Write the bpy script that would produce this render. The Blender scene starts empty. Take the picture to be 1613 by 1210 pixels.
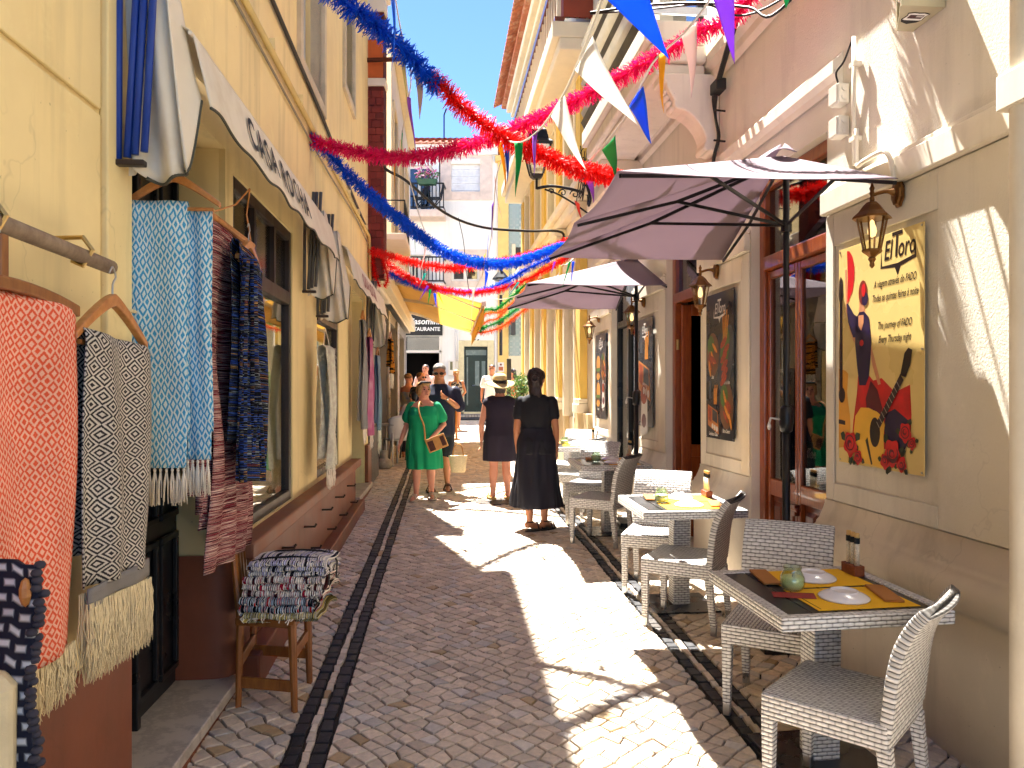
import bpy, bmesh, math, random
import numpy as np
from mathutils import Vector, Matrix, Euler, noise as mnoise

R = math.radians
PI = math.pi
rng = random.Random(7)
scene = bpy.context.scene
col = scene.collection

# ------------------------------------------------------------------ camera, sky, sun, exposure
FPX = 1242.0                      # focal length in photo pixels
cam_d = bpy.data.cameras.new("camera")
cam = bpy.data.objects.new("camera", cam_d)
col.objects.link(cam)
cam.location = (0, 0, 1.65)
cam.rotation_euler = (R(90), 0, 0)
cam_d.sensor_width = 36
cam_d.lens = 36 * FPX / 1613
cam_d.shift_y = 10 / 1613
cam_d.clip_start = 0.05
cam_d.clip_end = 2000
scene.camera = cam

SUN_DIR = Vector((0.175, -0.46, -1.0)).normalized()
world = bpy.data.worlds.new("World")
scene.world = world
world.use_nodes = True
wn = world.node_tree.nodes
bg = wn["Background"]
sky = wn.new("ShaderNodeTexSky")
sky.sky_type = 'NISHITA'
sky.sun_disc = False
sky.sun_elevation = math.asin(-SUN_DIR.z)
sky.sun_rotation = math.atan2(-SUN_DIR.x, -SUN_DIR.y)
sky.altitude = 300
sky.air_density = 0.45
sky.dust_density = 0.0
sky.ozone_density = 8.0
world.node_tree.links.new(sky.outputs[0], bg.inputs[0])
bg.inputs[1].default_value = 0.055
sun_d = bpy.data.lights.new("sun", 'SUN')
sun_d.energy = 3.3
sun_d.angle = R(0.5)
sun_d.color = (1.0, 0.95, 0.87)
sun = bpy.data.objects.new("sun", sun_d)
col.objects.link(sun)
sun.rotation_euler = SUN_DIR.to_track_quat('-Z', 'Y').to_euler()
sun.location = (-5, 12, 25)

scene.view_settings.view_transform = 'Standard'
scene.view_settings.look = 'None'
scene.view_settings.gamma = 1.0
scene.view_settings.exposure = 3.3
scene.view_settings.use_curve_mapping = False
scene.render.engine = 'CYCLES'
scene.cycles.use_denoising = True
scene.cycles.use_adaptive_sampling = True
scene.cycles.adaptive_threshold = 0.02
scene.cycles.max_bounces = 10
scene.cycles.diffuse_bounces = 5
scene.cycles.glossy_bounces = 3
scene.cycles.transparent_max_bounces = 8
scene.cycles.sample_clamp_indirect = 12
scene.cycles.caustics_reflective = False
scene.cycles.caustics_refractive = False

# ------------------------------------------------------------------ place frames
def g(y):                         # the street climbs gently away from the camera
    return 0.0258 * min(y, 27.0)
def LW(s, o, z):                  # left facade: s along the street, o out of the wall
    return Vector((-1.132 - 0.082 * s + o * 0.9967, s + o * 0.0817, z))
def RW(s, o, z):                  # right facade
    return Vector((2.262 - 0.092 * s - o * 0.9958, s - o * 0.0916, z))
def XL(y): return -1.132 - 0.082 * y
def XR(y): return 2.262 - 0.092 * y
def FW(x, o, z):                  # far facade across the end of the street
    return Vector((x, 28.5 - o, z))
def at(px, py, y):                # measured point at a chosen distance
    return Vector(((px - 806.5) / FPX * y, y, 1.65 + (615 - py) / FPX * y))

def lin(h):
    h = h.lstrip('#')
    out = []
    for i in (0, 2, 4):
        c = int(h[i:i + 2], 16) / 255
        out.append(c / 12.92 if c <= 0.04045 else ((c + 0.055) / 1.055) ** 2.4)
    return tuple(out)

# ------------------------------------------------------------------ materials
MATS = {}
class NT:
    def __init__(s, name):
        s.m = bpy.data.materials.new(name)
        s.m.use_nodes = True
        s.n = s.m.node_tree.nodes
        s.l = s.m.node_tree.links
        s.b = s.n["Principled BSDF"]
        s.out = s.n["Material Output"]
    def new(s, t, **kw):
        n = s.n.new(t)
        for k, v in kw.items():
            setattr(n, k, v)
        return n
    def link(s, a, b): s.l.new(a, b)
    def val(s, sock, v):
        if hasattr(v, 'links') or isinstance(v, bpy.types.NodeSocket): s.l.new(v, sock)
        else: sock.default_value = v
    def math(s, op, a, b=None, c=None, clamp=False):
        n = s.new('ShaderNodeMath', operation=op, use_clamp=clamp)
        s.val(n.inputs[0], a)
        if b is not None: s.val(n.inputs[1], b)
        if c is not None: s.val(n.inputs[2], c)
        return n.outputs[0]
    def mix(s, fac, a, b, mode='MIX'):
        n = s.new('ShaderNodeMix', data_type='RGBA', blend_type=mode)
        s.val(n.inputs[0], fac)
        for sock, v in ((n.inputs[6], a), (n.inputs[7], b)):
            if isinstance(v, bpy.types.NodeSocket): s.l.new(v, sock)
            else: sock.default_value = (*v[:3], 1)
        return n.outputs[2]
    def noise(s, vec, scale, detail=3, rough=0.55):
        n = s.new('ShaderNodeTexNoise')
        if vec is not None: s.l.new(vec, n.inputs['Vector'])
        n.inputs['Scale'].default_value = scale
        n.inputs['Detail'].default_value = detail
        n.inputs['Roughness'].default_value = rough
        return n
    def ramp(s, fac, stops, interp='LINEAR'):
        n = s.new('ShaderNodeValToRGB')
        n.color_ramp.interpolation = interp
        e = n.color_ramp.elements
        while len(e) > 1: e.remove(e[0])
        e[0].position = stops[0][0]; e[0].color = (*stops[0][1], 1)
        for p, c in stops[1:]:
            x = e.new(p); x.color = (*c, 1)
        s.l.new(fac, n.inputs[0])
        return n.outputs[0]
    def maprange(s, v, a, b, c=0.0, d=1.0):
        n = s.new('ShaderNodeMapRange')
        s.l.new(v, n.inputs[0])
        for i, x in enumerate((a, b, c, d)): n.inputs[i + 1].default_value = x
        return n.outputs[0]
    def bump(s, h, strength, dist=0.01):
        n = s.new('ShaderNodeBump')
        n.inputs['Strength'].default_value = strength
        n.inputs['Distance'].default_value = dist
        s.l.new(h, n.inputs['Height'])
        s.l.new(n.outputs[0], s.b.inputs['Normal'])
        return n
    def coord(s, k='Object'):
        return s.new('ShaderNodeTexCoord').outputs[k]

def sc3(c, k): return tuple(min(0.95, max(0.0, x * k)) for x in c)

def M(name, c, rough=0.7, metal=0.0, var=0.12, vs=5.0, bump=0.15, bs=70.0, bd=0.004, stain=None, spec=0.35,
      coat=0.0, rnd=0.0, transl=0.0, emis=None, weather=0.0):
    if name in MATS: return MATS[name]
    if isinstance(c, str): c = lin(c)
    t = NT(name)
    co = t.coord()
    n = t.noise(co, vs, 4)
    f = t.maprange(n.outputs[0], 0.3, 0.7)
    out = t.mix(f, sc3(c, 1 - var), sc3(c, 1 + var))
    if stain:
        sc_, amt, scol = stain
        n2 = t.noise(co, sc_, 6, 0.65)
        f2 = t.maprange(n2.outputs[0], 0.5, 0.72, 0, amt)
        out = t.mix(f2, out, scol)
    if weather:
        mp = t.new('ShaderNodeMapping'); mp.inputs['Scale'].default_value = (5.0, 5.0, 0.45)
        t.link(co, mp.inputs[0])
        n3 = t.noise(mp.outputs[0], 1.0, 6, 0.6)                 # long rain streaks
        out = t.mix(t.maprange(n3.outputs[0], 0.52, 0.75, 0, 0.5 * weather), out, sc3(c, 0.62))
        n4 = t.noise(co, 2.7, 8, 0.75)                            # blotches of old paint
        out = t.mix(t.maprange(n4.outputs[0], 0.56, 0.66, 0, 0.30 * weather), out, sc3(c, 1.16))
        vo = t.new('ShaderNodeTexVoronoi'); vo.feature = 'DISTANCE_TO_EDGE'
        wv = t.noise(co, 4, 3)
        vadd = t.new('ShaderNodeVectorMath', operation='ADD')
        vsc = t.new('ShaderNodeVectorMath', operation='SCALE'); vsc.inputs['Scale'].default_value = 0.35
        t.link(wv.outputs['Color'], vsc.inputs[0]); t.link(co, vadd.inputs[0]); t.link(vsc.outputs[0], vadd.inputs[1])
        t.link(vadd.outputs[0], vo.inputs['Vector']); vo.inputs['Scale'].default_value = 1.1
        mk = t.noise(co, 0.8, 2)
        cr_f = t.math('MULTIPLY', t.maprange(vo.outputs['Distance'], 0.0, 0.006, 1, 0), t.maprange(mk.outputs[0], 0.55, 0.62))
        out = t.mix(t.math('MULTIPLY', cr_f, 0.16 * weather), out, sc3(c, 0.4))
        sp_ = t.noise(co, 45, 2)                                  # chips and specks
        out = t.mix(t.maprange(sp_.outputs[0], 0.74, 0.78, 0, 0.5 * weather), out, sc3(c, 0.5))
    if rnd:
        oi = t.new('ShaderNodeObjectInfo')
        k = t.maprange(oi.outputs['Random'], 0, 1, 1 - rnd, 1 + rnd)
        cc = t.new('ShaderNodeCombineColor')
        for i in range(3): t.link(k, cc.inputs[i])
        out = t.mix(1.0, out, cc.outputs[0], 'MULTIPLY')
    t.link(out, t.b.inputs['Base Color'])
    rn = t.maprange(n.outputs[0], 0.3, 0.7, max(0.02, rough - 0.07), min(1, rough + 0.07))
    t.link(rn, t.b.inputs['Roughness'])
    t.b.inputs['Metallic'].default_value = metal
    t.b.inputs['Specular IOR Level'].default_value = spec
    if coat: t.b.inputs['Coat Weight'].default_value = coat
    if bump:
        nb = t.noise(co, bs, 5, 0.6)
        t.bump(nb.outputs[0], bump, bd)
    if emis:
        t.b.inputs['Emission Color'].default_value = (*emis[0], 1)
        t.b.inputs['Emission Strength'].default_value = emis[1]
    if transl:
        tr = t.new('ShaderNodeBsdfTranslucent')
        t.link(out, tr.inputs[0])
        mx = t.new('ShaderNodeMixShader')
        mx.inputs[0].default_value = transl
        t.link(t.b.outputs[0], mx.inputs[1]); t.link(tr.outputs[0], mx.inputs[2])
        t.link(mx.outputs[0], t.out.inputs[0])
    MATS[name] = t.m
    return t.m

def glass_mat(name, tint=(0.9, 0.95, 0.94), refl=0.08, rough=0.01):
    if name in MATS: return MATS[name]
    t = NT(name)
    tr = t.new('ShaderNodeBsdfTransparent'); tr.inputs[0].default_value = (*tint, 1)
    gl = t.new('ShaderNodeBsdfGlossy'); gl.inputs['Roughness'].default_value = rough
    lw = t.new('ShaderNodeLayerWeight'); lw.inputs[0].default_value = 0.5
    f = t.math('ADD', t.math('MULTIPLY', t.math('POWER', lw.outputs['Facing'], 4.0), 0.9), refl, clamp=True)
    mx = t.new('ShaderNodeMixShader')
    t.link(f, mx.inputs[0]); t.link(tr.outputs[0], mx.inputs[1]); t.link(gl.outputs[0], mx.inputs[2])
    t.link(mx.outputs[0], t.out.inputs[0])
    MATS[name] = t.m
    return t.m

def uvs(t):
    sp = t.new('ShaderNodeSeparateXYZ')
    t.link(t.coord('UV'), sp.inputs[0])
    return sp.outputs[0], sp.outputs[1]

def diamond_mat(name, ca, cb, du, dv, rings=3.0, fuzz=0.25):
    """woven blanket with concentric diamonds; uv in metres"""
    if name in MATS: return MATS[name]
    if isinstance(ca, str): ca = lin(ca)
    if isinstance(cb, str): cb = lin(cb)
    t = NT(name)
    u, v = uvs(t)
    nz = t.noise(t.coord('UV'), 14, 2)
    u2 = t.math('ADD', u, t.math('MULTIPLY', t.math('SUBTRACT', nz.outputs[0], 0.5), 0.010))
    nw = t.new('ShaderNodeSeparateColor'); t.link(t.noise(t.coord('UV'), 3.5, 2).outputs['Color'], nw.inputs[0])
    u2 = t.math('ADD', u2, t.math('MULTIPLY', t.math('SUBTRACT', nw.outputs[0], 0.5), 0.05))
    v2 = t.math('ADD', v, t.math('MULTIPLY', t.math('SUBTRACT', nw.outputs[1], 0.5), 0.05))
    a = t.math('PINGPONG', t.math('DIVIDE', u2, du), 1.0)
    b = t.math('PINGPONG', t.math('DIVIDE', v2, dv), 1.0)
    d = t.math('ADD', a, b)
    w = t.math('SINE', t.math('MULTIPLY', d, PI * rings))
    fine = t.noise(t.coord('UV'), 360, 2)
    w2 = t.math('ADD', w, t.math('MULTIPLY', t.math('SUBTRACT', fine.outputs[0], 0.5), 2.6 * fuzz * 4))
    f = t.maprange(w2, -0.45, 0.45)
    big = t.noise(t.coord('UV'), 5, 3)
    c0 = t.mix(f, ca, cb)
    k = t.mix(t.maprange(big.outputs[0], 0.3, 0.7), (0.86, 0.86, 0.86), (1.1, 1.1, 1.1))
    t.link(t.mix(1.0, c0, k, 'MULTIPLY'), t.b.inputs['Base Color'])
    t.b.inputs['Roughness'].default_value = 0.95
    t.b.inputs['Specular IOR Level'].default_value = 0.1
    h = t.math('ADD', t.math('MULTIPLY', w, 0.3), fine.outputs[0])
    t.bump(h, 0.6, 0.003)
    MATS[name] = t.m
    return t.m

def stripe_mat(name, stops, scale, seed=0.0, wob=0.02, thread=0.0, interp='CONSTANT'):
    """rag rug: bands of colour across v (uv in metres)"""
    if name in MATS: return MATS[name]
    t = NT(name)
    u, v = uvs(t)
    cb = t.new('ShaderNodeCombineXYZ')
    t.link(t.math('MULTIPLY', u, 1.2), cb.inputs[0])
    t.link(t.math('ADD', t.math('MULTIPLY', v, scale), seed), cb.inputs[1])
    n = t.noise(cb.outputs[0], 1.0, 2, 0.7)
    base = t.ramp(n.outputs[0], stops, interp)
    rows = t.math('SINE', t.math('MULTIPLY', v, 2 * PI / 0.011))
    fine = t.noise(t.coord('UV'), 180, 2)
    k = t.mix(t.maprange(t.math('ADD', rows, t.math('MULTIPLY', fine.outputs[0], 2.0)), -0.8, 1.8), (0.45, 0.45, 0.45), (1.1, 1.1, 1.1))
    t.link(t.mix(1.0, base, k, 'MULTIPLY'), t.b.inputs['Base Color'])
    t.b.inputs['Roughness'].default_value = 0.95
    t.b.inputs['Specular IOR Level'].default_value = 0.1
    t.bump(t.math('ADD', rows, fine.outputs[0]), 0.7, 0.004)
    MATS[name] = t.m
    return t.m

def brick_mat(name, c1, c2, mortar, bw, bh, ms, rough=0.6, bumps=0.8, offs=0.5, coordk='UV', metal=0.0, dist=0.004, squash=1.0):
    if name in MATS: return MATS[name]
    t = NT(name)
    n = t.new('ShaderNodeTexBrick')
    n.offset = offs
    t.link(t.coord(coordk), n.inputs['Vector'])
    n.inputs['Color1'].default_value = (*c1, 1)
    n.inputs['Color2'].default_value = (*c2, 1)
    n.inputs['Mortar'].default_value = (*mortar, 1)
    n.inputs['Scale'].default_value = 1.0
    n.inputs['Mortar Size'].default_value = ms
    n.inputs['Mortar Smooth'].default_value = 0.6
    n.inputs['Brick Width'].default_value = bw
    n.inputs['Row Height'].default_value = bh
    fine = t.noise(t.coord('Object'), 9, 4)
    k = t.mix(t.maprange(fine.outputs[0], 0.3, 0.7), (0.82, 0.82, 0.82), (1.12, 1.12, 1.12))
    t.link(t.mix(1.0, n.outputs[0], k, 'MULTIPLY'), t.b.inputs['Base Color'])
    t.b.inputs['Roughness'].default_value = rough
    t.b.inputs['Metallic'].default_value = metal
    inv = t.math('SUBTRACT', 1.0, n.outputs['Fac'])
    t.bump(inv, bumps, dist)
    MATS[name] = t.m
    return t.m

def wicker_mat(name, lo, hi, dark, rw=.044, rh=.0165):
    t = NT(name)
    u, v = uvs(t)
    vv = t.math('DIVIDE', v, rh)
    row = t.math('FLOOR', vv)
    fv = t.math('FRACT', vv)
    par = t.math('MULTIPLY', t.math('FRACT', t.math('MULTIPLY', row, .5)), 1.0)
    uu = t.math('ADD', t.math('DIVIDE', u, rw), par)
    fu = t.math('FRACT', uu)
    sv = t.math('SINE', t.math('MULTIPLY', fv, PI))
    su = t.math('SINE', t.math('MULTIPLY', fu, PI))
    h = t.math('MULTIPLY', t.math('POWER', sv, .6), t.math('ADD', .35, t.math('MULTIPLY', t.math('POWER', su, .55), .65)))
    nz = t.noise(t.coord('UV'), 40, 3); fine = t.noise(t.coord('UV'), 260, 2)
    c = t.ramp(h, [(.20, dark), (.42, lo), (.74, hi)])  # shade of the gaps and strand highlights put into the colour by height
    c = t.mix(1.0, c, t.mix(t.maprange(nz.outputs[0], .3, .7), (.78, .78, .78), (1.12, 1.12, 1.12)), 'MULTIPLY')
    t.link(c, t.b.inputs['Base Color'])
    t.b.inputs['Roughness'].default_value = .48
    t.bump(t.math('ADD', h, t.math('MULTIPLY', fine.outputs[0], .06)), 1.0, .006)
    MATS[name] = t.m
    return t.m

def wood_mat(name, c1, c2, rough=0.45, scale=(3, 3, 0.35), bump=0.15, coat=0.15):
    if name in MATS: return MATS[name]
    if isinstance(c1, str): c1 = lin(c1)
    if isinstance(c2, str): c2 = lin(c2)
    t = NT(name)
    mp = t.new('ShaderNodeMapping')
    mp.inputs['Scale'].default_value = scale
    t.link(t.coord(), mp.inputs[0])
    n = t.noise(mp.outputs[0], 14, 5, 0.65)
    n2 = t.noise(t.coord(), 3, 3)
    c = t.mix(t.maprange(n.outputs[0], 0.32, 0.68), c1, c2)
    c = t.mix(1.0, c, t.mix(n2.outputs[0], (0.75, 0.75, 0.75), (1.2, 1.2, 1.2)), 'MULTIPLY')
    t.link(c, t.b.inputs['Base Color'])
    t.b.inputs['Roughness'].default_value = rough
    t.b.inputs['Coat Weight'].default_value = coat
    t.bump(n.outputs[0], bump, 0.003)
    MATS[name] = t.m
    return t.m

# ------------------------------------------------------------------ mesh builder
IDN = lambda x, y, z: Vector((x, y, z))
class MB:
    def __init__(s, T=None):
        s.raw = []; s.v = []; s.f = []; s.T = T; s.uvc = None; s.fc = []
    def p(s, x, y=None, z=None):
        if y is None: x, y, z = x
        s.raw.append((x, y, z))
        s.v.append(Vector(s.T(x, y, z)) if s.T else Vector((x, y, z)))
        return len(s.v) - 1
    def face(s, idx): s.f.append(tuple(idx))
    def quad(s, a, b, c, d): s.f.append((s.p(a), s.p(b), s.p(c), s.p(d))); return s
    def poly(s, pts): s.f.append(tuple(s.p(q) for q in pts)); return s
    def box(s, x0, x1, y0, y1, z0, z1):
        if x0 > x1: x0, x1 = x1, x0
        if y0 > y1: y0, y1 = y1, y0
        if z0 > z1: z0, z1 = z1, z0
        i = [s.p(x, y, z) for z in (z0, z1) for y in (y0, y1) for x in (x0, x1)]
        for q in ((0, 2, 3, 1), (4, 5, 7, 6), (0, 1, 5, 4), (2, 6, 7, 3), (0, 4, 6, 2), (1, 3, 7, 5)):
            s.f.append(tuple(i[k] for k in q))
        return s
    def hexa(s, b4, t4):
        i = [s.p(q) for q in b4] + [s.p(q) for q in t4]
        s.f += [(i[3], i[2], i[1], i[0]), (i[4], i[5], i[6], i[7])]
        for k in range(4):
            j = (k + 1) % 4
            s.f.append((i[k], i[j], i[4 + j], i[4 + k]))
        return s
    def bar(s, a, b, w, h, up=(0, 0, 1)):
        a = Vector(a); b = Vector(b); d = (b - a).normalized(); up = Vector(up)
        x = d.cross(up)
        if x.length < 1e-4: x = d.cross(Vector((1, 0, 0)))
        x.normalize(); y = x.cross(d).normalized()
        x *= w / 2; y *= h / 2
        return s.hexa([a - x - y, a + x - y, a + x + y, a - x + y], [b - x - y, b + x - y, b + x + y, b - x + y])
    def loft(s, rings, cap=True, closed=True):
        """rings: lists of points"""
        ids = [[s.p(q) for q in r] for r in rings]
        n = len(ids[0])
        for a, b in zip(ids, ids[1:]):
            for k in range(n if closed else n - 1):
                j = (k + 1) % n
                s.f.append((a[k], a[j], b[j], b[k]))
        if cap and closed:
            s.f.append(tuple(reversed(ids[0]))); s.f.append(tuple(ids[-1]))
        return s
    def tube(s, path, r, n=8, cap=True):
        path = [Vector(q) for q in path]
        rr = r if isinstance(r, (list, tuple)) else [r] * len(path)
        rings = []
        t0 = (path[1] - path[0]).normalized()
        ref = Vector((0, 0, 1)) if abs(t0.z) < 0.9 else Vector((1, 0, 0))
        nx = t0.cross(ref).normalized()
        for i, q in enumerate(path):
            if i == 0: t = t0
            elif i == len(path) - 1: t = (path[i] - path[i - 1]).normalized()
            else: t = ((path[i + 1] - q).normalized() + (q - path[i - 1]).normalized()).normalized()
            nx = (nx - t * nx.dot(t))
            if nx.length < 1e-5: nx = t.orthogonal()
            nx.normalize()
            ny = t.cross(nx)
            rings.append([q + (nx * math.cos(2 * PI * k / n) + ny * math.sin(2 * PI * k / n)) * rr[i] for k in range(n)])
        return s.loft(rings, cap)
    def lathe(s, prof, c=(0, 0, 0), n=20, axis='z'):
        rings = []
        for r, h in prof:
            ring = []
            for k in range(n):
                a = 2 * PI * k / n
                q = (c[0] + r * math.cos(a), c[1] + r * math.sin(a), c[2] + h)
                ring.append(q)
            rings.append(ring)
        return s.loft(rings, True)
    def ell(s, c, r, n=14, m=9, rot=None):
        rings = []
        c = Vector(c)
        for i in range(m + 1):
            ph = -PI / 2 + PI * i / m
            cr = max(math.cos(ph), 0.02)
            ring = []
            for k in range(n):
                a = 2 * PI * k / n
                q = Vector((r[0] * cr * math.cos(a), r[1] * cr * math.sin(a), r[2] * math.sin(ph)))
                if rot is not None: q = rot @ q
                ring.append(c + q)
            rings.append(ring)
        return s.loft(rings, True)
    def prism(s, pts, fn):
        """pts: 2D outline; fn(u, v, k) gives the 3D point on layer k (0/1)"""
        n = len(pts)
        a = [s.p(fn(u, v, 0)) for u, v in pts]
        b = [s.p(fn(u, v, 1)) for u, v in pts]
        s.f.append(tuple(reversed(a))); s.f.append(tuple(b))
        for k in range(n):
            j = (k + 1) % n
            s.f.append((a[k], a[j], b[j], b[k]))
        return s
    def grid(s, fn, nu, nv, uvfn=None):
        ids = []
        if uvfn is not None and s.uvc is None: s.uvc = {}
        for i in range(nu + 1):
            row = []
            for j in range(nv + 1):
                k = s.p(fn(i / nu, j / nv))
                if uvfn: s.uvc[k] = uvfn(i / nu, j / nv)
                row.append(k)
            ids.append(row)
        for i in range(nu):
            for j in range(nv):
                s.f.append((ids[i][j], ids[i + 1][j], ids[i + 1][j + 1], ids[i][j + 1]))
        return s

WM = {}                            # world matrices of empties
def wmat(o):
    if o is None: return Matrix.Identity(4)
    return WM[o.name]
def put(o, loc=(0, 0, 0), rz=0.0, parent=None):
    m = Matrix.Translation(Vector(loc)) @ Matrix.Rotation(rz, 4, 'Z')
    if parent is None:
        o.location = loc; o.rotation_euler = (0, 0, rz); WM[o.name] = m
    return o
def tag(o, label, cat, group=None, kind=None):
    if label: o['label'] = label
    if cat: o['category'] = cat
    if group: o['group'] = group
    if kind: o['kind'] = kind
    return o
def thing(name, label, cat, loc=(0, 0, 0), rz=0.0, group=None):
    o = bpy.data.objects.new(name, None)
    o.empty_display_size = 0.1
    col.objects.link(o)
    put(o, loc, rz)
    return tag(o, label, cat, group)

def build(name, mb, mat, parent=None, smooth=False, bevel=0.0, solid=0.0, local=False, fix=True, kind=None, subsurf=0, label=None):
    """links the builder's shapes as ONE mesh object; points are world unless local"""
    me = bpy.data.meshes.new(name)
    vs = mb.v
    if parent is not None and not local:
        inv = wmat(parent).inverted()
        vs = [inv @ q for q in vs]
        wm = wmat(parent)
    else:
        wm = wmat(parent)
    me.from_pydata([tuple(q) for q in vs], [], mb.f)
    if fix and len(mb.f) < 60000:
        bm = bmesh.new(); bm.from_mesh(me)
        bmesh.ops.recalc_face_normals(bm, faces=bm.faces)
        bm.to_mesh(me); bm.free()
    uv = me.uv_layers.new(name="UVMap")
    raw = mb.raw
    dat = np.zeros(len(me.loops) * 2, dtype=np.float32)
    for p in me.polygons:
        vi = p.vertices
        ax = None
        if mb.uvc is None or vi[0] not in mb.uvc:
            a = Vector(raw[vi[0]]); b = Vector(raw[vi[1]]); c = Vector(raw[vi[2]])
            nn = (b - a).cross(c - a)
            ax = max(range(3), key=lambda k: abs(nn[k]))
        for li in p.loop_indices:
            k = me.loops[li].vertex_index
            if ax is None: q = mb.uvc[k]
            else:
                r_ = raw[k]
                q = (r_[1], r_[2]) if ax == 0 else ((r_[0], r_[2]) if ax == 1 else (r_[0], r_[1]))
            dat[2 * li] = q[0]; dat[2 * li + 1] = q[1]
    uv.data.foreach_set('uv', dat)
    if smooth: me.polygons.foreach_set('use_smooth', [True] * len(me.polygons))
    me.materials.append(mat)
    o = bpy.data.objects.new(name, me)
    col.objects.link(o)
    if parent is not None: o.parent = parent
    WM[o.name] = wm.copy()
    if solid:
        md = o.modifiers.new('thickness', 'SOLIDIFY'); md.thickness = solid; md.offset = 0
    if bevel:
        md = o.modifiers.new('bevel', 'BEVEL'); md.width = bevel; md.segments = 2; md.limit_method = 'ANGLE'
        md.angle_limit = R(40)
    if subsurf:
        md = o.modifiers.new('smooth', 'SUBSURF'); md.levels = subsurf; md.render_levels = subsurf
    if kind: o['kind'] = kind
    if label: o['label'] = label
    return o

def copy_tree(o, parent=None):
    c = o.copy(); col.objects.link(c)
    WM[c.name] = WM.get(o.name, Matrix.Identity(4)).copy()
    if parent is not None: c.parent = parent
    for ch in o.children: copy_tree(ch, c)
    return c

def crom(pts, n):
    """smooth curve through points"""
    P = [Vector(q) for q in pts]
    P = [P[0] * 2 - P[1]] + P + [P[-1] * 2 - P[-2]]
    out = []
    segs = len(P) - 3
    for i in range(segs):
        a, b, c, d = P[i:i + 4]
        k = max(1, n // segs)
        for j in range(k):
            t = j / k
            out.append(0.5 * ((2 * b) + (c - a) * t + (2 * a - 5 * b + 4 * c - d) * t * t + (3 * b - a - 3 * c + d) * t ** 3))
    out.append(P[-2])
    return out

_txt_cache = {}
def text_mesh(body, size=1.0, shear=0.0, offset=0.0, align='CENTER', spacing=1.0):
    """2-D outline of lettering as (verts, faces)"""
    key = (body, size, shear, offset, align, spacing)
    if key in _txt_cache: return _txt_cache[key]
    cu = bpy.data.curves.new('lettering', 'FONT')
    cu.body = body; cu.size = size; cu.shear = shear; cu.offset = offset; cu.align_x = align; cu.align_y = 'CENTER'
    cu.space_character = spacing
    cu.resolution_u = 3
    o = bpy.data.objects.new('lettering_tmp', cu); col.objects.link(o)
    dg = bpy.context.evaluated_depsgraph_get()
    me = bpy.data.meshes.new_from_object(o.evaluated_get(dg))
    r = ([tuple(v.co) for v in me.vertices], [tuple(p.vertices) for p in me.polygons])
    bpy.data.objects.remove(o); bpy.data.meshes.remove(me); bpy.data.curves.remove(cu)
    _txt_cache[key] = r
    return r
def add_text(mb, fn, body, size, x=0.0, y=0.0, sx=1.0, **kw):
    vs, fs = text_mesh(body, size, **kw)
    b = len(mb.v)
    for v in vs: mb.p(fn(x + v[0] * sx, y + v[1]))
    for f in fs: mb.f.append(tuple(b + k for k in f))

def remesh_obj(name, mb, mat, parent, voxel, smooth_it=4, fac=0.5, disp=None, local=True):
    """one continuous surface grown over the overlapping shapes of the builder"""
    me = bpy.data.meshes.new('tmp')
    me.from_pydata([tuple(q) for q in mb.v], [], mb.f)
    bm = bmesh.new(); bm.from_mesh(me); bmesh.ops.recalc_face_normals(bm, faces=bm.faces); bm.to_mesh(me); bm.free()
    t = bpy.data.objects.new('tmp', me); col.objects.link(t)
    md = t.modifiers.new('r', 'REMESH'); md.mode = 'VOXEL'; md.voxel_size = voxel
    if smooth_it:
        sm = t.modifiers.new('s', 'SMOOTH'); sm.iterations = smooth_it; sm.factor = fac
    dg = bpy.context.evaluated_depsgraph_get()
    out = bpy.data.meshes.new_from_object(t.evaluated_get(dg))
    bpy.data.objects.remove(t); bpy.data.meshes.remove(me)
    out.name = name
    if disp:
        n = len(out.vertices)
        co = np.empty(n * 3); out.vertices.foreach_get('co', co); co = co.reshape(-1, 3)
        no = np.empty(n * 3); out.vertices.foreach_get('normal', no); no = no.reshape(-1, 3)
        co2 = disp(co, no)
        out.vertices.foreach_set('co', co2.ravel()); out.update()
    out.polygons.foreach_set('use_smooth', [True] * len(out.polygons))
    out.materials.clear(); out.materials.append(mat)
    o = bpy.data.objects.new(name, out); col.objects.link(o)
    o.parent = parent
    WM[o.name] = wmat(parent).copy()
    return o
# ------------------------------------------------------------------ ground and paving
def ground_mat():
    t = NT('packed_ground')
    co = t.coord()
    n = t.noise(co, 3, 5)
    n2 = t.noise(co, 60, 4)
    c = t.mix(n.outputs[0], (0.10, 0.085, 0.07), (0.17, 0.145, 0.12))
    t.link(c, t.b.inputs['Base Color']); t.b.inputs['Roughness'].default_value = 0.95
    t.bump(n2.outputs[0], 0.5, 0.01)
    return t.m
mb = MB()
ys = [-6, 0, 6, 12, 18, 24, 27, 60, 200, 900]
for a, b in zip(ys, ys[1:]):
    w = 400 if b > 100 else 60
    mb.quad((-w, a, g(a) - 0.03), (w, a, g(a) - 0.03), (w, b, g(b) - 0.03), (-w, b, g(b) - 0.03))
ground = build('ground', mb, ground_mat(), fix=False)
tag(ground, 'dusty ground below the paved lane and houses', None, kind='structure')

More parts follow.
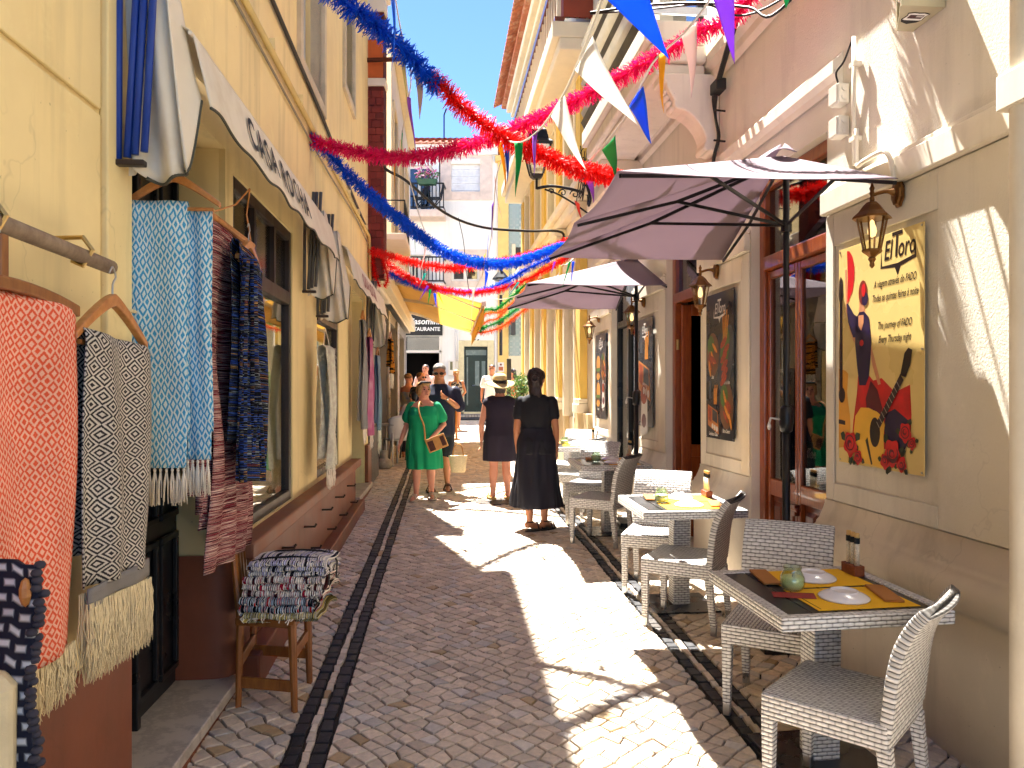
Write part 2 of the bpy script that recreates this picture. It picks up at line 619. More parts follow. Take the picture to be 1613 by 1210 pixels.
def joint_mat():
    t = NT('paving_joint')
    co = t.coord()
    n = t.noise(co, 90, 4); n2 = t.noise(co, 2.5, 4)
    c = t.mix(n.outputs[0], (0.014, 0.010, 0.007), (0.045, 0.034, 0.025))
    c = t.mix(t.maprange(n2.outputs[0], 0.50, 0.66, 0, 0.5), c, (0.13, 0.10, 0.075))
    t.link(c, t.b.inputs['Base Color']); t.b.inputs['Roughness'].default_value = 0.95
    t.bump(n.outputs[0], 0.6, 0.006)
    return t.m
mb = MB()
def street(w, s):                  # w = metres from the left wall line
    return XL(s) + w
sl = list(np.linspace(-1.0, 27.0, 29))
for a, b in zip(sl, sl[1:]):
    mb.quad((XL(a) - 0.6, a, g(a) - 0.012), (XR(a) + 0.6, a, g(a) - 0.012), (XR(b) + 0.6, b, g(b) - 0.012), (XL(b) - 0.6, b, g(b) - 0.012))
pavement = build('pavement', mb, joint_mat(), fix=False)
tag(pavement, 'limestone cobble paving of the lane with black double lines', None, kind='structure')

def stone_mat():
    t = NT('cobble_stone')
    at_ = t.new('ShaderNodeAttribute'); at_.attribute_name = 'stone'
    co = t.coord()
    n = t.noise(co, 34, 6, 0.7); n2 = t.noise(co, 1.1, 4)
    k = t.mix(t.maprange(n.outputs[0], 0.3, 0.7), (0.78, 0.77, 0.76), (1.14, 1.13, 1.12))
    c = t.mix(1.0, at_.outputs['Color'], k, 'MULTIPLY')
    c = t.mix(t.maprange(n2.outputs[0], 0.52, 0.75, 0, 0.30), c, (0.30, 0.23, 0.17))
    t.link(c, t.b.inputs['Base Color'])
    t.link(t.maprange(n.outputs[0], 0.3, 0.7, 0.40, 0.66), t.b.inputs['Roughness'])
    t.b.inputs['Specular IOR Level'].default_value = 0.45
    nb = t.noise(co, 130, 4)
    t.bump(nb.outputs[0], 0.35, 0.003)
    return t.m
STONE = stone_mat()

def clip(poly, axis_lo, axis_hi):
    for lim, sg in ((axis_lo, 1), (axis_hi, -1)):
        out = []
        for i in range(len(poly)):
            a, b = poly[i], poly[(i + 1) % len(poly)]
            da, db = (a[0] - lim) * sg, (b[0] - lim) * sg
            if da >= 0: out.append(a)
            if da * db < 0:
                t_ = da / (da - db)
                out.append((a[0] + (b[0] - a[0]) * t_, a[1] + (b[1] - a[1]) * t_))
        poly = out
        if len(poly) < 3: return []
    return poly
def area(p):
    return abs(sum(p[i][0] * p[(i + 1) % len(p)][1] - p[(i + 1) % len(p)][0] * p[i][1] for i in range(len(p)))) / 2

stones = []                        # (polygon in (w, s), colour)
cr = random.Random(21)
def stone_col():
    k = cr.random()
    v = cr.uniform(0.80, 1.12)
    if k < 0.025: c = (0.50, 0.36, 0.20)
    elif k < 0.15: c = (0.62, 0.51, 0.40)
    elif k < 0.26: c = (0.66, 0.61, 0.55)
    else: c = (0.75, 0.64, 0.51)
    return tuple(x * v for x in c)
CS = 0.079
ang = R(44)
ca, sa = math.cos(ang), math.sin(ang)
def warp(w, s):
    q = mnoise.noise(Vector((w * 1.3, s * 1.3, 0.3)))
    q2 = mnoise.noise(Vector((w * 1.3, s * 1.3, 9.3)))
    return w + q * 0.055, s + q2 * 0.055
jit = {}
def node(i, j):
    if (i, j) not in jit:
        jj = 0.0145
        x, y = i * CS, j * CS
        w = x * ca - y * sa + cr.uniform(-jj, jj); s_ = x * sa + y * ca + cr.uniform(-jj, jj)
        jit[(i, j)] = warp(w, s_)
    return jit[(i, j)]
S0, S1 = 1.9, 26.0
N = int(30 / CS)
for i in range(-20, N):
    for j in range(-60, N):
        x, y = (i + .5) * CS, (j + .5) * CS
        w = x * ca - y * sa; s_ = x * sa + y * ca
        if not (S0 < s_ < S1): continue
        W = XR(s_) - XL(s_)
        if not (-0.25 < w < W + 0.25): continue
        q = [node(i, j), node(i + 1, j), node(i + 1, j + 1), node(i, j + 1)]
        c_ = stone_col()
        zones = [(-0.25, 0.431), (0.619, W - 0.907), (W - 0.715, W + 0.25)]
        for lo, hi in zones:
            p_ = clip(q, lo, hi)
            if p_ and area(p_) > 0.18 * CS * CS: stones.append((p_, c_))
for side in (0, 1):
    for lo, hi, black in ((0.437, 0.500, 1), (0.506, 0.544, 0), (0.550, 0.613, 1)):
        s_ = S0
        while s_ < S1:
            ln = cr.uniform(0.075, 0.12)
            W = XR(s_) - XL(s_)
            wob_ = .012 * mnoise.noise(Vector((side * 7.0, s_ * .9, 3.3))) + .006 * mnoise.noise(Vector((side * 5.0, s_ * 4.0, 1.3)))
            a, b = (lo, hi) if side == 0 else (W - 0.72 - (hi - 0.435) , W - 0.72 - (lo - 0.435))
            w1 = lambda: cr.uniform(-0.006, 0.006)
            a += wob_; b += wob_
            p_ = [(a + w1(), s_), (b + w1(), s_), (b + w1(), s_ + ln), (a + w1(), s_ + ln)]
            v = cr.uniform(0.8, 1.25)
            c_ = (0.026 * v, 0.027 * v, 0.031 * v) if black else stone_col()
            stones.append((p_, c_))
            s_ += ln
def stone_shape(mb, cols, poly, c_, far):
    n = len(poly)
    cx = sum(q[0] for q in poly) / n; cy = sum(q[1] for q in poly) / n
    tx, ty = cr.uniform(-0.035, 0.035), cr.uniform(-0.035, 0.035)
    h0 = cr.uniform(-0.0025, 0.003) + .008 * mnoise.noise(Vector((cx * 1.6, cy * 1.6, 5.0)))
    def ring(k, z):
        r = []
        for w, s_ in poly:
            d = math.hypot(w - cx, s_ - cy) + 1e-6
            f = max(0.3, 1 - k / d)
            ww, ss = cx + (w - cx) * f, cy + (s_ - cy) * f
            zz = z + h0 + ((ww - cx) * tx + (ss - cy) * ty if z > 0 else 0)
            r.append(mb.p(XL(ss) + ww, ss, g(ss) + zz))
        return r
    rings = [ring(0.0055, -0.022), ring(0.0070, 0.000)] + ([] if far else [ring(0.0120, 0.0036)])
    f0 = len(mb.f)
    for a, b in zip(rings, rings[1:]):
        for k in range(n):
            j = (k + 1) % n
            mb.f.append((a[k], a[j], b[j], b[k]))
    mb.f.append(tuple(rings[-1]))
    cols += [c_] * (len(mb.f) - f0)
def set_cols(o, cols):
    at_ = o.data.attributes.new('stone', 'FLOAT_COLOR', 'FACE')
    arr = np.ones((len(cols), 4), dtype=np.float32); arr[:, :3] = cols
    at_.data.foreach_set('color', arr.ravel())
def in_view(p_):
    w, s_ = p_[0]
    x = XL(s_) + w
    px = 806.5 + x / s_ * FPX; py = 615 + (1.65 - g(s_)) / s_ * FPX
    return 30 < px < 1200 and py < 1205
def quick_mesh(name, mb, mat, parent, cols=None, kind=None):
    me = bpy.data.meshes.new(name)
    me.from_pydata([tuple(q) for q in mb.v], [], mb.f)
    me.materials.append(mat)
    o = bpy.data.objects.new(name, me); col.objects.link(o); o.parent = parent
    WM[o.name] = Matrix.Identity(4)
    if cols: set_cols(o, cols)
    if kind: o['kind'] = kind
    return o
stones.sort(key=lambda t_: sum(q[1] for q in t_[0]) / len(t_[0]))
single = [t_ for t_ in stones if in_view(t_[0]) and area(t_[0]) > 0.4 * CS * CS][:290]
ids = set(id(t_) for t_ in single)
for t_ in single:
    mb = MB(); cols = []
    stone_shape(mb, cols, t_[0], t_[1], False)
    quick_mesh('cobblestone', mb, STONE, pavement, cols)
mb = MB(); cols = []
for t_ in stones:
    if id(t_) not in ids: stone_shape(mb, cols, t_[0], t_[1], t_[0][0][1] > 13)
quick_mesh('cobble_field', mb, STONE, pavement, cols, kind='stuff')

# cross street beyond the lane
mb = MB()
mb.quad((-25, 25.9, g(27) + 0.0), (25, 25.9, g(27) + 0.0), (25, 28.6, g(27) + 0.004), (-25, 28.6, g(27) + 0.004))
cs = build('cross_street', mb, M('asphalt', (0.045, 0.045, 0.05), 0.85, bump=0.3, bs=120), fix=False)
tag(cs, 'narrow dark cross street at the end of the lane', None, kind='structure')
mb = MB()
mb.box(-25, 25, 27.75, 28.48, g(27) - 0.1, g(27) + 0.11)
pv = build('sidewalk', mb, brick_mat('sidewalk_stone', (0.34, 0.30, 0.26), (0.42, 0.38, 0.33), (0.12, 0.1, 0.08), 0.11, 0.1, 0.012, 0.7), bevel=0.02)
tag(pv, 'raised stone pavement in front of the white house', None, kind='structure')

# round drain cover and shallow gutter grate set in the lane
mb = MB()
c0 = Vector((XL(9.9) + 1.75, 9.9, g(9.9) + 0.006))
prof = [(0.30, -0.01), (0.30, 0.004), (0.275, 0.006), (0.27, 0.002), (0.25, 0.004), (0.02, 0.005)]
mb.lathe(prof, c0, 28)
tag(build('drain_cover', mb, M('cast_iron', (0.07, 0.065, 0.06), 0.55, metal=0.6, bump=0.4, bs=50), fix=True),
    'round cast iron drain cover between the walking couple and the hat wearer', 'drain cover')

# ------------------------------------------------------------------ walls with openings
def wall_holes(mb, s0, s1, z0, z1, holes, depth, o=0.0):
    S = sorted({s0, s1} | {h[0] for h in holes} | {h[1] for h in holes})
    Z = sorted({z0, z1} | {h[2] for h in holes} | {h[3] for h in holes})
    S = [q for q in S if s0 <= q <= s1]; Z = [q for q in Z if z0 <= q <= z1]
    for a, b in zip(S, S[1:]):
        for c, d in zip(Z, Z[1:]):
            m_, k_ = (a + b) / 2, (c + d) / 2
            if any(h[0] < m_ < h[1] and h[2] < k_ < h[3] for h in holes): continue
            mb.quad((a, o, c), (b, o, c), (b, o, d), (a, o, d))
    for h in holes:
        a, b, c, d = h[:4]
        e = o - depth
        mb.quad((a, o, c), (a, e, c), (a, e, d), (a, o, d))
        mb.quad((b, o, c), (b, e, c), (b, e, d), (b, o, d))
        mb.quad((a, o, d), (a, e, d), (b, e, d), (b, o, d))
        mb.quad((a, o, c), (a, e, c), (b, e, c), (b, o, c))
def shell(mb, s0, s1, z0, z1, depth, o=0.0):
    """back, ends and roof of a building"""
    e = o - depth
    mb.quad((s0, e, z0), (s1, e, z0), (s1, e, z1), (s0, e, z1))
    mb.quad((s0, o, z0), (s0, e, z0), (s0, e, z1), (s0, o, z1))
    mb.quad((s1, o, z0), (s1, e, z0), (s1, e, z1), (s1, o, z1))
    mb.quad((s0, o, z1), (s1, o, z1), (s1, e, z1), (s0, e, z1))
def room(mb, s0, s1, z0, z1, o0, depth):
    e = o0 - depth
    mb.quad((s0, e, z0), (s1, e, z0), (s1, e, z1), (s0, e, z1))
    mb.quad((s0, o0, z0), (s0, e, z0), (s0, e, z1), (s0, o0, z1))
    mb.quad((s1, o0, z0), (s1, e, z0), (s1, e, z1), (s1, o0, z1))
    mb.quad((s0, o0, z1), (s1, o0, z1), (s1, e, z1), (s0, e, z1))
    mb.quad((s0, o0, z0), (s1, o0, z0), (s1, e, z0), (s0, e, z0))

# ------------------------------------------------------------------ yellow shop house on the left
YEL = M('yellow_render', '#f0dba2', 0.8, var=0.06, vs=1.6, bump=0.12, bs=45, bd=0.004, stain=(1.3, 0.35, lin('#d9bf82')), weather=1.3)
BRN = M('brown_plinth_paint', '#7d4730', 0.5, var=0.14, vs=2.2, bump=0.12, bs=35, stain=(2.0, 0.4, lin('#54321f')), weather=1.0)
BLK = M('black_lacquer', (0.012, 0.012, 0.013), 0.32, var=0.2, bump=0.08, bs=30)
DKW = M('dark_window_timber', (0.035, 0.022, 0.017), 0.45, var=0.25, bump=0.15, bs=40)
GLS = glass_mat('window_glass', refl=0.06)
MARB = None
def marble():
    t = NT('worn_marble')
    co = t.coord()
    n = t.noise(co, 3.2, 8, 0.7); n2 = t.noise(co, 1.3, 5)
    v = t.math('ABSOLUTE', t.math('SUBTRACT', n.outputs[0], 0.5))
    f = t.maprange(v, 0.0, 0.06, 1, 0)
    c = t.mix(n2.outputs[0], (0.50, 0.44, 0.37), (0.62, 0.57, 0.50))
    c = t.mix(t.math('MULTIPLY', f, 0.5), c, (0.22, 0.19, 0.17))
    t.link(c, t.b.inputs['Base Color']); t.b.inputs['Roughness'].default_value = 0.35
    nb = t.noise(co, 40, 4); t.bump(nb.outputs[0], 0.12, 0.004)
    return t.m
MARB = marble()
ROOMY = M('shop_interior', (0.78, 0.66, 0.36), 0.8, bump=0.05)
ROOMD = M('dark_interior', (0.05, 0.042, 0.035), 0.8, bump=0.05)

yb = thing('yellow_house', 'yellow rendered shop house with brown plinth, textiles hanging outside', 'house', LW(5, 0, g(5)))
YH = 10.8
HL = [(2.76, 4.02, g(3.4) + 0.10, 2.88), (4.16, 5.76, 0.86, 2.80), (6.84, 8.20, 0.88, 2.80), (9.35, 10.75, g(10) + 0.12, 2.85),
      (6.02, 7.08, 4.2, 5.75), (8.6, 9.4, 5.0, 6.2), (2.9, 3.9, 4.3, 5.9)]
mb = MB(LW)
wall_holes(mb, -3.0, 11.25, -0.4, YH, HL, 0.27)
shell(mb, -3.0, 11.25, -0.4, YH, 5.5)
build('wall', mb, YEL, yb)
# rounded far corner of the door recess
mb = MB(LW)
prof = [(4.02 + 0.0, -0.27), (4.005, -0.10), (4.01, -0.05), (4.03, -0.015), (4.06, 0.004), (4.15, 0.004)]
mb.loft([[(s_, o_, z) for s_, o_ in prof] for z in (0.80, 2.88)], cap=False, closed=False)
build('corner_moulding', mb, YEL, yb, smooth=True)
mb = MB(LW)
prof = [(3.985, -0.27), (3.985, -0.10), (3.99, -0.04), (4.01, 0.015), (4.05, 0.035), (4.158, 0.04)]
mb.loft([[(s_, o_, z) for s_, o_ in prof] for z in (g(4) + 0.0, 0.66, 0.80, 0.815)], cap=False, closed=False)
build('corner_plinth', mb, BRN, yb, smooth=True)
# plinths, near run and under the windows
mb = MB(LW)
mb.box(-3, 2.75, 0.002, 0.035, -0.3, 0.80)
mb.box(4.158, 9.30, 0.002, 0.05, -0.3, 0.755)
mb.box(10.78, 11.26, 0.002, 0.05, -0.3, 0.90)
build('plinth', mb, BRN, yb, bevel=0.012)
mb = MB(LW)
mb.box(4.12, 9.33, -0.25, 0.115, 0.76, 0.845)
build('window_sill', mb, M('brown_sill', '#86543c', 0.55, var=0.15, bump=0.15, bs=30, stain=(3, 0.4, lin('#5d3a2a'))), yb, bevel=0.012)
mb = MB(LW)
mb.hexa([(4.10, 0.05, -0.2), (9.35, 0.05, -0.2), (9.35, 0.17, -0.2), (4.10, 0.17, -0.2)],
        [(4.10, 0.05, g(4.1) + 0.16), (9.35, 0.05, g(9.3) + 0.12), (9.35, 0.15, g(9.3) + 0.12), (4.10, 0.15, g(4.1) + 0.16)])
build('footing', mb, BRN, yb, bevel=0.01)
for s_ in (4.35, 5.15, 5.95, 6.8, 7.6, 8.5):
    mb = MB(LW)
    mb.tube([(s_, 0.04, 0.62), (s_, 0.13, 0.62), (s_ + 0.01, 0.14, 0.64)], 0.009, 6)
    build('iron_peg', mb, DKW, yb)
    if s_ > 5:
        mb = MB(LW)
        mb.tube([(s_ + 0.3, 0.04, 0.40), (s_ + 0.3, 0.12, 0.40), (s_ + .31, 0.13, 0.42)], 0.009, 6)
        build('iron_peg', mb, DKW, yb)
# pilaster by the door and panel grooves of the near wall
mb = MB(LW)
mb.box(2.56, 2.758, 0.002, 0.03, 0.80, YH)
build('pilaster', mb, YEL, yb, bevel=0.006)
mb = MB(LW)
mb.box(-3, 2.54, 0.002, 0.016, 0.8, 2.065)
mb.box(-3, 2.54, 0.002, 0.016, 2.085, 2.535)
mb.box(-3, 2.54, 0.002, 0.016, 2.555, 4.2)
build('wall_panel', mb, YEL, yb, bevel=0.005)
# marble steps
for a, b, zt, o1 in ((2.50, 4.06, g(3.3) + 0.085, 0.07), (9.3, 10.9, g(10) + 0.11, 0.10)):
    mb = MB(LW)
    mb.box(a, b, -0.30, o1, zt - 0.035, zt + (0.02 if a < 5 else 0.02))
    build('step', mb, MARB, yb, bevel=0.006)
    mb = MB(LW)
    mb.box(a + 0.01, b - 0.01, -0.3, o1 - 0.02, -0.2, zt - 0.036)
    build('step_riser', mb, BRN, yb)
# black double door, panelled
zt = g(3.3) + 0.105
dr = None
mb = MB(LW); mb.box(2.77, 4.0, -0.275, -0.235, zt, 2.86)
dr = build('door', mb, BLK, yb)
for a, b in ((2.80, 3.06), (3.10, 3.36), (3.44, 3.70), (3.74, 3.97)):
    for c, d in ((zt + 0.08, 0.95), (1.03, 1.98), (2.08, 2.80)):
        mb = MB(LW)
        for (x0, x1, y0, y1) in ((a, b, c, c + 0.03), (a, b, d - 0.03, d), (a, a + 0.03, c + 0.031, d - 0.031), (b - 0.03, b, c + 0.031, d - 0.031)):
            mb.box(x0, x1, -0.234, -0.212, y0, y1)
        build('panel_moulding', mb, BLK, dr, bevel=0.004)
mb = MB(LW); mb.box(3.385, 3.425, -0.234, -0.19, zt, 2.84); build('closing_strip', mb, BLK, dr, bevel=0.006)
mb = MB(LW); mb.box(3.45, 3.475, -0.211, -0.195, 1.0, 1.16); build('lock_plate', mb, M('steel', (0.5, 0.5, 0.5), 0.3, 1.0), dr)
# shop windows
def shop_window(a, b, z0, zt_, z1, dep, bars):
    w = MB(LW)
    f = 0.07
    oo, oi = -dep, -dep - 0.06
    w.box(a, a + f, oi, oo, z0, z1); w.box(b - f, b, oi, oo, z0, z1)
    w.box(a + f, b - f, oi, oo, z1 - f, z1); w.box(a + f, b - f, oi, oo, z0, z0 + f)
    w.box(a + f, b - f, oi - 0.002, oo + 0.01, zt_ - 0.045, zt_ + 0.045)
    fr = build('shop_window', w, DKW, yb, bevel=0.006)
    for k in range(1, bars):
        s_ = a + (b - a) * k / bars
        m2 = MB(LW); m2.box(s_ - 0.025, s_ + 0.025, oi, oo, zt_ + 0.046, z1 - f); build('glazing_bar', m2, DKW, fr)
    m2 = MB(LW); m2.box(a + f, b - f, oi + 0.025, oi + 0.031, z0 + f, zt_ - 0.045); build('pane', m2, GLS, fr)
    m2 = MB(LW); m2.box(a + f, b - f, oi + 0.025, oi + 0.031, zt_ + 0.045, z1 - f); build('pane', m2, glass_mat('frosted_glass', (0.42, 0.40, 0.30), 0.05, 0.15), fr)
shop_window(4.16, 5.76, 0.86, 2.31, 2.80, 0.01, 3)
shop_window(6.84, 8.20, 0.88, 2.31, 2.80, 0.01, 2)
mb = MB(LW); room(mb, 4.10, 8.6, 0.70, 2.9, -0.262, 1.6)
build('shop_interior', mb, ROOMY, yb)
mb = MB(LW); mb.box(9.37, 10.73, -0.28, -0.24, g(10) + 0.1, 2.84); dr2 = build('door', mb, DKW, yb)
mb = MB(LW); mb.box(9.55, 10.0, -0.238, -0.23, 1.0, 2.6); build('pane', mb, GLS, dr2)
mb = MB(LW); mb.box(10.1, 10.55, -0.238, -0.23, 1.0, 2.6); build('pane', mb, GLS, dr2)
# upper windows with stone surround and louvred shutter
STN = M('pale_stone_trim', '#cdbfa2', 0.7, var=0.1, bump=0.2, bs=30, stain=(3, 0.4, lin('#8d7f6a')))
SHUT = M('grey_shutter', '#b9bcbc', 0.5, bump=0.05)
for a, b, c, d in HL[4:]:
    w = MB(LW)
    f = 0.09
    for bx_ in ((a - f, a, c - f, d + f), (b, b + f, c - f, d + f), (a, b, d, d + f), (a, b, c - f, c)):
        w.box(bx_[0], bx_[1], -0.1, 0.035, bx_[2], bx_[3])
    wo = build('window', w, STN, yb, bevel=0.005)
    m2 = MB(LW); m2.box(a + 0.02, b - 0.02, -0.2, -0.19, c, d); build('pane', m2, GLS, wo)
    m2 = MB(LW); m2.box(a + 0.001, b - 0.001, -0.262, -0.24, c, d); build('dark_backing', m2, ROOMD, wo)  # plain dark sheet behind the glass; the room's shade is its colour
    n_ = 7
    for k in range(n_):
        s_ = a + 0.03 + (b - a - 0.06) * (k + 0.5) / n_
        m2 = MB(LW); m2.box(s_ - 0.055, s_ + 0.055, -0.16, -0.13, c + 0.02, d - 0.02); build('slat', m2, SHUT, wo, bevel=0.006)
# cornice of the roof
mb = MB(LW); mb.box(-3, 11.27, 0.002, 0.22, YH - 0.25, YH + 0.01); build('cornice', mb, YEL, yb, bevel=0.02)
# conduit, brackets and cables along the facade
mb = MB(LW); mb.tube([(1.5, 0.03, 3.75), (11.1, 0.03, 3.82), (11.2, 0.03, 3.6), (11.2, 0.03, 2.9)], 0.022, 8)
cd = build('conduit', mb, M('conduit_paint', '#d8bd78', 0.5, bump=0.05), yb, smooth=True)
for s_ in np.arange(3, 11, 0.95):
    mb = MB(LW); mb.box(s_ - 0.015, s_ + 0.015, 0.002, 0.062, 3.735 + 0.007 * s_ * 1, 3.80 + 0.007 * s_); build('clip', mb, YEL, cd)
CAB = M('black_cable', (0.018, 0.017, 0.016), 0.5, bump=0)
mb = MB(LW); mb.tube(crom([(2, 0.02, 4.22), (5, 0.02, 4.13), (7, 0.02, 4.08), (9, 0.02, 3.95), (10.3, 0.02, 3.9), (11.2, 0.03, 3.86)], 30), 0.016, 6)
build('facade_cable', mb, CAB, yb, smooth=True)
mb = MB(LW); mb.tube(crom([(4, 0.015, 3.70), (7, 0.02, 3.68), (9.5, 0.02, 3.74), (11.1, 0.02, 3.7)], 24), 0.009, 6)
build('facade_cable', mb, M('grey_cable', (0.25, 0.22, 0.16), 0.6, bump=0), yb, smooth=True)
for k, (z, ) in enumerate(((1.92,), (1.80,))):
    mb = MB(LW)
    mb.tube([(2.62, 0.03, z), (2.62, 0.06, z), (2.64, 0.06, z)], 0.006, 6); mb.tube([(2.70, 0.03, z), (2.70, 0.06, z), (2.68, 0.06, z)], 0.006, 6)
    mb.tube([(2.61, 0.058, z), (2.71, 0.058, z)], 0.006, 6)
    build('door_hook', mb, M('bone_plastic', '#d8c79a', 0.4, bump=0), yb)

# ------------------------------------------------------------------ folded awnings
AWN = M('awning_canvas', '#f0e8d6', 0.85, var=0.05, vs=3, bump=0.12, bs=25, bd=0.006, stain=(4, 0.35, lin('#c2ad86')), transl=0.2)
BLUE_RIB = M('blue_rib_paint', '#1c3f97', 0.35, var=0.12, bump=0.05)
GREY_RIB = M('dark_rib_paint', (0.08, 0.08, 0.085), 0.4, bump=0.05)
LETT = M('black_lettering', (0.012, 0.012, 0.012), 0.7, bump=0)
TRIM = M('dark_awning_binding', (0.07, 0.07, 0.05), 0.8)
def awning(a, b, zb, zt_, om, ribmat, text, tmat, lab, tsz, zoff=0.0, tx=0.5, zdrape=2.38):
    t = thing('folded_awning', lab, 'awning', LW((a + b) / 2, 0, 2.4))
    L = b - a
    def val(u, v):               # long front face with the lettering
        s_ = a + 0.12 + (L - 0.12) * u
        ww = abs(u - tx) / .5
        sag = (0.016 * math.sin(u * 23) + 0.01 * math.sin(u * 51 + 1)) * min(1, .25 + ww ** 2)
        z = zt_ + (zb + 0.012 * math.sin(u * 40) - zt_) * v
        o = om - 0.05 + 0.06 * v + sag * v * 0.6
        return LW(s_, o, z)
    m = MB(); m.grid(val, 120, 10)
    fr = build('valance', m, AWN, t, smooth=True, solid=0.004)
    m = MB(); m.tube([val(u, 1.0) for u in np.linspace(0, 1, 80)], 0.006, 5); build('binding', m, TRIM, fr)
    m = MB()
    add_text(m, lambda x, y: val(min(1, max(0, (x) / L)), 0.52 - y / (zt_ - zb)) + Vector((0.011, 0, 0)), text, tsz, x=L * tx, sx=0.95, offset=0.0030, spacing=1.38)
    build('lettering', m, tmat, fr, fix=False, solid=0.001)
    m = MB()
    m.grid(lambda u, v: LW(a + 0.1 + (L - 0.1) * u, 0.03 + (om - 0.085) * v, zt_ + 0.10 - 0.10 * v + 0.01 * math.sin(u * 30)), 40, 4)
    build('top_canvas', m, AWN, t, smooth=True, solid=0.004)
    m = MB(LW); m.tube([(a + .1, om - .052, zt_ - .01), (b - .1, om - .052, zt_ - .01)], 0.008, 8)
    build('front_rail', m, AWN, t)
    for end in (0, 1):
        se = a if end == 0 else b - 0.06
        def drape(u, v):
            # u from the wall out and round the corner, v from top to bottom
            uu = min(u / 0.8, 1.0); cc = max(0, (u - 0.8) / 0.2)
            o = 0.03 + (om - 0.03) * uu * (0.55 + 0.45 * v)
            s_ = se + 0.035 * math.sin(uu * 17) * (0.4 + 0.6 * v) + cc * 0.16
            zlo = zdrape + 0.02 * math.sin(uu * 9) + 0.30 * cc ** 1.4
            zhi = zt_ + 0.12
            return LW(s_, o + 0.02 * math.sin(uu * 9 + v * 2), zhi + (zlo - zhi) * v)
        m = MB(); m.grid(drape, 40, 14)
        d_ = build('side_drape', m, AWN, t, smooth=True, solid=0.004)
        m = MB(); m.tube([drape(u, 1.0) for u in np.linspace(0.3, 1, 30)], 0.006, 5); build('binding', m, TRIM, d_)
        for k, (x0, x1) in enumerate(((0.03, 0.035), (0.06, 0.10), (0.085, 0.125), (0.115, 0.155))):
            m = MB(LW)
            so = se - 0.045
            m.tube([(so, x0, zdrape + 0.04 + 0.01 * k), (so, (x0 + x1) / 2, 2.8), (so, x1, zt_ + 0.25)], 0.013, 8)
            build('rib', m, ribmat if end == 0 else GREY_RIB, t, smooth=True)
        m = MB(LW); m.box(se - 0.065, se - 0.03, 0.015, 0.12, zdrape + 0.02, zdrape + 0.04); build('hinge', m, DKW, t, bevel=0.004)
    return t
awning(2.68, 6.18, 2.66, 2.93, 0.27, BLUE_RIB, 'CASA ROCHA', LETT, 'folded cream awning with blue ribs and black CASA ROCHA lettering', 0.20, tx=0.41)
RBT = M('red_blue_lettering', '#8d2230', 0.7, bump=0)
awning(6.75, 10.9, 2.62, 2.90, 0.30, GREY_RIB, 'CASA ROCHA', RBT, 'farther folded cream awning with grey ribs and red CASA ROCHA lettering', 0.19, tx=0.42, zdrape=2.25)
# ------------------------------------------------------------------ grey and white house farther up on the left
WHT = M('white_render', '#e3dcd0', 0.8, var=0.05, vs=1.2, bump=0.15, bs=40, stain=(1.0, 0.25, lin('#b8ab98')))
GRY = M('grey_render', '#8b857c', 0.8, var=0.08, vs=2, bump=0.2, bs=40)
GRYS = M('rough_grey_plinth', '#6b6b6e', 0.9, var=0.18, vs=6, bump=0.9, bs=30, bd=0.02)
BRK = M('dark_red_brick', '#7a2c26', 0.6, var=0.15, bump=0.3, bs=50, rnd=0.18)
ORG = M('orange_render', '#c4632f', 0.7, bump=0.15)
IRON = M('black_iron', (0.015, 0.015, 0.017), 0.45, metal=0.3, bump=0.1)
CREAM = M('cream_trim', '#ded0b0', 0.75, var=0.05, bump=0.12, bs=40)
ROOF = M('terracotta_tile', '#a4644a', 0.85, var=0.25, vs=9, bump=0.3, rnd=0.2, stain=(5, 0.5, lin('#d9c3a8')))

wb = thing('white_house', 'tall narrow house with dark red brick corner and white upper floor', 'house', LW(16, 0, g(16)))
mb = MB(LW)
H2 = 8.0
UW = [(14.6, 15.5, 4.6, 6.9), (16.9, 17.8, 4.6, 6.9), (19.0, 19.9, 4.6, 6.9)]
wall_holes(mb, 14.2, 21.5, 3.2, H2, UW, 0.2, 0.12)
shell(mb, 14.2, 21.5, 3.2, H2, 5.0, 0.12)
build('upper_wall', mb, WHT, wb)
mb = MB(LW); mb.box(11.52, 14.19, -5, 0.12, 3.2, 4.15); build('sun_gap_block', mb, WHT, wb, bevel=0.02)  # house kept low here, an added gap letting sun onto the lane
mb = MB(LW)
wall_holes(mb, 11.27, 21.5, -0.2, 3.19, [(12.45, 14.6, g(13) + 0.02, 2.95), (15.1, 17.2, g(16) + 0.05, 3.0), (17.8, 20.6, g(18) + 0.05, 3.0)], 0.3, 0.0)
shell(mb, 11.27, 21.5, -0.2, 3.19, 5.0, 0.0)
build('ground_floor_wall', mb, GRY, wb)
mb = MB(LW); mb.box(11.28, 12.44, 0.002, 0.05, 0.0, g(11.8) + 0.80); build('rough_plinth', mb, GRYS, wb, bevel=0.01)
GREYM = M('polished_stone', '#8d8475', 0.3, var=0.2, vs=7, bump=0.05)
for a, b in ((14.61, 15.09), (17.21, 17.79)):
    mb = MB(LW); mb.box(a, b, 0.002, 0.05, 0.1, 3.15); build('stone_pier', mb, GREYM, wb, bevel=0.01)
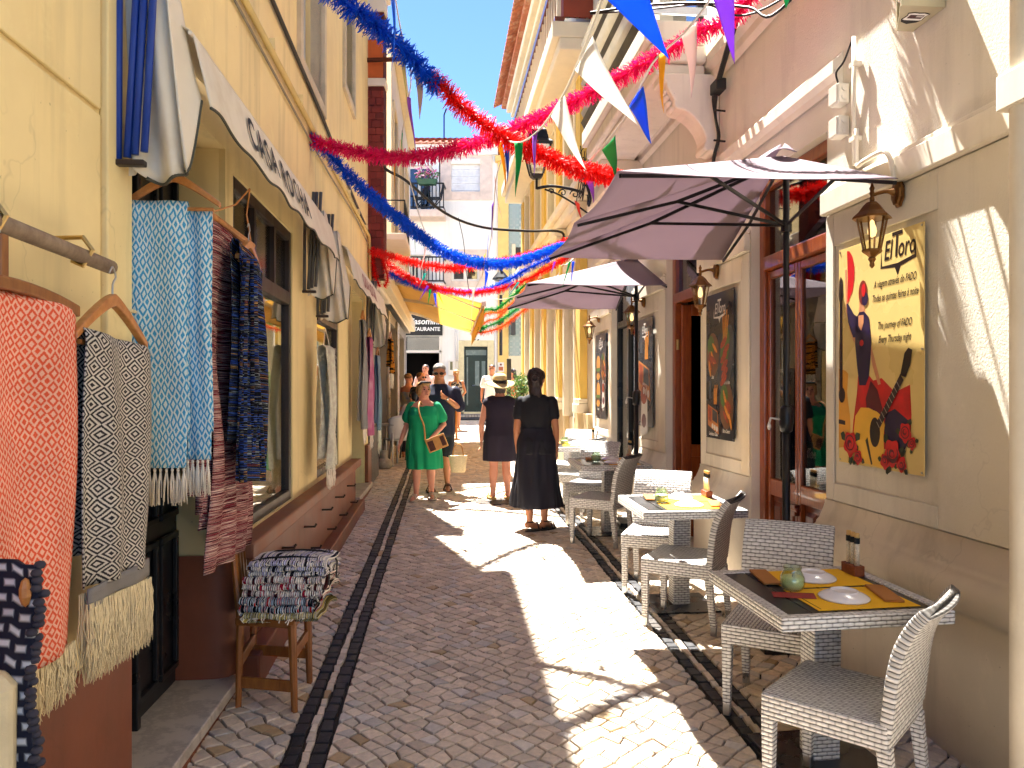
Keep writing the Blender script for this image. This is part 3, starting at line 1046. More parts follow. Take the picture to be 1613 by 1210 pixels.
for a, b in ((12.45, 14.6), (15.1, 17.2), (17.8, 20.6)):
    mb = MB(LW)
    z0 = g(a) + 0.1
    mb.box(a, a + 0.07, -0.2, -0.12, z0, 2.95); mb.box(b - 0.07, b, -0.2, -0.12, z0, 2.95); mb.box(a + .07, b - .07, -0.2, -0.12, 2.55, 2.62)
    mb.box((a + b) / 2 - 0.03, (a + b) / 2 + 0.03, -0.2, -0.12, z0, 2.549)
    fr = build('shop_front', mb, M('aluminium', '#a9a59c', 0.35, 0.6, bump=0), wb, bevel=0.005)
    mb = MB(LW); mb.box(a + .05, b - .05, -0.17, -0.16, z0, 2.95); build('pane', mb, glass_mat('shop_glass', (0.5, 0.5, 0.48), 0.25), fr)
mb = MB(LW); room(mb, 12.4, 20.7, 0.3, 3.0, -0.301, 2.0); build('interior', mb, M('grey_interior', (0.12, 0.1, 0.08), 0.8), wb)
# brick corner facing down the lane, with bands
f2 = lambda u, v, z: Vector((XL(11.25) - 0.02 + u, 11.255 - v, z))   # u to the street, v to the viewer
def bricks(z0, z1):
    bh, bw = 0.105, 0.135
    n = int((z1 - z0) / bh)
    share = {}
    for k in range(n):
        off = 0 if k % 2 else bw / 2
        u = -0.0
        while u < 0.235:
            w = bw if (u > 0 or not off) else off
            w = min(w, 0.245 - u)
            m = MB(f2)
            pr = 0.012 + 0.014 * rng.random()
            m.box(u + 0.004, u + w - 0.004, 0.001, pr, z0 + k * bh + 0.004, z0 + (k + 1) * bh - 0.004)
            build('brick', m, BRK, wb)
            u += w
mb = MB(f2); mb.box(0, 0.245, -0.25, 0.0, 3.25, 7.6); build('corner_pier', mb, M('brick_mortar', '#5a211c', 0.8), wb)
bricks(3.3, 5.98)
for q in ((0.27, -0.2, 0.03, 5.99, 6.10), (0.29, -0.2, 0.05, 6.66, 6.80), (0.27, -0.2, 0.04, 7.05, 7.25), (0.31, -0.251, 0.06, 7.26, 7.6)):
    mb = MB(f2); mb.box(-0.01, *q); build('corner_band', mb, WHT, wb, bevel=0.008)
mb = MB(f2); mb.box(0.0, 0.235, 0.0, 0.008, 6.11, 6.65); build('orange_panel', mb, ORG, wb)
for (a, b, c, d) in UW:
    mb = MB(LW)
    for q in ((a - .1, a, c - .1, d + .1), (b, b + .1, c - .1, d + .1), (a, b, d, d + .12), (a, b, c - .12, c)): mb.box(q[0], q[1], 0.0, 0.16, q[2], q[3])
    w_ = build('window', mb, CREAM, wb, bevel=0.006)
    mb = MB(LW); mb.box(a, b, -0.06, -0.05, c, d); build('pane', mb, glass_mat('blue_glass', (0.25, 0.3, 0.33), 0.35), w_)
mb = MB(LW); mb.box(14.2, 21.5, 0.121, 0.3, H2 - 0.1, H2 + 0.08); build('cornice', mb, CREAM, wb, bevel=0.015)
mb = MB(LW); mb.box(11.3, 21.5, 0.121, 0.25, 3.25, 3.5); build('string_course', mb, CREAM, wb, bevel=0.015)
# small balcony
mb = MB(LW); mb.box(12.0, 13.5, 0.13, 0.5, 3.95, 4.05); bl = build('balcony', mb, WHT, wb, bevel=0.01)
mb = MB(LW); mb.tube([(12.0, 0.13, 4.55), (12.0, 0.48, 4.55), (13.5, 0.48, 4.55), (13.5, .13, 4.55)], 0.012, 6); build('handrail', mb, IRON, bl)
for k in range(14):
    s_ = 12.03 + k * 0.112
    mb = MB(LW); mb.tube([(s_, 0.47, 4.05), (s_, 0.47, 4.55)], 0.006, 5); build('baluster', mb, IRON, bl)
# rusty bracket sticking out over the lane
mb = MB(); p0 = LW(11.2, 0.0, 6.32); mb.bar(p0 + Vector((0, -0.05, 0)), p0 + Vector((0.52, -0.08, 0)), 0.05, 0.05)
tag(build('iron_bracket', mb, M('rusty_iron', '#5b2d1c', 0.8, 0.3, var=0.35, bump=0.4, bs=40), bevel=0.004), 'rusty iron bar jutting from the yellow wall under the blue garland', 'bracket')

# open yellow awning over the lane
AWY = M('yellow_awning_canvas', '#f3d48a', 0.85, var=0.05, bump=0.08, transl=0.6)
WMET = M('white_metal', '#d9d4c8', 0.4, 0.1, bump=0.03)
ya = thing('open_awning', 'open yellow retractable awning on folding arms over restaurant tables', 'awning', LW(15, 0, 3.4))
wa, wb_ = LW(12.7, 0.1, 3.62), LW(19.2, 0.1, 3.62)
fa, fb = LW(12.7, 1.72, 3.06), LW(19.2, 1.72, 3.06)
mb = MB(); mb.grid(lambda u, v: wa.lerp(wb_, u).lerp(fa.lerp(fb, u), v) - Vector((0, 0, 0.05 * math.sin(v * PI))), 12, 8)
build('canvas', mb, AWY, ya, smooth=True, solid=0.004)
mb = MB(); mb.grid(lambda u, v: fa.lerp(fb, u) + Vector((0.012 * math.sin(u * 60), 0, -0.30 * v)), 40, 3)
build('valance', mb, AWY, ya, smooth=True, solid=0.004)
mb = MB(); mb.bar(fa, fb, 0.07, 0.09); build('front_bar', mb, WMET, ya, bevel=0.008)
mb = MB(); mb.bar(wa, wb_, 0.12, 0.14); build('roller_box', mb, WMET, ya, bevel=0.008)
for u in (0.12, 0.5, 0.88):
    p_, q_ = wa.lerp(wb_, u) + Vector((0.05, 0, -0.12)), fa.lerp(fb, u)
    mid = p_.lerp(q_, 0.5) + Vector((0, -0.75 if u < 0.7 else 0.5, 0.04))
    mb = MB(); mb.bar(p_, mid, 0.045, 0.06); mb.bar(mid, q_, 0.045, 0.06); build('folding_arm', mb, WMET, ya, bevel=0.006)
    mb = MB(); mb.ell(mid, (0.045, 0.045, 0.05)); build('elbow', mb, WMET, ya)

# ------------------------------------------------------------------ white house across the end of the lane
FWH = M('far_white_render', '#e6e3de', 0.8, var=0.05, vs=0.5, bump=0.1, stain=(0.6, 0.25, lin('#b9b4ac')), weather=.6)
STO = M('stone_surround', '#cfc3a8', 0.75, var=0.08, bump=0.15)
GRN = M('dark_green_door_paint', '#1f3331', 0.35, var=0.12, bump=0.05)
fbld = thing('far_white_house', 'white two storey house with tiled roof closing the end of the lane', 'house', (-2, 28.6, g(27)))
def fx(px): return (px - 806.5) / FPX * 28.5
def fz(py): return 1.65 + (615 - py) / FPX * 28.5
dX0, dX1 = fx(727), fx(772)
holes = [(fx(731), fx(768), fz(649), fz(546)), (fx(639), fx(692), g(27), fz(556)), (fx(639), fx(692), fz(552), fz(530)),
         (fx(640), fx(681), fz(337), fz(261)), (fx(711), fx(756), fz(302), fz(258)), (fx(640), fx(679), fz(448), fz(402)), (fx(711), fx(755), fz(443), fz(402))]
mb = MB(FW)
wall_holes(mb, -12, fx(784), 0.3, fz(233), holes, 0.25)
mb.quad((-12, 0, fz(233)), (fx(784), 0, fz(233)), (fx(784), -8, fz(233)), (-12, -8, fz(233)))
build('wall', mb, FWH, fbld)
mb = MB(FW); mb.box(-12, fx(784), -0.2, 0.12, fz(245), fz(234)); mb.box(-12, fx(784), -0.2, 0.2, fz(233.9), fz(228)); build('cornice', mb, FWH, fbld, bevel=0.02)
# roof of half round tiles
rf = None
mb = MB(FW); mb.hexa([(-12, 0.3, fz(230)), (fx(790), 0.3, fz(230)), (fx(790), -5, fz(230)), (-12, -5, fz(230))],
                     [(-12, 0.28, fz(229)), (fx(790), 0.28, fz(229)), (fx(790), -5, fz(229) + 1.75), (-12, -5, fz(229) + 1.75)])
rf = build('roof', mb, ROOF, fbld)
mb = MB(FW)
for i in range(64):
    x = fx(620) + i * 0.075 * 0.92 + 0.0
    if x > fx(790): break
tp = 0.23
x = fx(600)
while x < fx(790):
    for j in range(9):
        o0 = 0.36 - j * 0.42; o1 = o0 - 0.5
        za = fz(229) + 0.03 + (0.36 - o0) * 0.34; zb_ = fz(229) + 0.0 + (0.36 - o1) * 0.34
        ra = []; rb_ = []
        for k in range(6):
            a = PI * k / 5
            ra.append((x + 0.10 * math.cos(a), o0, za + 0.075 * math.sin(a))); rb_.append((x + 0.075 * math.cos(a), o1, zb_ + 0.055 * math.sin(a)))
        mb.loft([ra, rb_], cap=False, closed=False)
    x += tp
build('roof_tiles', mb, ROOF, rf, smooth=True, kind='stuff')
mb = MB(FW); mb.tube([(fx(692), -2.0, 11.2), (fx(692), -2, 12.3), (fx(696), -2, 12.55)], 0.03, 6); build('aerial', mb, IRON, rf)
# door 56
a, b, c, d = holes[0]
mb = MB(FW); w_ = 0.2
for q in ((a - w_, a, c - 0.1, d + 0.22), (b, b + w_ + 0.02, c - 0.1, d + 0.22), (a, b, d, d + 0.22), (a - w_, b + w_, c - 0.2, c)): mb.box(q[0], q[1], -0.05, 0.06, q[2], q[3])
build('door_surround', mb, M('ochre_surround', '#d6caa2', 0.75, bump=0.1), fbld, bevel=0.01)
mb = MB(FW); mb.box(a + .001, b - .001, -0.2, -0.14, c + .001, d - .001); fd = build('front_door', mb, GRN, fbld)
FRO = M('frosted_pane', '#6f7f7f', 0.25, bump=0.02)
for (x0, x1, y0, y1) in ((0.06, 0.30, 0.30, 0.92), (0.46, 0.64, 0.22, 0.60), (0.74, 0.9, 0.22, 0.60), (0.06, 0.94, 0.05, 0.13), (0.10, 0.16, 0.16, 0.9)):
    if x1 == 0.30: continue
    mb = MB(FW); W_, H_ = b - a, d - c
    mb.box(a + x0 * W_, a + x1 * W_, -0.139, -0.132, d - y1 * H_, d - y0 * H_); build('glass_panel', mb, FRO, fd)
for (x0, x1, y0, y1) in ((0.46, 0.64, 0.66, 0.92), (0.72, 0.9, 0.66, 0.92)):
    mb = MB(FW); mb.box(a + x0 * W_, a + x1 * W_, -0.139, -0.12, d - y1 * H_, d - y0 * H_); build('raised_panel', mb, GRN, fd, bevel=0.02)
mb = MB(FW); mb.tube([(a + 0.36 * W_, -0.139, c + .95), (a + 0.36 * W_, -0.08, c + .95), (a + 0.48 * W_, -0.08, c + .96)], 0.02, 6); build('handle', mb, M('steel', (0.5, 0.5, 0.5), 0.3, 1.0), fd)
mb = MB(); add_text(mb, lambda x, y: FW(x, 0.012, y), '56', 0.26, x=fx(750), y=fz(539), offset=0.008); build('house_number', mb, LETT, fbld, fix=False)
# restaurant front
a, b, c, d = fx(639), fx(692), g(27), fz(530)
mb = MB(FW)
for q in ((a - .09, a, c, d + 0.0), (b, b + .09, c, d + 0.0), (a - .09, b + .09, fz(556), fz(552))): mb.box(q[0], q[1], -0.1, 0.05, q[2], q[3])
build('shop_frame', mb, WHT, fbld, bevel=0.01)
mb = MB(FW); mb.box(a - 0.05, b + 0.12, 0.002, 0.08, fz(528.5), fz(496)); sg = build('restaurant_sign', mb, M('sign_black', (0.014, 0.014, 0.015), 0.5, bump=0.03), fbld, bevel=0.006)
WL = M('white_lettering', (0.8, 0.8, 0.78), 0.6, bump=0)
mb = MB(); add_text(mb, lambda x, y: FW(x, 0.085, y), 'RESTAURANTE', 0.185, x=(a + b) / 2 + 0.02, y=fz(519), offset=0.006); build('lettering', mb, WL, sg, fix=False)
mb = MB(); add_text(mb, lambda x, y: FW(x, 0.085, y), 'A Casominha', 0.30, x=(a + b) / 2 + 0.02, y=fz(507), shear=0.15, offset=0.008); build('lettering', mb, WL, sg, fix=False)
mb = MB(FW); mb.box(a, b, -0.2, -0.19, fz(552), fz(530)); build('transom_pane', mb, glass_mat('dark_pane', (0.1, 0.1, 0.1), 0.12), fbld)
for k in range(5):
    mb = MB(FW); x0 = a + 0.08 + k * (b - a - 0.1) / 5
    mb.box(x0, x0 + 0.14, -0.3, -0.26, fz(549), fz(541)); build('transom_ornament', mb, M('grey_interior', (0.12, 0.1, 0.08), 0.8), fbld)
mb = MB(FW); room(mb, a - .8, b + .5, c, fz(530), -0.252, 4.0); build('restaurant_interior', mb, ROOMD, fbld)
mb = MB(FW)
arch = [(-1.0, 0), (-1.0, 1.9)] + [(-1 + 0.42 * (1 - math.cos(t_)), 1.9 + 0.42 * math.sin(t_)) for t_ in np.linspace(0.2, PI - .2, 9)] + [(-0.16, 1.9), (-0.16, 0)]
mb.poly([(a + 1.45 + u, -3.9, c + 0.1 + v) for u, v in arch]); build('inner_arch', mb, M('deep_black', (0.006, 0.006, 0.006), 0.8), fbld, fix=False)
for k in range(3):
    mb = MB(FW); mb.box(a + 0.55 + k * 0.15, a + 0.65 + k * 0.15, -3.7, -3.68, c + 0.9, c + 1.35); build('lit_pane', mb, M('lit_pane', (0.8, 0.8, 0.8), 0.4, emis=((0.9, 0.92, 1.0), 0.7)), fbld)
# balcony window, roller blind window, lower windows
BLN = None
def blind_mat():
    t = NT('roller_blind'); sp = t.new('ShaderNodeSeparateXYZ'); t.link(t.coord(), sp.inputs[0])
    w = t.math('SINE', t.math('MULTIPLY', sp.outputs[2], 2 * PI / 0.075))
    t.b.inputs['Base Color'].default_value = (0.68, 0.68, 0.69, 1); t.b.inputs['Roughness'].default_value = 0.5
    t.bump(w, 0.8, 0.02); return t.m
BLN = blind_mat()
def surround(h, w=0.42, mat=STO, top=0.25):
    a, b, c, d = h
    mb = MB(FW)
    for q in ((a - w, a, c - w * .7, d + top), (b, b + w, c - w * .7, d + top), (a, b, d, d + top), (a, b, c - w * .7, c)): mb.box(q[0], q[1], -0.02, 0.035, q[2], q[3])
    return build('window_surround', mb, mat, fbld, bevel=0.008)
PINK = M('pink_stone', '#d9c4b4', 0.75, bump=0.1)
sr = surround(holes[4], 0.45, PINK, 0.3)
a, b, c, d = holes[4]
nsl = 16
for k in range(nsl):
    z0 = c + (d - c) * k / nsl
    mb = MB(FW); mb.box(a, b, -0.12, -0.09 + 0.012 * (k % 2), z0 + 0.004, z0 + (d - c) / nsl - 0.004); build('blind_slat', mb, M('blind_white', '#dcdcde', 0.5, bump=0), sr)
mb = MB(FW); mb.box(a - .02, b + .02, -0.08, 0.1, d - 0.03, d + .16); build('blind_box', mb, WHT, sr, bevel=0.01)
for h in (holes[3], holes[5], holes[6]):
    a, b, c, d = h
    mb = MB(FW); mid = (a + b) / 2
    for q in ((a, a + .08, c, d), (b - .08, b, c, d), (mid - .07, mid + .07, c, d), (a + .08, mid - .07, d - .09, d), (mid + .07, b - .08, d - .09, d), (a + .08, mid - .07, c, c + .09), (mid + .07, b - .08, c, c + .09)):
        mb.box(q[0], q[1], -0.15, -0.09, q[2], q[3])
    wf = build('window', mb, WHT, fbld, bevel=0.01)
    for q in ((a + .08, mid - .07), (mid + .07, b - .08)):
        mb = MB(FW); mb.box(q[0], q[1], -0.13, -0.12, c + .09, d - .09); build('pane', mb, glass_mat('far_pane', (0.16, 0.17, 0.18), 0.2), wf)
    mb = MB(FW); mb.box(a, b, -0.6, -0.55, c, d); build('room_dark_sheet', mb, ROOMD, wf)  # dark sheet set back from the pane, coloured as the unlit room
    surround(h, 0.3, PINK if h is holes[6] else FWH, 0.2)
for i, (px0, px1, zf, zr) in enumerate(((632, 703, 337, 298), (632, 703, 450, 446))):
    x0, x1 = fx(px0), fx(px1)
    z0 = fz(zf); z1 = fz(zr) if i == 0 else z0 + 0.9
    mb = MB(FW); mb.box(x0, x1, 0.002, 0.85, z0 - 0.28, z0 - 0.02); bl = build('balcony', mb, PINK, fbld, bevel=0.02)
    for z_ in (z1, z0 + 0.06):
        mb = MB(FW); mb.tube([(x0 + .03, 0.05, z_), (x0 + .03, 0.8, z_), (x1 - .03, 0.8, z_), (x1 - .03, 0.05, z_)], 0.03, 6); build('handrail', mb, IRON, bl)
    n_ = 13
    for k in range(n_):
        x = x0 + .03 + (x1 - x0 - .06) * k / (n_ - 1)
        mb = MB(FW); mb.tube([(x, 0.8, z0 + .06), (x, 0.8, z1)], 0.019, 5); build('baluster', mb, IRON, bl)
# bistro chairs and flower box on that balcony
for k, px in enumerate((662, 687)):
    t = thing('bistro_chair', 'small black folding chair on the far balcony, ' + ('under the window' if k == 0 else 'beside the flower box'), 'chair', FW(fx(px), 0.4, fz(337)))
    bx0 = fx(px); zb0 = fz(337) - 0.02
    mb = MB(FW); mb.box(bx0 - .2, bx0 + .2, 0.25, 0.6, zb0 + .45, zb0 + .49); build('seat', mb, IRON, t)
    mb = MB(FW); mb.tube([(bx0 + .2, .25, zb0 + .47), (bx0 + .3, .25, zb0 + .95), (bx0 + .3, .6, zb0 + .95), (bx0 + .2, .6, zb0 + .47)], 0.025, 5); build('backrest', mb, IRON, t)
    for oo in (.28, .57):
        mb = MB(FW); mb.tube([(bx0 - .2, oo, zb0), (bx0 + .2, oo, zb0 + .47)], 0.02, 5); build('leg', mb, IRON, t)
        mb = MB(FW); mb.tube([(bx0 + .2, oo, zb0), (bx0 - .2, oo, zb0 + .47)], 0.02, 5); build('leg', mb, IRON, t)
t = thing('flower_box', 'green planter with pink flowers on the far balcony rail', 'planter', FW(fx(677), 0.8, fz(300)))
mb = MB(FW); x_ = fx(677); mb.hexa([(x_ - .3, .7, fz(301)), (x_ + .3, .7, fz(301)), (x_ + .3, .98, fz(301)), (x_ - .3, .98, fz(301))], [(x_ - .36, .66, fz(293)), (x_ + .36, .66, fz(293)), (x_ + .36, 1.02, fz(293)), (x_ - .36, 1.02, fz(293))])
build('box', mb, M('green_plastic', '#1f4a33', 0.4), t, bevel=0.01)
def leaf_cloud(mb, n, cfn, size, rnd_):
    for _ in range(n):
        c_ = Vector(cfn()); d = Vector((rnd_.gauss(0, 1), rnd_.gauss(0, 1), rnd_.gauss(0, 1))).normalized()
        e = d.cross(Vector((rnd_.gauss(0, 1), rnd_.gauss(0, 1), rnd_.gauss(0, 1)))).normalized()
        s_ = size * rnd_.uniform(0.6, 1.3)
        mb.poly([c_ - d * s_, c_ + e * s_ * .38, c_ + d * s_, c_ - e * s_ * .38])
fr_ = random.Random(3)
mb = MB(); leaf_cloud(mb, 90, lambda: FW(x_ + fr_.uniform(-.4, .4), 0.84 + fr_.uniform(-.2, .2), fz(291) + fr_.uniform(-.1, .25)), 0.08, fr_); build('leaves', mb, M('planter_leaf', '#4d6b35', 0.6), t, fix=False, kind='stuff')
mb = MB(); leaf_cloud(mb, 110, lambda: FW(x_ + fr_.uniform(-.42, .35), 0.84 + fr_.uniform(-.2, .2), fz(288) + fr_.uniform(-.05, .3)), 0.07, fr_); build('flowers', mb, M('pink_petal', '#c96a93', 0.6), t, fix=False, kind='stuff')
# meter box and pipes
mb = MB(FW); mb.box(fx(706), fx(717), 0.002, 0.16, fz(592), fz(568)); mt = build('meter_box', mb, WHT, fbld, bevel=0.02)
mb = MB(FW); mb.box(fx(709.5), fx(713.5), 0.161, 0.165, fz(583), fz(570)); build('meter_window', mb, M('meter_olive', '#6d6a4b', 0.4), mt)
for px in (718.5, 721.5, 781):
    mb = MB(FW); mb.tube([(fx(px), 0.04, fz(650 if px > 750 else 569)), (fx(px), 0.04, fz(500))], 0.035, 6); build('wall_pipe', mb, FWH, fbld, smooth=True)
mb = MB(FW); mb.tube([(fx(722), 0.03, fz(569)), (fx(722), 0.03, fz(520))], 0.015, 6); build('wall_cable', mb, CAB, fbld)

# yellow house and tiled house at the right of it
yf = thing('far_yellow_house', 'pale yellow house edge with a cornice beside the far white house', 'house', FW(fx(792), 0, g(27)))
FY = M('far_yellow_render', '#e3c076', 0.8, var=0.06, bump=0.1)
mb = MB(FW); mb.box(fx(784) + .002, fx(801), -6, 0.08, 0.3, fz(253)); build('wall', mb, FY, yf)
mb = MB(FW); mb.box(fx(780), fx(803), -1, 0.3, fz(257), fz(248)); build('cornice', mb, FY, yf, bevel=0.03)
mb = MB(FW); mb.box(fx(784), fx(794), 0.081, 0.1, fz(586), fz(571)); sg2 = build('wall_notice', mb, M('notice_white', '#ddd8cf', 0.5, bump=0), yf)
mb = MB(FW); mb.box(fx(785.5), fx(792.5), 0.101, 0.104, fz(584), fz(578)); build('notice_print', mb, M('notice_orange', '#b8653e', 0.6, bump=0), sg2)
mb = MB(FW); mb.box(fx(787.5), fx(790.5), 0.101, 0.104, fz(576), fz(573)); build('notice_emblem', mb, M('notice_red', '#7b2b22', 0.6, bump=0), sg2)
tb = thing('tiled_house', 'house faced with blue green patterned wall tiles, pale corner stone', 'house', FW(fx(810), 0, g(27)))
def azulejo():
    t = NT('patterned_tile')
    sp = t.new('ShaderNodeSeparateXYZ'); t.link(t.coord(), sp.inputs[0])
    a = t.math('SUBTRACT', t.math('FRACT', t.math('DIVIDE', sp.outputs[0], 0.21)), 0.5)
    b = t.math('SUBTRACT', t.math('FRACT', t.math('DIVIDE', sp.outputs[2], 0.21)), 0.5)
    d = t.math('SQRT', t.math('ADD', t.math('MULTIPLY', a, a), t.math('MULTIPLY', b, b)))
    w = t.math('SINE', t.math('MULTIPLY', d, 26.0))
    c = t.mix(t.maprange(w, -0.3, 0.3), (0.46, 0.52, 0.48), (0.10, 0.19, 0.19))
    e = t.math('MAXIMUM', t.math('ABSOLUTE', a), t.math('ABSOLUTE', b))
    c = t.mix(t.maprange(e, 0.455, 0.48), c, (0.4, 0.4, 0.36))
    t.link(c, t.b.inputs['Base Color']); t.b.inputs['Roughness'].default_value = 0.25
    return t.m
mb = MB(FW); mb.box(fx(801) + .002, fx(840), -5, 0.02, 2.9, fz(200)); build('wall', mb, azulejo(), tb)
mb = MB(FW); mb.box(fx(801) + .002, fx(840), -5, 0.05, 0.3, 2.895); build('base_wall', mb, CREAM, tb)
mb = MB(FW); mb.box(fx(806), fx(812), 0.021, 0.08, fz(470), fz(385)); build('door_jamb', mb, CREAM, tb)
mb = MB(FW); mb.box(fx(812) + .002, fx(820), 0.021, 0.04, fz(470), fz(390)); build('dark_doorway', mb, ROOMD, tb)
mb = MB(FW); mb.box(fx(805), fx(812), 0.051, 0.5, fz(528), fz(503)); build('air_conditioner', mb, M('grey_dark_box', (0.05, 0.05, 0.05), 0.6), tb, bevel=0.01)
# ------------------------------------------------------------------ restaurant house on the right
CRM = M('cream_stucco', '#dfd7c8', 0.85, var=0.04, vs=1.5, bump=0.55, bs=95, bd=0.006, stain=(1.1, 0.2, lin('#cdbfa6')), weather=1.0)
CRMS = M('cream_smooth', '#e8dfce', 0.75, var=0.05, vs=2, bump=0.1, bs=40, stain=(2.5, 0.3, lin('#c6b698')), weather=1.0)
PLN = M('grey_beige_plinth', '#ded5c4', 0.75, var=0.06, vs=2, bump=0.12, bs=35, stain=(2.2, 0.35, lin('#bdb09a')), weather=1.4)
WOOD = wood_mat('varnished_door_wood', '#7d3413', '#a0521f', 0.3, (4, 4, 0.5), 0.1, 0.4)
WOODD = wood_mat('varnished_dark_wood', '#4f1f0d', '#7a3515', 0.3, (4, 4, 0.5), 0.1, 0.4)
rb = thing('restaurant_house', 'cream stucco house with wooden doors, restaurant posters and balcony', 'house', RW(7, 0, g(7)))
RH = 9.0
DR = [(4.60, 5.72, g(5) + 0.02, 3.16), (6.80, 7.86, g(7) + 0.02, 3.16), (9.10, 10.32, g(9.7) + 0.02, 3.16), (6.9, 8.1, 4.5, 6.6)]
piers = [(2.05, 4.59, 3.56, 4.50), (5.73, 6.79, 5.88, 6.66), (7.87, 9.09, 8.10, 8.92), (10.33, 11.58, 10.5, 11.4)]
mb = MB(RW)
wall_holes(mb, -3, 11.6, -0.4, RH, DR, 0.22)
shell(mb, -3, 11.6, -0.4, RH, 6.0)
build('wall', mb, CRM, rb)
def lathe_band(prof, a, b):
    """moulding with profile [(o, z)] running from a to b, returned at the ends"""
    m = MB(RW)
    m.loft([[(a, 0.0, z) for o, z in prof]] + [[(s_, o, z) for o, z in prof] for s_ in (a, b)] + [[(b, 0.0, z) for o, z in prof]], cap=False, closed=False)
    return m
for a, b, p0, p1 in piers:
    a2 = a if a > 2.1 else -3
    zb0 = -0.3
    # plinth with torus and shoulder
    prof = [(0.075, zb0), (0.075, 0.70), (0.08, 0.72), (0.105, 0.74), (0.12, 0.78), (0.12, 0.82), (0.105, 0.86), (0.075, 0.885), (0.07, 0.90), (0.055, 0.915), (0.03, 0.97), (0.02, 1.0), (0.02, 1.02)]
    build('plinth', lathe_band(prof, a2, b), PLN, rb, smooth=True)
    # raised pier face with recessed panel
    m = MB(RW)
    zt = 2.655
    m.box(a2, p0, 0.002, 0.014, 1.02, zt); m.box(p1, b, 0.002, 0.014, 1.02, zt)
    m.box(p0, p1, 0.002, 0.014, 1.02, 1.125); m.box(p0, p1, 0.002, 0.014, 2.47, zt)
    build('pier_face', m, CRMS if a > 2.1 else CRM, rb, bevel=0.008)
    # impost band
    m = MB(RW)
    m.box(a2, b + 0.004, 0.002, 0.05, 2.66, 2.79); m.box(a2, b + .004, 0.002, 0.03, 2.792, 2.82)
    build('impost_band', m, CRMS, rb, bevel=0.008)
# string course over doors
prof = [(0.02, 3.36), (0.03, 3.40), (0.06, 3.43), (0.06, 3.50), (0.03, 3.52), (0.0, 3.56)]
build('string_course', lathe_band(prof, 4.42, 11.58), CRMS, rb)
prof = [(0.02, 4.14), (0.05, 4.18), (0.05, 4.24), (0.10, 4.28), (0.10, 4.36), (0.02, 4.40)]
build('cornice', lathe_band(prof, 4.3, 11.58), CRMS, rb)
# door 1, glazed with kick panels
def door_frame(a, b, z0, z1, tr=2.55):
    m = MB(RW); f = 0.085; oo = -0.06
    m.box(a, a + f, oo - .09, oo, z0, z1); m.box(b - f, b, oo - .09, oo, z0, z1); m.box(a + f, b - f, oo - .09, oo, z1 - f, z1); m.box(a + f, b - f, oo - .09, oo + .012, tr - .05, tr + .05)
    fr = build('door_frame', m, WOOD, rb, bevel=0.01)
    m = MB(RW); m.box(a + f, b - f, oo - .05, oo - .043, tr + .05, z1 - f); build('fanlight_pane', m, glass_mat('door_glass', (0.55, 0.55, 0.53), 0.10), fr)
    return fr
a, b, z0, z1 = DR[0]
fr = door_frame(a, b, z0, z1)
for (q0, q1) in ((a + .088, (a + b) / 2 - .003), ((a + b) / 2 + .003, b - .088)):
    m = MB(RW); f = 0.055; o0, o1 = -0.13, -0.085
    zk = 0.98
    m.box(q0, q0 + f * 0.7, o0, o1, z0 + .01, 2.495); m.box(q1 - f * 0.7, q1, o0, o1, z0 + .01, 2.495); m.box(q0 + f * .7, q1 - f * .7, o0, o1, z0 + .01, z0 + .13); m.box(q0 + f * .7, q1 - f * .7, o0, o1, zk - .07, zk + .05); m.box(q0 + f * .7, q1 - f * .7, o0, o1, 2.44, 2.495)
    lf = build('door_leaf', m, WOOD, rb, bevel=0.008)
    m = MB(RW); m.box(q0 + .03, q1 - .03, -0.112, -0.105, zk + .05, 2.44); build('pane', m, glass_mat('door_glass', (0.55, 0.55, 0.53), 0.10), lf)
    mid = (q0 + q1) / 2
    for (k0, k1) in ((q0 + f + .005, mid - .012), (mid + .012, q1 - f - .005)):
        m = MB(RW); m.hexa([(k0, -.125, z0 + .16), (k1, -.125, z0 + .16), (k1, -.125, zk - .10), (k0, -.125, zk - .10)], [(k0 + .035, -.095, z0 + .2), (k1 - .035, -.095, z0 + .2), (k1 - .035, -.095, zk - .14), (k0 + .035, -.095, zk - .14)]); build('kick_panel', m, WOODD, lf)
    m = MB(RW); m.box(q0 + f * .71, q1 - f * .71, -.128, -.115, z0 + .131, zk - .071); build('panel_back', m, WOODD, lf)
m = MB(RW); m.box((a + b) / 2 - .03, (a + b) / 2 + .03, -.084, -.05, .83, .9); m.tube([((a + b) / 2 - .06, -.06, .87), ((a + b) / 2 + .06, -.06, .87)], 0.014, 6); build('bolt', m, WOODD, rb)
# interior with a few things seen through the glass
m = MB(RW); room(m, 4.3, 10.6, g(5), 3.2, -0.222, 3.0); build('dining_room', m, M('dim_room', (0.10, 0.09, 0.075), 0.8), rb)
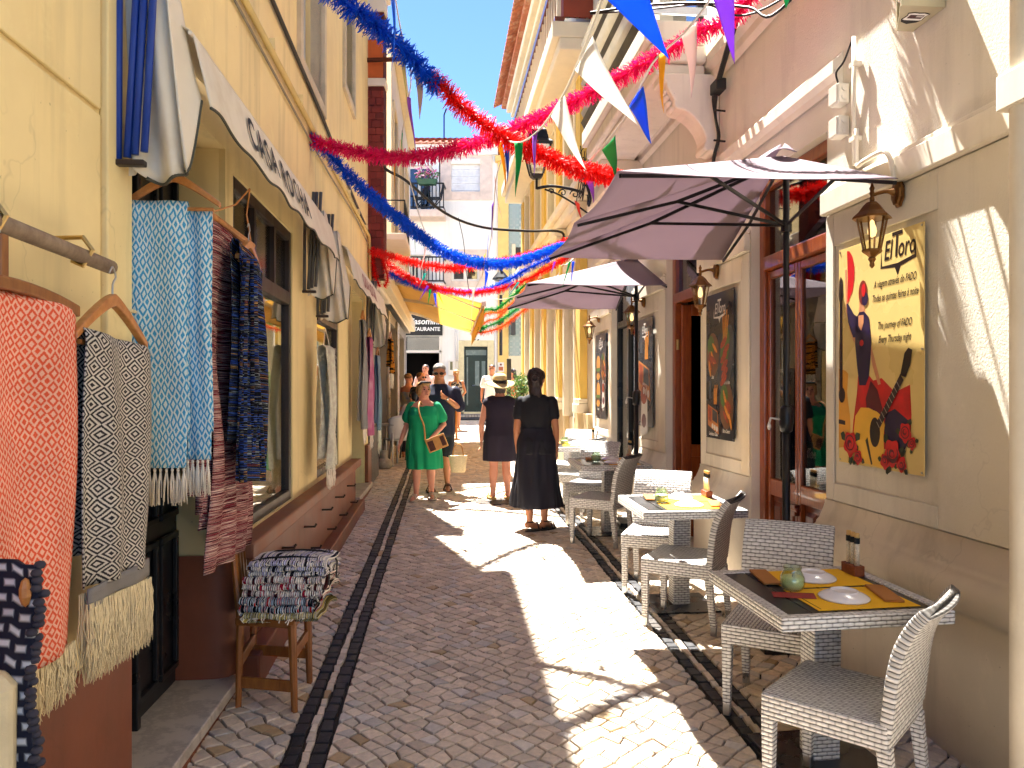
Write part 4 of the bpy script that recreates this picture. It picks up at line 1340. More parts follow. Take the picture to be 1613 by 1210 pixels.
# door 2 open inward, red push plate
a, b, z0, z1 = DR[1]
fr = door_frame(a, b, z0, z1)
m = MB(RW)
hx = b - 0.09
def D2(x, y, z): return RW(hx - 0.10 * x - 0.03 - y, -0.11 - x, z)
m = MB(D2); f = 0.09
m.box(0, f, 0, .045, z0 + .02, 2.49); m.box(.52 - f, .52, 0, .045, z0 + .02, 2.49); m.box(f, .52 - f, 0, .045, z0 + .02, z0 + .2); m.box(f, .52 - f, 0, .045, 1.0, 1.12); m.box(f, .52 - f, 0, .045, 2.38, 2.49)
m.box(f, .52 - f, .015, .03, z0 + .2, 1.0)
lf = build('door_leaf', m, WOOD, rb, bevel=0.008)
m = MB(D2); m.box(.09, .43, .02, .026, 1.12, 2.38); build('pane', m, glass_mat('dark_pane', (0.1, 0.1, 0.1), 0.12), lf)
m = MB(D2); m.box(.37, .49, .046, .05, 1.12, 1.20); pl = build('push_plate', m, M('red_sticker', '#c3201f', 0.4, bump=0), lf)
for (p_, q_) in (((.40, 1.135), (.46, 1.185)), ((.40, 1.185), (.46, 1.135))):
    m = MB(D2); m.bar((p_[0], .052, p_[1]), (q_[0], .052, q_[1]), .006, .008, up=(0, 1, 0)); build('cross_mark', m, WL, lf)
for z_ in (0.75, 2.1):
    m = MB(RW); m.tube([(hx - .01, -.085, z_ - .05), (hx - .01, -.085, z_ + .05)], .014, 8); build('hinge', m, M('brass', (0.55, 0.38, 0.14), 0.35, 1.0), fr)
# door 3, dark glazed
a, b, z0, z1 = DR[2]
m = MB(RW); f = .07
m.box(a, a + f, -.14, -.06, z0, z1); m.box(b - f, b, -.14, -.06, z0, z1); m.box(a + f, b - f, -.14, -.06, z1 - f, z1); m.box(a + f, b - f, -.14, -.05, 2.45, 2.53); m.box((a + b) / 2 - .03, (a + b) / 2 + .03, -.14, -.06, z0, 2.45); m.box(a + f, b - f, -.14, -.06, z0, z0 + .5)
fr = build('dark_door', m, BLK, rb, bevel=.006)
m = MB(RW); m.box(a + f, b - f, -.1, -.094, z0 + .5, z1 - f); build('pane', m, glass_mat('door_glass', (0.55, 0.55, 0.53), 0.10), fr)
# posted notices and socket behind the glass of door 1
NOT = M('paper_white', '#e4e2dc', 0.7, bump=0)
m = MB(RW); m.box(5.30, 5.56, -0.128, -0.124, 1.42, 1.80); pn = build('paper_notice', m, NOT, rb)
fn = lambda x, y: RW(5.43 - x, -0.1225, y)
m = MB()
for i, tx in enumerate(('Precisa-se', 'empregado', 'de mesa', '922 268 1')): add_text(m, fn, tx, 0.042, y=1.765 - i * .05)
build('lettering', m, LETT, pn, fix=False)
m = MB(); m.poly([fn(*q) for q in ((-.05, 1.52), (0, 1.49), (.06, 1.52), (.03, 1.55), (.0, 1.62), (-.02, 1.55))]); build('boat_mark', m, LETT, pn, fix=False)
m = MB(RW); m.box(5.18, 5.52, -.26, -.25, .98, 1.30); cs_ = build('coffee_sign', m, M('teal_board', '#3c6f68', 0.5), rb)
m = MB(); add_text(m, lambda x, y: RW(5.36 - x, -.248, y), 'Coffee', .09, y=1.22, shear=.2, offset=.004); build('lettering', m, WL, cs_, fix=False)
m = MB(); add_text(m, lambda x, y: RW(5.36 - x, -.248, y), 'time', .07, y=1.05, shear=.2); build('lettering', m, WL, cs_, fix=False)
m = MB(RW); m.box(4.98, 5.10, -.42, -.40, 1.02, 1.14); so = build('wall_socket', m, WMET, rb, bevel=.006)
m = MB(RW); m.tube([(5.04, -.40, 1.08), (5.04, -.39, 1.08)], .035, 14); build('socket_hole', m, ROOMD, so)
# counter, shelves and hanging banners inside
m = MB(RW); m.box(4.4, 5.9, -1.3, -.43, g(5), .95); build('counter', m, M('counter_grey', (0.10, 0.10, 0.09), 0.4), rb, bevel=.02)
m = MB(RW)
for i in range(6): m.box(4.45, 6.6, -2.9, -2.6, 1.2 + i * .3, 1.23 + i * .3)
build('shelves', m, WOODD, rb)

# ------------------------------------------------------------------ balcony of the restaurant house
SLAT = M('grey_glossy_slat', '#cfd8e2', 0.15, 0.25, var=0.1, bump=0.02)
SLATD = M('dark_slat_frame', (0.02, 0.022, 0.025), 0.4, bump=0.02)
m = MB(RW)
B0, B1, BO = 6.35, 9.15, 0.62
m.box(B0, B1, 0.101, BO, 4.44, 4.62)
bl = build('balcony', m, CRMS, rb, bevel=0.02)
m = MB(RW); m.box(B0 + .03, B1 - .03, 0.101, BO - .05, 4.30, 4.438); m.box(B0 + .07, B1 - .07, 0.101, BO - .11, 4.20, 4.298); build('balcony_moulding', m, CRMS, bl, bevel=0.02)
for s_ in (6.48, 8.85):
    pr = [(0, 4.2), (.48, 4.2), (.48, 4.12), (.44, 4.1), (.43, 4.04), (.40, 3.97), (.37, 3.90), (.38, 3.86), (.36, 3.82)]
    pr += [(.33 - .22 * math.sin(t_), 3.82 - .26 * (1 - math.cos(t_)) - .1 * math.sin(t_)) for t_ in np.linspace(.15, PI / 2, 8)]
    pr += [(.12, 3.44), (.13, 3.40), (.11, 3.36), (.08, 3.38), (.05, 3.35), (0, 3.36)]
    pr = [(u, 4.2 - (4.2 - v) * .74) for u, v in pr]
    m = MB(RW); m.prism(pr, lambda u, v, k: (s_ - .12 + .24 * k, u + .002, v)); cb = build('corbel', m, CRMS, rb, bevel=.012)
    for j in range(4):
        m = MB(RW); zz = 4.07 - j * .045; m.ell((s_, .43 - j * .018, zz), (.07, .03, .03), 10, 6); build('corbel_bead', m, CRMS, cb, smooth=True)
for q, o_ in ((B0 + .04, BO - .07), ((B0 + B1) / 2, BO - .07), (B1 - .04, BO - .07), (B0 + .04, .13)):
    m = MB(RW); m.box(q - .025, q + .025, o_, o_ + .05, 4.62, 5.62); build('railing_post', m, SLATD, bl)
for i in range(9):
    z_ = 4.66 + i * .112
    m = MB(RW); m.hexa([(B0, BO - .045, z_), (B1, BO - .045, z_), (B1, BO - .03, z_), (B0, BO - .03, z_)], [(B0, BO - .005, z_ + .075), (B1, BO - .005, z_ + .075), (B1, BO + .01, z_ + .075), (B0, BO + .01, z_ + .075)]); build('railing_slat', m, SLAT if i % 3 else SLATD, bl)
for i in range(4):
    z_ = 4.66 + i * .25
    m = MB(RW); m.box(B0 - .012, B0 + .012, .11, BO - .04, z_, z_ + (.11 if i % 2 else .06)); build('railing_slat', m, SLATD if i % 2 else SLAT, bl)
a, b, c, d = DR[3]
m = MB(RW); m.box(a, b, -.15, -.14, c, d); build('balcony_door_pane', m, glass_mat('blue_glass', (0.25, 0.3, 0.33), 0.35), rb)
m = MB(RW); m.box(-3, 11.6, .002, .26, RH - .2, RH + .02); m.box(-3, 11.6, .002, .14, RH - .4, RH - .201); build('eaves', m, CRMS, rb, bevel=.02)
# downpipe at the near end
dp = thing('downpipe', 'cream painted downpipe with collar on the stucco wall', 'pipe', RW(2.82, 0, g(3)))
m = MB(RW); m.tube([(2.82, .165, -.2), (2.82, .165, 8.8)], .06, 16); build('pipe', m, CRMS, dp, smooth=True)
m = MB(RW); m.box(2.745, 2.895, .002, .235, 2.66, 2.79); build('collar', m, CRMS, dp, bevel=.006)
for z_ in (0.6, 1.31, 2.06, 3.0):
    m = MB(RW); m.tube([(2.78, .01, z_), (2.755, .165, z_)], .008, 6); build('bracket', m, M('rusty_iron', '#5b2d1c', 0.8, 0.3, var=0.35, bump=0.4, bs=40), dp)

# ------------------------------------------------------------------ cream and yellow house beyond
cb_ = thing('pilaster_house', 'tall cream house with yellow pilasters and tiled eaves beyond the restaurant', 'house', RW(16, 0, g(16)))
CY = M('warm_yellow_render', '#e0bd62', 0.8, var=0.05, bump=0.12, bs=40)
CW = M('warm_white_render', '#e6dcc4', 0.8, var=0.04, bump=0.12, bs=40, stain=(1.2, .2, lin('#c4b491')))
LIM = M('limestone_base', '#c2ad83', 0.7, var=0.1, vs=4, bump=0.25, bs=30)
m = MB(RW)
H3 = 9.55
hl = []
for k in range(4):
    s_ = 12.9 + k * 2.1
    hl.append((s_, s_ + .95, 1.2, 3.7)); hl.append((s_, s_ + .95, 5.0, 6.6))
wall_holes(m, 11.61, 21.3, .0, H3, hl, .25, -.02)
shell(m, 11.61, 21.3, .0, H3, 6.0, -.02)
build('wall', m, CW, cb_)
for a, b in [(11.62, 12.88)] + [(13.86 + k * 2.1, 15.0 + k * 2.1) for k in range(4)]:
    m = MB(RW); m.box(a, b, -.018, .07, 0, 1.30); build('limestone_base', m, LIM, cb_, bevel=.01)
for k in range(5):
    s_ = 12.15 + k * 2.1
    m = MB(RW); m.box(s_, s_ + .38, -.018, .10, 1.50, 4.3); pi_ = build('pilaster', m, CY, cb_, bevel=.01)
    m = MB(RW); m.box(s_ - .05, s_ + .43, -.018, .15, 1.301, 1.44); m.box(s_ - .03, s_ + .41, -.018, .125, 1.44, 1.52); build('pilaster_base', m, CW, pi_, bevel=.012)
    m = MB(RW); m.box(s_ - .05, s_ + .43, -.018, .16, 4.305, 4.42); m.box(s_ - .08, s_ + .46, -.018, .2, 4.42, 4.55); build('capital', m, CW, pi_, bevel=.012)
    m = MB(RW); m.box(s_, s_ + .38, -.018, .10, 5.0, 6.55); build('upper_pilaster', m, CY, cb_, bevel=.01)
for h in hl:
    a, b, c, d = h
    m = MB(RW)
    for q in ((a - .14, a, c, d + .14), (b, b + .14, c, d + .14), (a, b, d, d + .14)): m.box(q[0], q[1], -.018, .08, q[2], q[3])
    w_ = build('window', m, CW, cb_, bevel=.01)
    m = MB(RW); m.box(a, b, -.2, -.19, c, d); build('pane', m, glass_mat('far_pane', (0.16, 0.17, 0.18), 0.2), w_)
    m = MB(RW); m.box((a + b) / 2 - .03, (a + b) / 2 + .03, -.19, -.14, c, d); m.box(a, b, -.189, -.141, c + 1.0, c + 1.06); build('glazing_bar', m, CW, w_)
m = MB(RW)
m.box(11.62, 21.3, -.018, .14, 4.56, 4.72); m.box(11.62, 21.3, -.018, .22, 4.722, 4.86); m.box(11.62, 21.3, -.018, .12, 4.862, 4.95)
build('cornice', m, CW, cb_, bevel=.02)
# projecting glazed gallery above
m = MB(RW); m.box(11.62, 21.2, -.018, .50, 6.66, 6.84); m.box(11.62, 21.2, -.018, .60, 6.842, 7.08); ga = build('gallery_slab', m, CW, cb_, bevel=.02)
m = MB(RW); m.box(11.66, 21.1, .42, .56, 7.082, 7.16); m.box(11.66, 21.1, .44, .54, 7.85, 7.95); build('gallery_rail', m, WOODD, ga)
for k in range(34):
    s_ = 11.72 + k * .28
    m = MB(RW); m.box(s_, s_ + .05, .46, .52, 7.161, 7.849); build('gallery_baluster', m, CW, ga)
for k in range(3):
    o_ = .05 + k * .15
    m = MB(RW); m.box(11.67, 11.72, o_, o_ + .04, 7.161, 7.849); build('gallery_baluster', m, CW, ga)
m = MB(RW); m.box(11.66, 21.1, .40, .43, 7.161, 7.849); m.box(11.66, 11.70, -.01, .40, 7.161, 7.849); build('gallery_panel', m, M('red_wood_panel', '#8e3f25', 0.5), ga)
m = MB(RW)
m.box(11.62, 21.3, .002, .34, 9.0, 9.12); m.box(11.62, 21.3, .002, .46, 9.122, 9.3); m.box(11.62, 21.3, -.018, .18, 8.75, 9.0)
build('eaves_cornice', m, CW, cb_, bevel=.02)
rf = MB(RW); rf.hexa([(11.6, -.3, 9.301), (21.5, -.3, 9.301), (21.5, .56, 9.301), (11.6, .56, 9.301)], [(11.6, -.3, 9.8), (21.5, -.3, 9.8), (21.5, .58, 9.36), (11.6, .58, 9.36)])
ro = build('roof', rf, ROOF, cb_)
m = MB(RW)
s_ = 11.65
while s_ < 21.5:
    ra, rb2 = [], []
    for k in range(6):
        t_ = PI * k / 5
        ra.append((s_ + .085 * math.cos(t_), .78, 9.33 + .07 * math.sin(t_))); rb2.append((s_ + .085 * math.cos(t_), -.3, 9.87 + .07 * math.sin(t_)))
    m.loft([ra, rb2], cap=False, closed=False)
    s_ += .2
build('roof_tiles', m, ROOF, ro, smooth=True, solid=.02, kind='stuff')
# ------------------------------------------------------------------ textiles hung outside the shop
HANG = wood_mat('hanger_wood', '#a8682f', '#c98a48', 0.45, (2, 2, 2), 0.1, 0.2)
ODW = wood_mat('old_brown_wood', '#7a4a22', '#9c6733', 0.55, (2, 2, 0.5), 0.2, 0.1)
POLE = wood_mat('weathered_pole', '#7d6a58', '#9c8a76', 0.8, (2, 2, 2), 0.4, 0)
STEEL = M('steel', (0.5, 0.5, 0.5), 0.3, 1.0)
FRI = M('cream_fringe', '#e2d0a6', 0.9, var=0.12, vs=20, bump=0.3, bs=200)
FRIW = M('ivory_fringe', '#e6dac6', 0.9, var=0.12, vs=20, bump=0.3, bs=200)
FRIB = M('dark_fringe', (0.05, 0.045, 0.06), 0.9)
tr = random.Random(5)

rail = thing('hanging_rail', 'weathered wooden pole on hooks carrying the coral and grey throws', 'rail', LW(1.6, .12, 2.0))
m = MB(LW); m.tube([(0.6, .12, 2.045), (2.36, .12, 2.02)], .021, 12); build('pole', m, POLE, rail, smooth=True)
for s_ in (1.75, 2.18):
    m = MB(LW); m.tube([(s_, .018, 2.07), (s_, .12, 2.075), (s_, .145, 2.04), (s_, .12, 1.995), (s_, .09, 2.01)], .007, 6); build('hook', m, M('brass', (0.55, 0.38, 0.14), 0.35, 1.0), rail)

def hanger(label, s_c, o, zhook, half, mat, drop=.10, along=True, bar=True, style='round', seat=None):
    def T(x, y, z): return LW(s_c + x, o + y, zhook + z) if along else LW(s_c + y, o + x, zhook + z)
    t = thing('wooden_hanger', label, 'hanger', T(0, 0, -.2))
    m = MB(T); m.tube(crom([(0, 0, -.10), (0, 0, -.04), (.022, 0, -.015), (.0, 0, .012), (-.022, 0, -.008)], 12), .003, 6); build('hook', m, STEEL, t, smooth=True)
    m = MB(T)
    rings = []
    for u in np.linspace(-1, 1, 17):
        x = u * half; z = -.085 - drop * (abs(u) ** 1.25); h = .036 - .014 * abs(u)
        rings.append([(x, -.012, z - h / 2), (x, .012, z - h / 2), (x, .012, z + h / 2), (x, -.012, z + h / 2)])
    m.loft(rings); build('arm', m, mat, t, bevel=.004, smooth=False)
    if bar:
        m = MB(T); m.tube([(-half * .86, 0, -.10 - drop), (half * .86, 0, -.10 - drop)], .007, 8); build('bar', m, mat, t)
    return t

def throw_cloth(name, label, cat, T, w, zt, zf, zb, mat, waves=3, amp=.006, r=.018, parent=None, vscale=1.0, skew=0.0, nu=26, top=0.004, wfun=None):
    """cloth folded over a bar: T(x, o, z); x 0..w along the bar, front hangs to zf, back to zb"""
    Lf, Lb = zt - zf, zt - zb
    tot = Lf + PI * r + Lb
    ph = tr.uniform(0, 6)
    def fn(u, v):
        d = v * tot
        x = u * w
        if d < Lf:
            z = zf + d; o = r; k = 1 - d / Lf
        elif d < Lf + PI * r:
            a = (d - Lf) / r; z = zt + r * math.sin(a); o = r * math.cos(a); k = 0
        else:
            dd = d - Lf - PI * r; z = zt - dd; o = -r; k = dd / Lb
        wv = amp * math.sin(u * waves * 2 * PI + ph) * (.25 + k) + amp * .6 * math.sin(u * 9 + z * 5 + ph)
        x2 = (x - w / 2) * (1 - .02 * k) + w / 2 + .006 * math.sin(z * 7 + ph) * k + skew * k
        if wfun: x2, o, z = wfun(x2, o, z, u, k)
        return T(x2, o + wv, z)
    m = MB(); m.grid(fn, nu, 60, lambda u, v: (u * w, v * tot))
    o_ = build(name, m, mat, parent, smooth=True, solid=.004)
    if parent is None: tag(o_, label, cat)
    return o_, fn
def fringe(T, w, z0, ln, mat, parent, n=60, o=.018, rad=.0022, name='fringe', spread=.008):
    m = MB()
    for i in range(n):
        x = w * (i + .5) / n + tr.uniform(-.004, .004)
        l_ = ln * tr.uniform(.75, 1.08)
        y0 = o + tr.uniform(-.006, .006)
        p_ = [T(x, y0, z0 + .005)]
        for k in range(1, 5):
            p_.append(T(x + tr.uniform(-spread, spread), y0 + tr.uniform(-.006, .008), z0 - l_ * k / 4))
        m.tube(p_, [rad * 1.4, rad * 1.5, rad * 1.3, rad, rad * .6], 4, cap=False)
    return build(name, m, mat, parent, smooth=True, kind='stuff')

CORAL = diamond_mat('coral_weave', '#e0593a', '#efb9a4', .019, .017, 2.0, .34)
GREYW = diamond_mat('charcoal_weave', '#2c2a2d', '#c9c2b8', .040, .026, 4.0, .30)
BLUEW = diamond_mat('sky_blue_weave', '#3f9cc9', '#d9e6e3', .0125, .028, 2.0, .26)
# coral throw
t = thing('coral_throw', 'coral and white diamond weave throw with cream fringe on the wall rail', 'throw', LW(1.85, .12, 1.0))
T = lambda x, o, z: LW(1.44 + x, .13 + o, z)
throw_cloth('cloth', None, None, T, .63, 1.86, .985, 1.05, CORAL, 2, .014, .02, parent=t)
fringe(T, .63, .985, .13, FRI, t, 420, rad=.0014, spread=.012)
hg = thing('clamp_hanger', 'dark wooden clamp hanger holding the coral throw', 'hanger', LW(1.75, .13, 1.9))
m = MB(LW); m.box(1.735, 1.765, .115, .145, 1.90, 2.0); build('stem', m, ODW, hg, bevel=.004)
m = MB(LW); m.loft([[(1.44 + .36 * 2 * u * .9 - .0, .11, 1.905 - .03 * (2 * u - 1) ** 2), (1.44 + .648 * u, .155, 1.905 - .03 * (2 * u - 1) ** 2), (1.44 + .648 * u, .155, 1.875 - .03 * (2 * u - 1) ** 2), (1.44 + .648 * u, .11, 1.875 - .03 * (2 * u - 1) ** 2)] for u in np.linspace(0, 1, 12)]); build('arm', m, ODW, hg, bevel=.004)
m = MB(LW); m.tube([(1.75, .13, 2.0), (1.75, .13, 2.03), (1.755, .115, 2.045), (1.75, .10, 2.03)], .004, 6); build('hook', m, STEEL, hg)
m = MB(LW); m.tube([(2.05, .13, 1.86), (2.05, .14, 1.835), (2.05, .125, 1.82), (2.05, .12, 1.84)], .004, 6); build('ring', m, M('rusty_iron', '#5b2d1c', 0.8, 0.3, var=0.35, bump=0.4, bs=40), hg)
# grey throw
t = thing('grey_throw', 'charcoal and white diamond weave throw with thick cream fringe on wooden hanger', 'throw', LW(2.3, .14, 1.0))
T = lambda x, o, z: LW(2.085 + x, .15 + o, z - .03 * (x / .44))
throw_cloth('cloth', None, None, T, .44, 1.80, 1.12, 1.2, GREYW, 2, .015, .022, parent=t)
m = MB(); m.grid(lambda u, v: T(.44 * u, .024 + .004 * math.sin(u * 11), 1.12 - .055 * v + .02 * u), 20, 3); build('hem', m, M('grey_hem', '#7d7a78', .95, bump=.4, bs=250), t, solid=.005, smooth=True)
fringe(T, .44, 1.075, .20, FRI, t, 520, o=.024, rad=.0014, spread=.012)
fringe(T, .44, 1.10, .23, FRI, t, 260, o=.004, rad=.0014, spread=.012)
hanger('varnished wooden hanger holding the charcoal diamond throw', 2.30, .15, 2.0, .245, HANG, .12)
# light blue throw at the door, seen face on
t = thing('blue_throw', 'pale blue diamond weave throw with knotted tassels hung at the black door', 'throw', LW(2.80, .15, 1.3))
T = lambda x, o, z: LW(2.80 - o, .005 + x, z)
throw_cloth('cloth', None, None, T, .20, 2.31, 1.375, 1.5, BLUEW, 1, .007, .014, parent=t)
T2 = lambda x, o, z: LW(2.845 - o, .185 + x, z)
throw_cloth('folded_edge', None, None, T2, .088, 2.30, 1.40, 1.5, BLUEW, 1, .006, .012, parent=t)
for (TT, n, w, z0) in ((T, 10, .20, 1.375), (T2, 5, .088, 1.40)):
    for i in range(n):
        x = w * (i + .5) / n
        m = MB()
        m.ell(TT(x, .014, z0 - .008), (.0055, .0055, .008), 8, 5)
        for k in range(9):
            a = tr.uniform(0, 6.28); rr = .007
            x2, o2 = x + rr * math.cos(a), .014 + rr * math.sin(a)
            m.tube([TT(x, .014, z0 - .01), TT(x2, o2, z0 - .05), TT(x2 + tr.uniform(-.006, .006), o2, z0 - .125 * tr.uniform(.85, 1.1))], [.003, .003, .0015], 4)
        build('tassel', m, FRIW, t, smooth=True)
hanger('light wooden hanger holding the pale blue throw', 2.81, .15, 2.50, .165, HANG, .10, along=False, bar=True)
# crimson rag rug and dark striped rug
REDS = stripe_mat('crimson_rag_weave', [(0, lin('#3a0f18')), (.36, lin('#6b1f2c')), (.44, lin('#e3c0b5')), (.50, lin('#7d2234')), (.57, lin('#d9a9a0')), (.63, lin('#8e2639')), (.72, lin('#f0d8cc'))], 95, 3)
DARKS = stripe_mat('dark_striped_weave', [(0, lin('#15161d')), (.36, lin('#2f4a96')), (.41, lin('#1d1e24')), (.47, lin('#8f989b')), (.485, lin('#201e22')), (.53, lin('#3f5ea8')), (.56, lin('#1b1a1f')), (.60, lin('#b08a5a')), (.62, lin('#5b2f38')), (.66, lin('#1b1d28'))], 34, 7)
t = thing('crimson_rug', 'crimson and cream rag rug hanging beside the shop window', 'rug', LW(3.7, .14, .9))
def wob(x, o, z, u, k):
    return x + .018 * math.sin(z * 4.3 + 1), o + .012 * math.sin(z * 6 + u * 2), z
T = lambda x, o, z: LW(3.36 + x, .10 + o, z)
throw_cloth('cloth', None, None, T, .70, 2.385, .86, 1.05, REDS, 3, .014, .018, parent=t, wfun=wob)
T = lambda x, o, z: LW(3.34 + x * .3, .06 + o, z)
throw_cloth('inner_fold', None, None, T, .5, 2.38, 1.12, 1.2, REDS, 3, .02, .018, parent=t, wfun=wob)
m = MB(LW); m.tube([(3.30, .12, 2.40), (4.08, .12, 2.40)], .016, 8); m.tube([(3.33, .12, 2.40), (3.6, .16, 2.50), (3.7, .2, 2.6)], .004, 5); m.tube([(4.06, .12, 2.40), (3.8, .16, 2.50), (3.7, .2, 2.6)], .004, 5); build('rug_bar', m, HANG, t)
t = thing('striped_rug', 'dark blue and black striped rug bunched over the crimson rug', 'rug', LW(3.9, .2, 1.3))
def wob2(x, o, z, u, k):
    f = math.sin(u * 3 * PI)
    return x + .02 * math.sin(z * 4 + 2) * (1 - u), o + .04 * f * (1 if u < .55 else .3) * min(1, (2.3 - z) * 2.5), z
T = lambda x, o, z: LW(3.47 + x, .20 + o, z - .06 * (x / .5) + .03)
throw_cloth('cloth', None, None, T, .44, 2.27, 1.22, 1.4, DARKS, 2, .018, .02, parent=t, wfun=wob2, nu=50)
for k in range(3):
    m = MB()
    m.tube([LW(3.49 + k * .045 + .03 * math.sin(z * 5 + k), .235 + .01 * k + .02 * math.sin(z * 3 + k * 2), z) for z in np.linspace(1.24 + .03 * k, 2.24, 26)], [.022 - .008 * abs(q - .5) for q in np.linspace(0, 1, 26)], 7); build('selvage_roll', m, DARKS, t, smooth=True)
hanger('small wooden hanger carrying the dark striped rug', 3.68, .20, 2.42, .2, HANG, .09)
# goods seen through the shop windows
for lab, s0, w, o, zt_, zf, mm in (('cream fringed throw displayed inside the shop window', 4.75, .5, -.55, 2.2, 1.1, FRIW), ('grey fringed throw displayed inside the shop window', 5.05, .45, -1.0, 2.1, 1.2, M('grey_hem', '#7d7a78', .95, bump=.4, bs=250)), ('white folded linen on the shop window floor', 4.5, .5, -.5, 1.05, .92, FRIW), ('cream throw displayed inside the farther shop window', 7.3, .5, -.6, 2.2, 1.1, FRIW)):
    T = lambda x, oo, z: LW(s0 + x, o + oo, z)
    throw_cloth('display_throw', lab, 'throw', T, w, zt_, zf, zf + .1, mm, 3, .03, .03)
# cream shaggy throw
SHAG = M('shaggy_wool', '#f3e9d2', .95, var=.15, vs=25, bump=.9, bs=120, bd=.02)
t = thing('shaggy_throw', 'cream shaggy wool throw between the two shop windows', 'throw', LW(6.5, .12, 1.0))
T = lambda x, o, z: LW(6.26 + x, .14 + o, z)
throw_cloth('cloth', None, None, T, .42, 1.98, 1.02, 1.1, SHAG, 2, .03, .035, parent=t)
m = MB()
for i in range(1700):
    u, z = tr.random(), tr.uniform(1.02, 2.01)
    p_ = T(.42 * u, .04, z); q_ = p_ + Vector((tr.uniform(.005, .022), tr.uniform(-.015, .015), tr.uniform(-.03, .0)))
    e = Vector((0, .0035, .001)); m.poly([p_ - e, p_ + e, q_])
for i in range(260):
    u, z = tr.choice((0, 1)), tr.uniform(1.02, 2.0)
    p_ = T(.42 * u, .03 * tr.uniform(-1, 1), z); q_ = p_ + Vector((tr.uniform(-.01, .02), (-1 if u == 0 else 1) * tr.uniform(.005, .02), tr.uniform(-.02, .01)))
    e = Vector((.003, 0, .003)); m.poly([p_ - e, p_ + e, q_])
build('pile', m, SHAG, t, fix=False, kind='stuff')
fringe(T, .42, 1.02, .16, FRIW, t, 50, o=.035, rad=.004)
m = MB(LW); m.tube([(6.47, .13, 2.16), (6.30, .14, 2.01)], .003, 5); m.tube([(6.47, .13, 2.16), (6.64, .14, 2.01)], .003, 5); build('cord', m, FRIW, t)
# farther textiles by the second door
def small_throw(label, s0, w, o, zt, zf, mat, fmat, fl=.16, n=26):
    t = thing('scarf', label, 'scarf', LW(s0, o, zf))
    T = lambda x, oo, z: LW(s0 + x, o + oo, z)
    throw_cloth('cloth', None, None, T, w, zt, zf, zf + .1, mat, 3, .02, .02, parent=t)
    fringe(T, w, zf, fl, fmat, t, n, o=.02, rad=.004)
    m = MB(LW); m.loft([[(s0 + w * u, o - .012, zt + .1 - .09 * abs(2 * u - 1)), (s0 + w * u, o + .012, zt + .1 - .09 * abs(2 * u - 1)), (s0 + w * u, o + .012, zt + .13 - .09 * abs(2 * u - 1)), (s0 + w * u, o - .012, zt + .13 - .09 * abs(2 * u - 1))] for u in np.linspace(0, 1, 9)]); build('hanger_arm', m, HANG, t)
    m = MB(LW); m.tube([(s0 + w / 2, o, zt + .12), (s0 + w / 2, o, zt + .25), (s0 + w / 2 + .02, o - .03, zt + .27)], .004, 5); build('hanger_hook', m, STEEL, t)
PINKW = stripe_mat('pink_weave', [(0, lin('#a83f6e')), (.45, lin('#d5789f')), (.6, lin('#e5a9c0'))], 3, 2, interp='LINEAR')
DBL = diamond_mat('navy_blue_weave', '#33506f', '#aebccb', .014, .02, 2.0, .12)
BWW = diamond_mat('black_white_weave', '#26262b', '#c3bfb8', .012, .02, 2.0, .1)
ORB = stripe_mat('orange_black_weave', [(0, lin('#16130f')), (.47, lin('#d88a2a')), (.6, lin('#1b1712'))], 24, 4)
small_throw('black and white woven scarf by the second shop door', 9.0, .28, .15, 2.45, 1.20, BWW, FRIW)
small_throw('pink woven scarf with pale tassels by the second shop door', 9.45, .36, .18, 2.28, 1.10, PINKW, FRIW)
small_throw('navy blue woven scarf at the end of the yellow house', 10.35, .34, .20, 2.10, 1.12, DBL, FRIW, .3)
small_throw('orange and black striped scarf under the farther awning', 10.75, .4, .34, 2.34, 1.88, ORB, FRIW, .2)

# navy and white rug draped over a chair in the near corner
NAVY = brick_mat('navy_dash_weave', lin('#d9d8d6'), lin('#c6c6ca'), lin('#14162a'), .046, .030, .0125, .95, .8, .5)
t = thing('navy_rug', 'navy rug with white dashes draped over a cream wicker chair', 'rug', LW(1.55, .3, .9))
T = lambda x, o, z: Vector((-1.075 + x, 1.45 - o, z))
m = MB(); 
def nv(u, v):
    z = 1.29 - 1.0 * v
    x = -.32 + .345 * u + .03 * v + .006 * math.sin(v * 20) * u
    return Vector((-1.0 + x, 1.62 + .02 * math.sin(v * 5 + u * 3) - .04 * v, z + (.01 if u < .9 else 0)))
m.grid(nv, 20, 60, lambda u, v: (u * .42, v * 1.0)); build('cloth', m, NAVY, t, smooth=True, solid=.014)
m = MB()
for k in range(70):
    v = k / 69
    p_ = nv(1.0, v); m.ell(p_ + Vector((tr.uniform(-.004, .006), tr.uniform(-.01, .01), 0)), (.013, .013, .009), 6, 4)
build('knotted_edge', m, FRIB, t, smooth=True, kind='stuff')
m = MB(); m.ell(nv(.98, .03) + Vector((-.01, -.02, -.02)), (.012, .012, .03), 8, 5); build('wood_finial', m, HANG, t)
t = thing('cream_chair', 'cream wicker chair arm in the near corner below the navy rug', 'chair', (-1.05, 1.52, .0))
CRW = M('cream_wicker', '#d9c9a4', .8, var=.12, vs=12, bump=.5, bs=90)
m = MB(); m.loft([[(-1.34, 1.52, z), (-1.01 - .0, 1.50, z), (-.985, 1.56, z), (-1.0, 1.60, z), (-1.34, 1.60, z)] for z in (.06, .5, 1.0, 1.06)] + [[(-1.33, 1.53, 1.09), (-1.03, 1.52, 1.09), (-1.01, 1.56, 1.09), (-1.02, 1.59, 1.09), (-1.33, 1.59, 1.09)]])
build('backrest', m, CRW, t, bevel=.012)
for x in (-1.30, -1.02):
    m = MB(); m.tube([(x, 1.55, .02), (x, 1.55, .12)], .02, 8); build('leg', m, CRW, t)

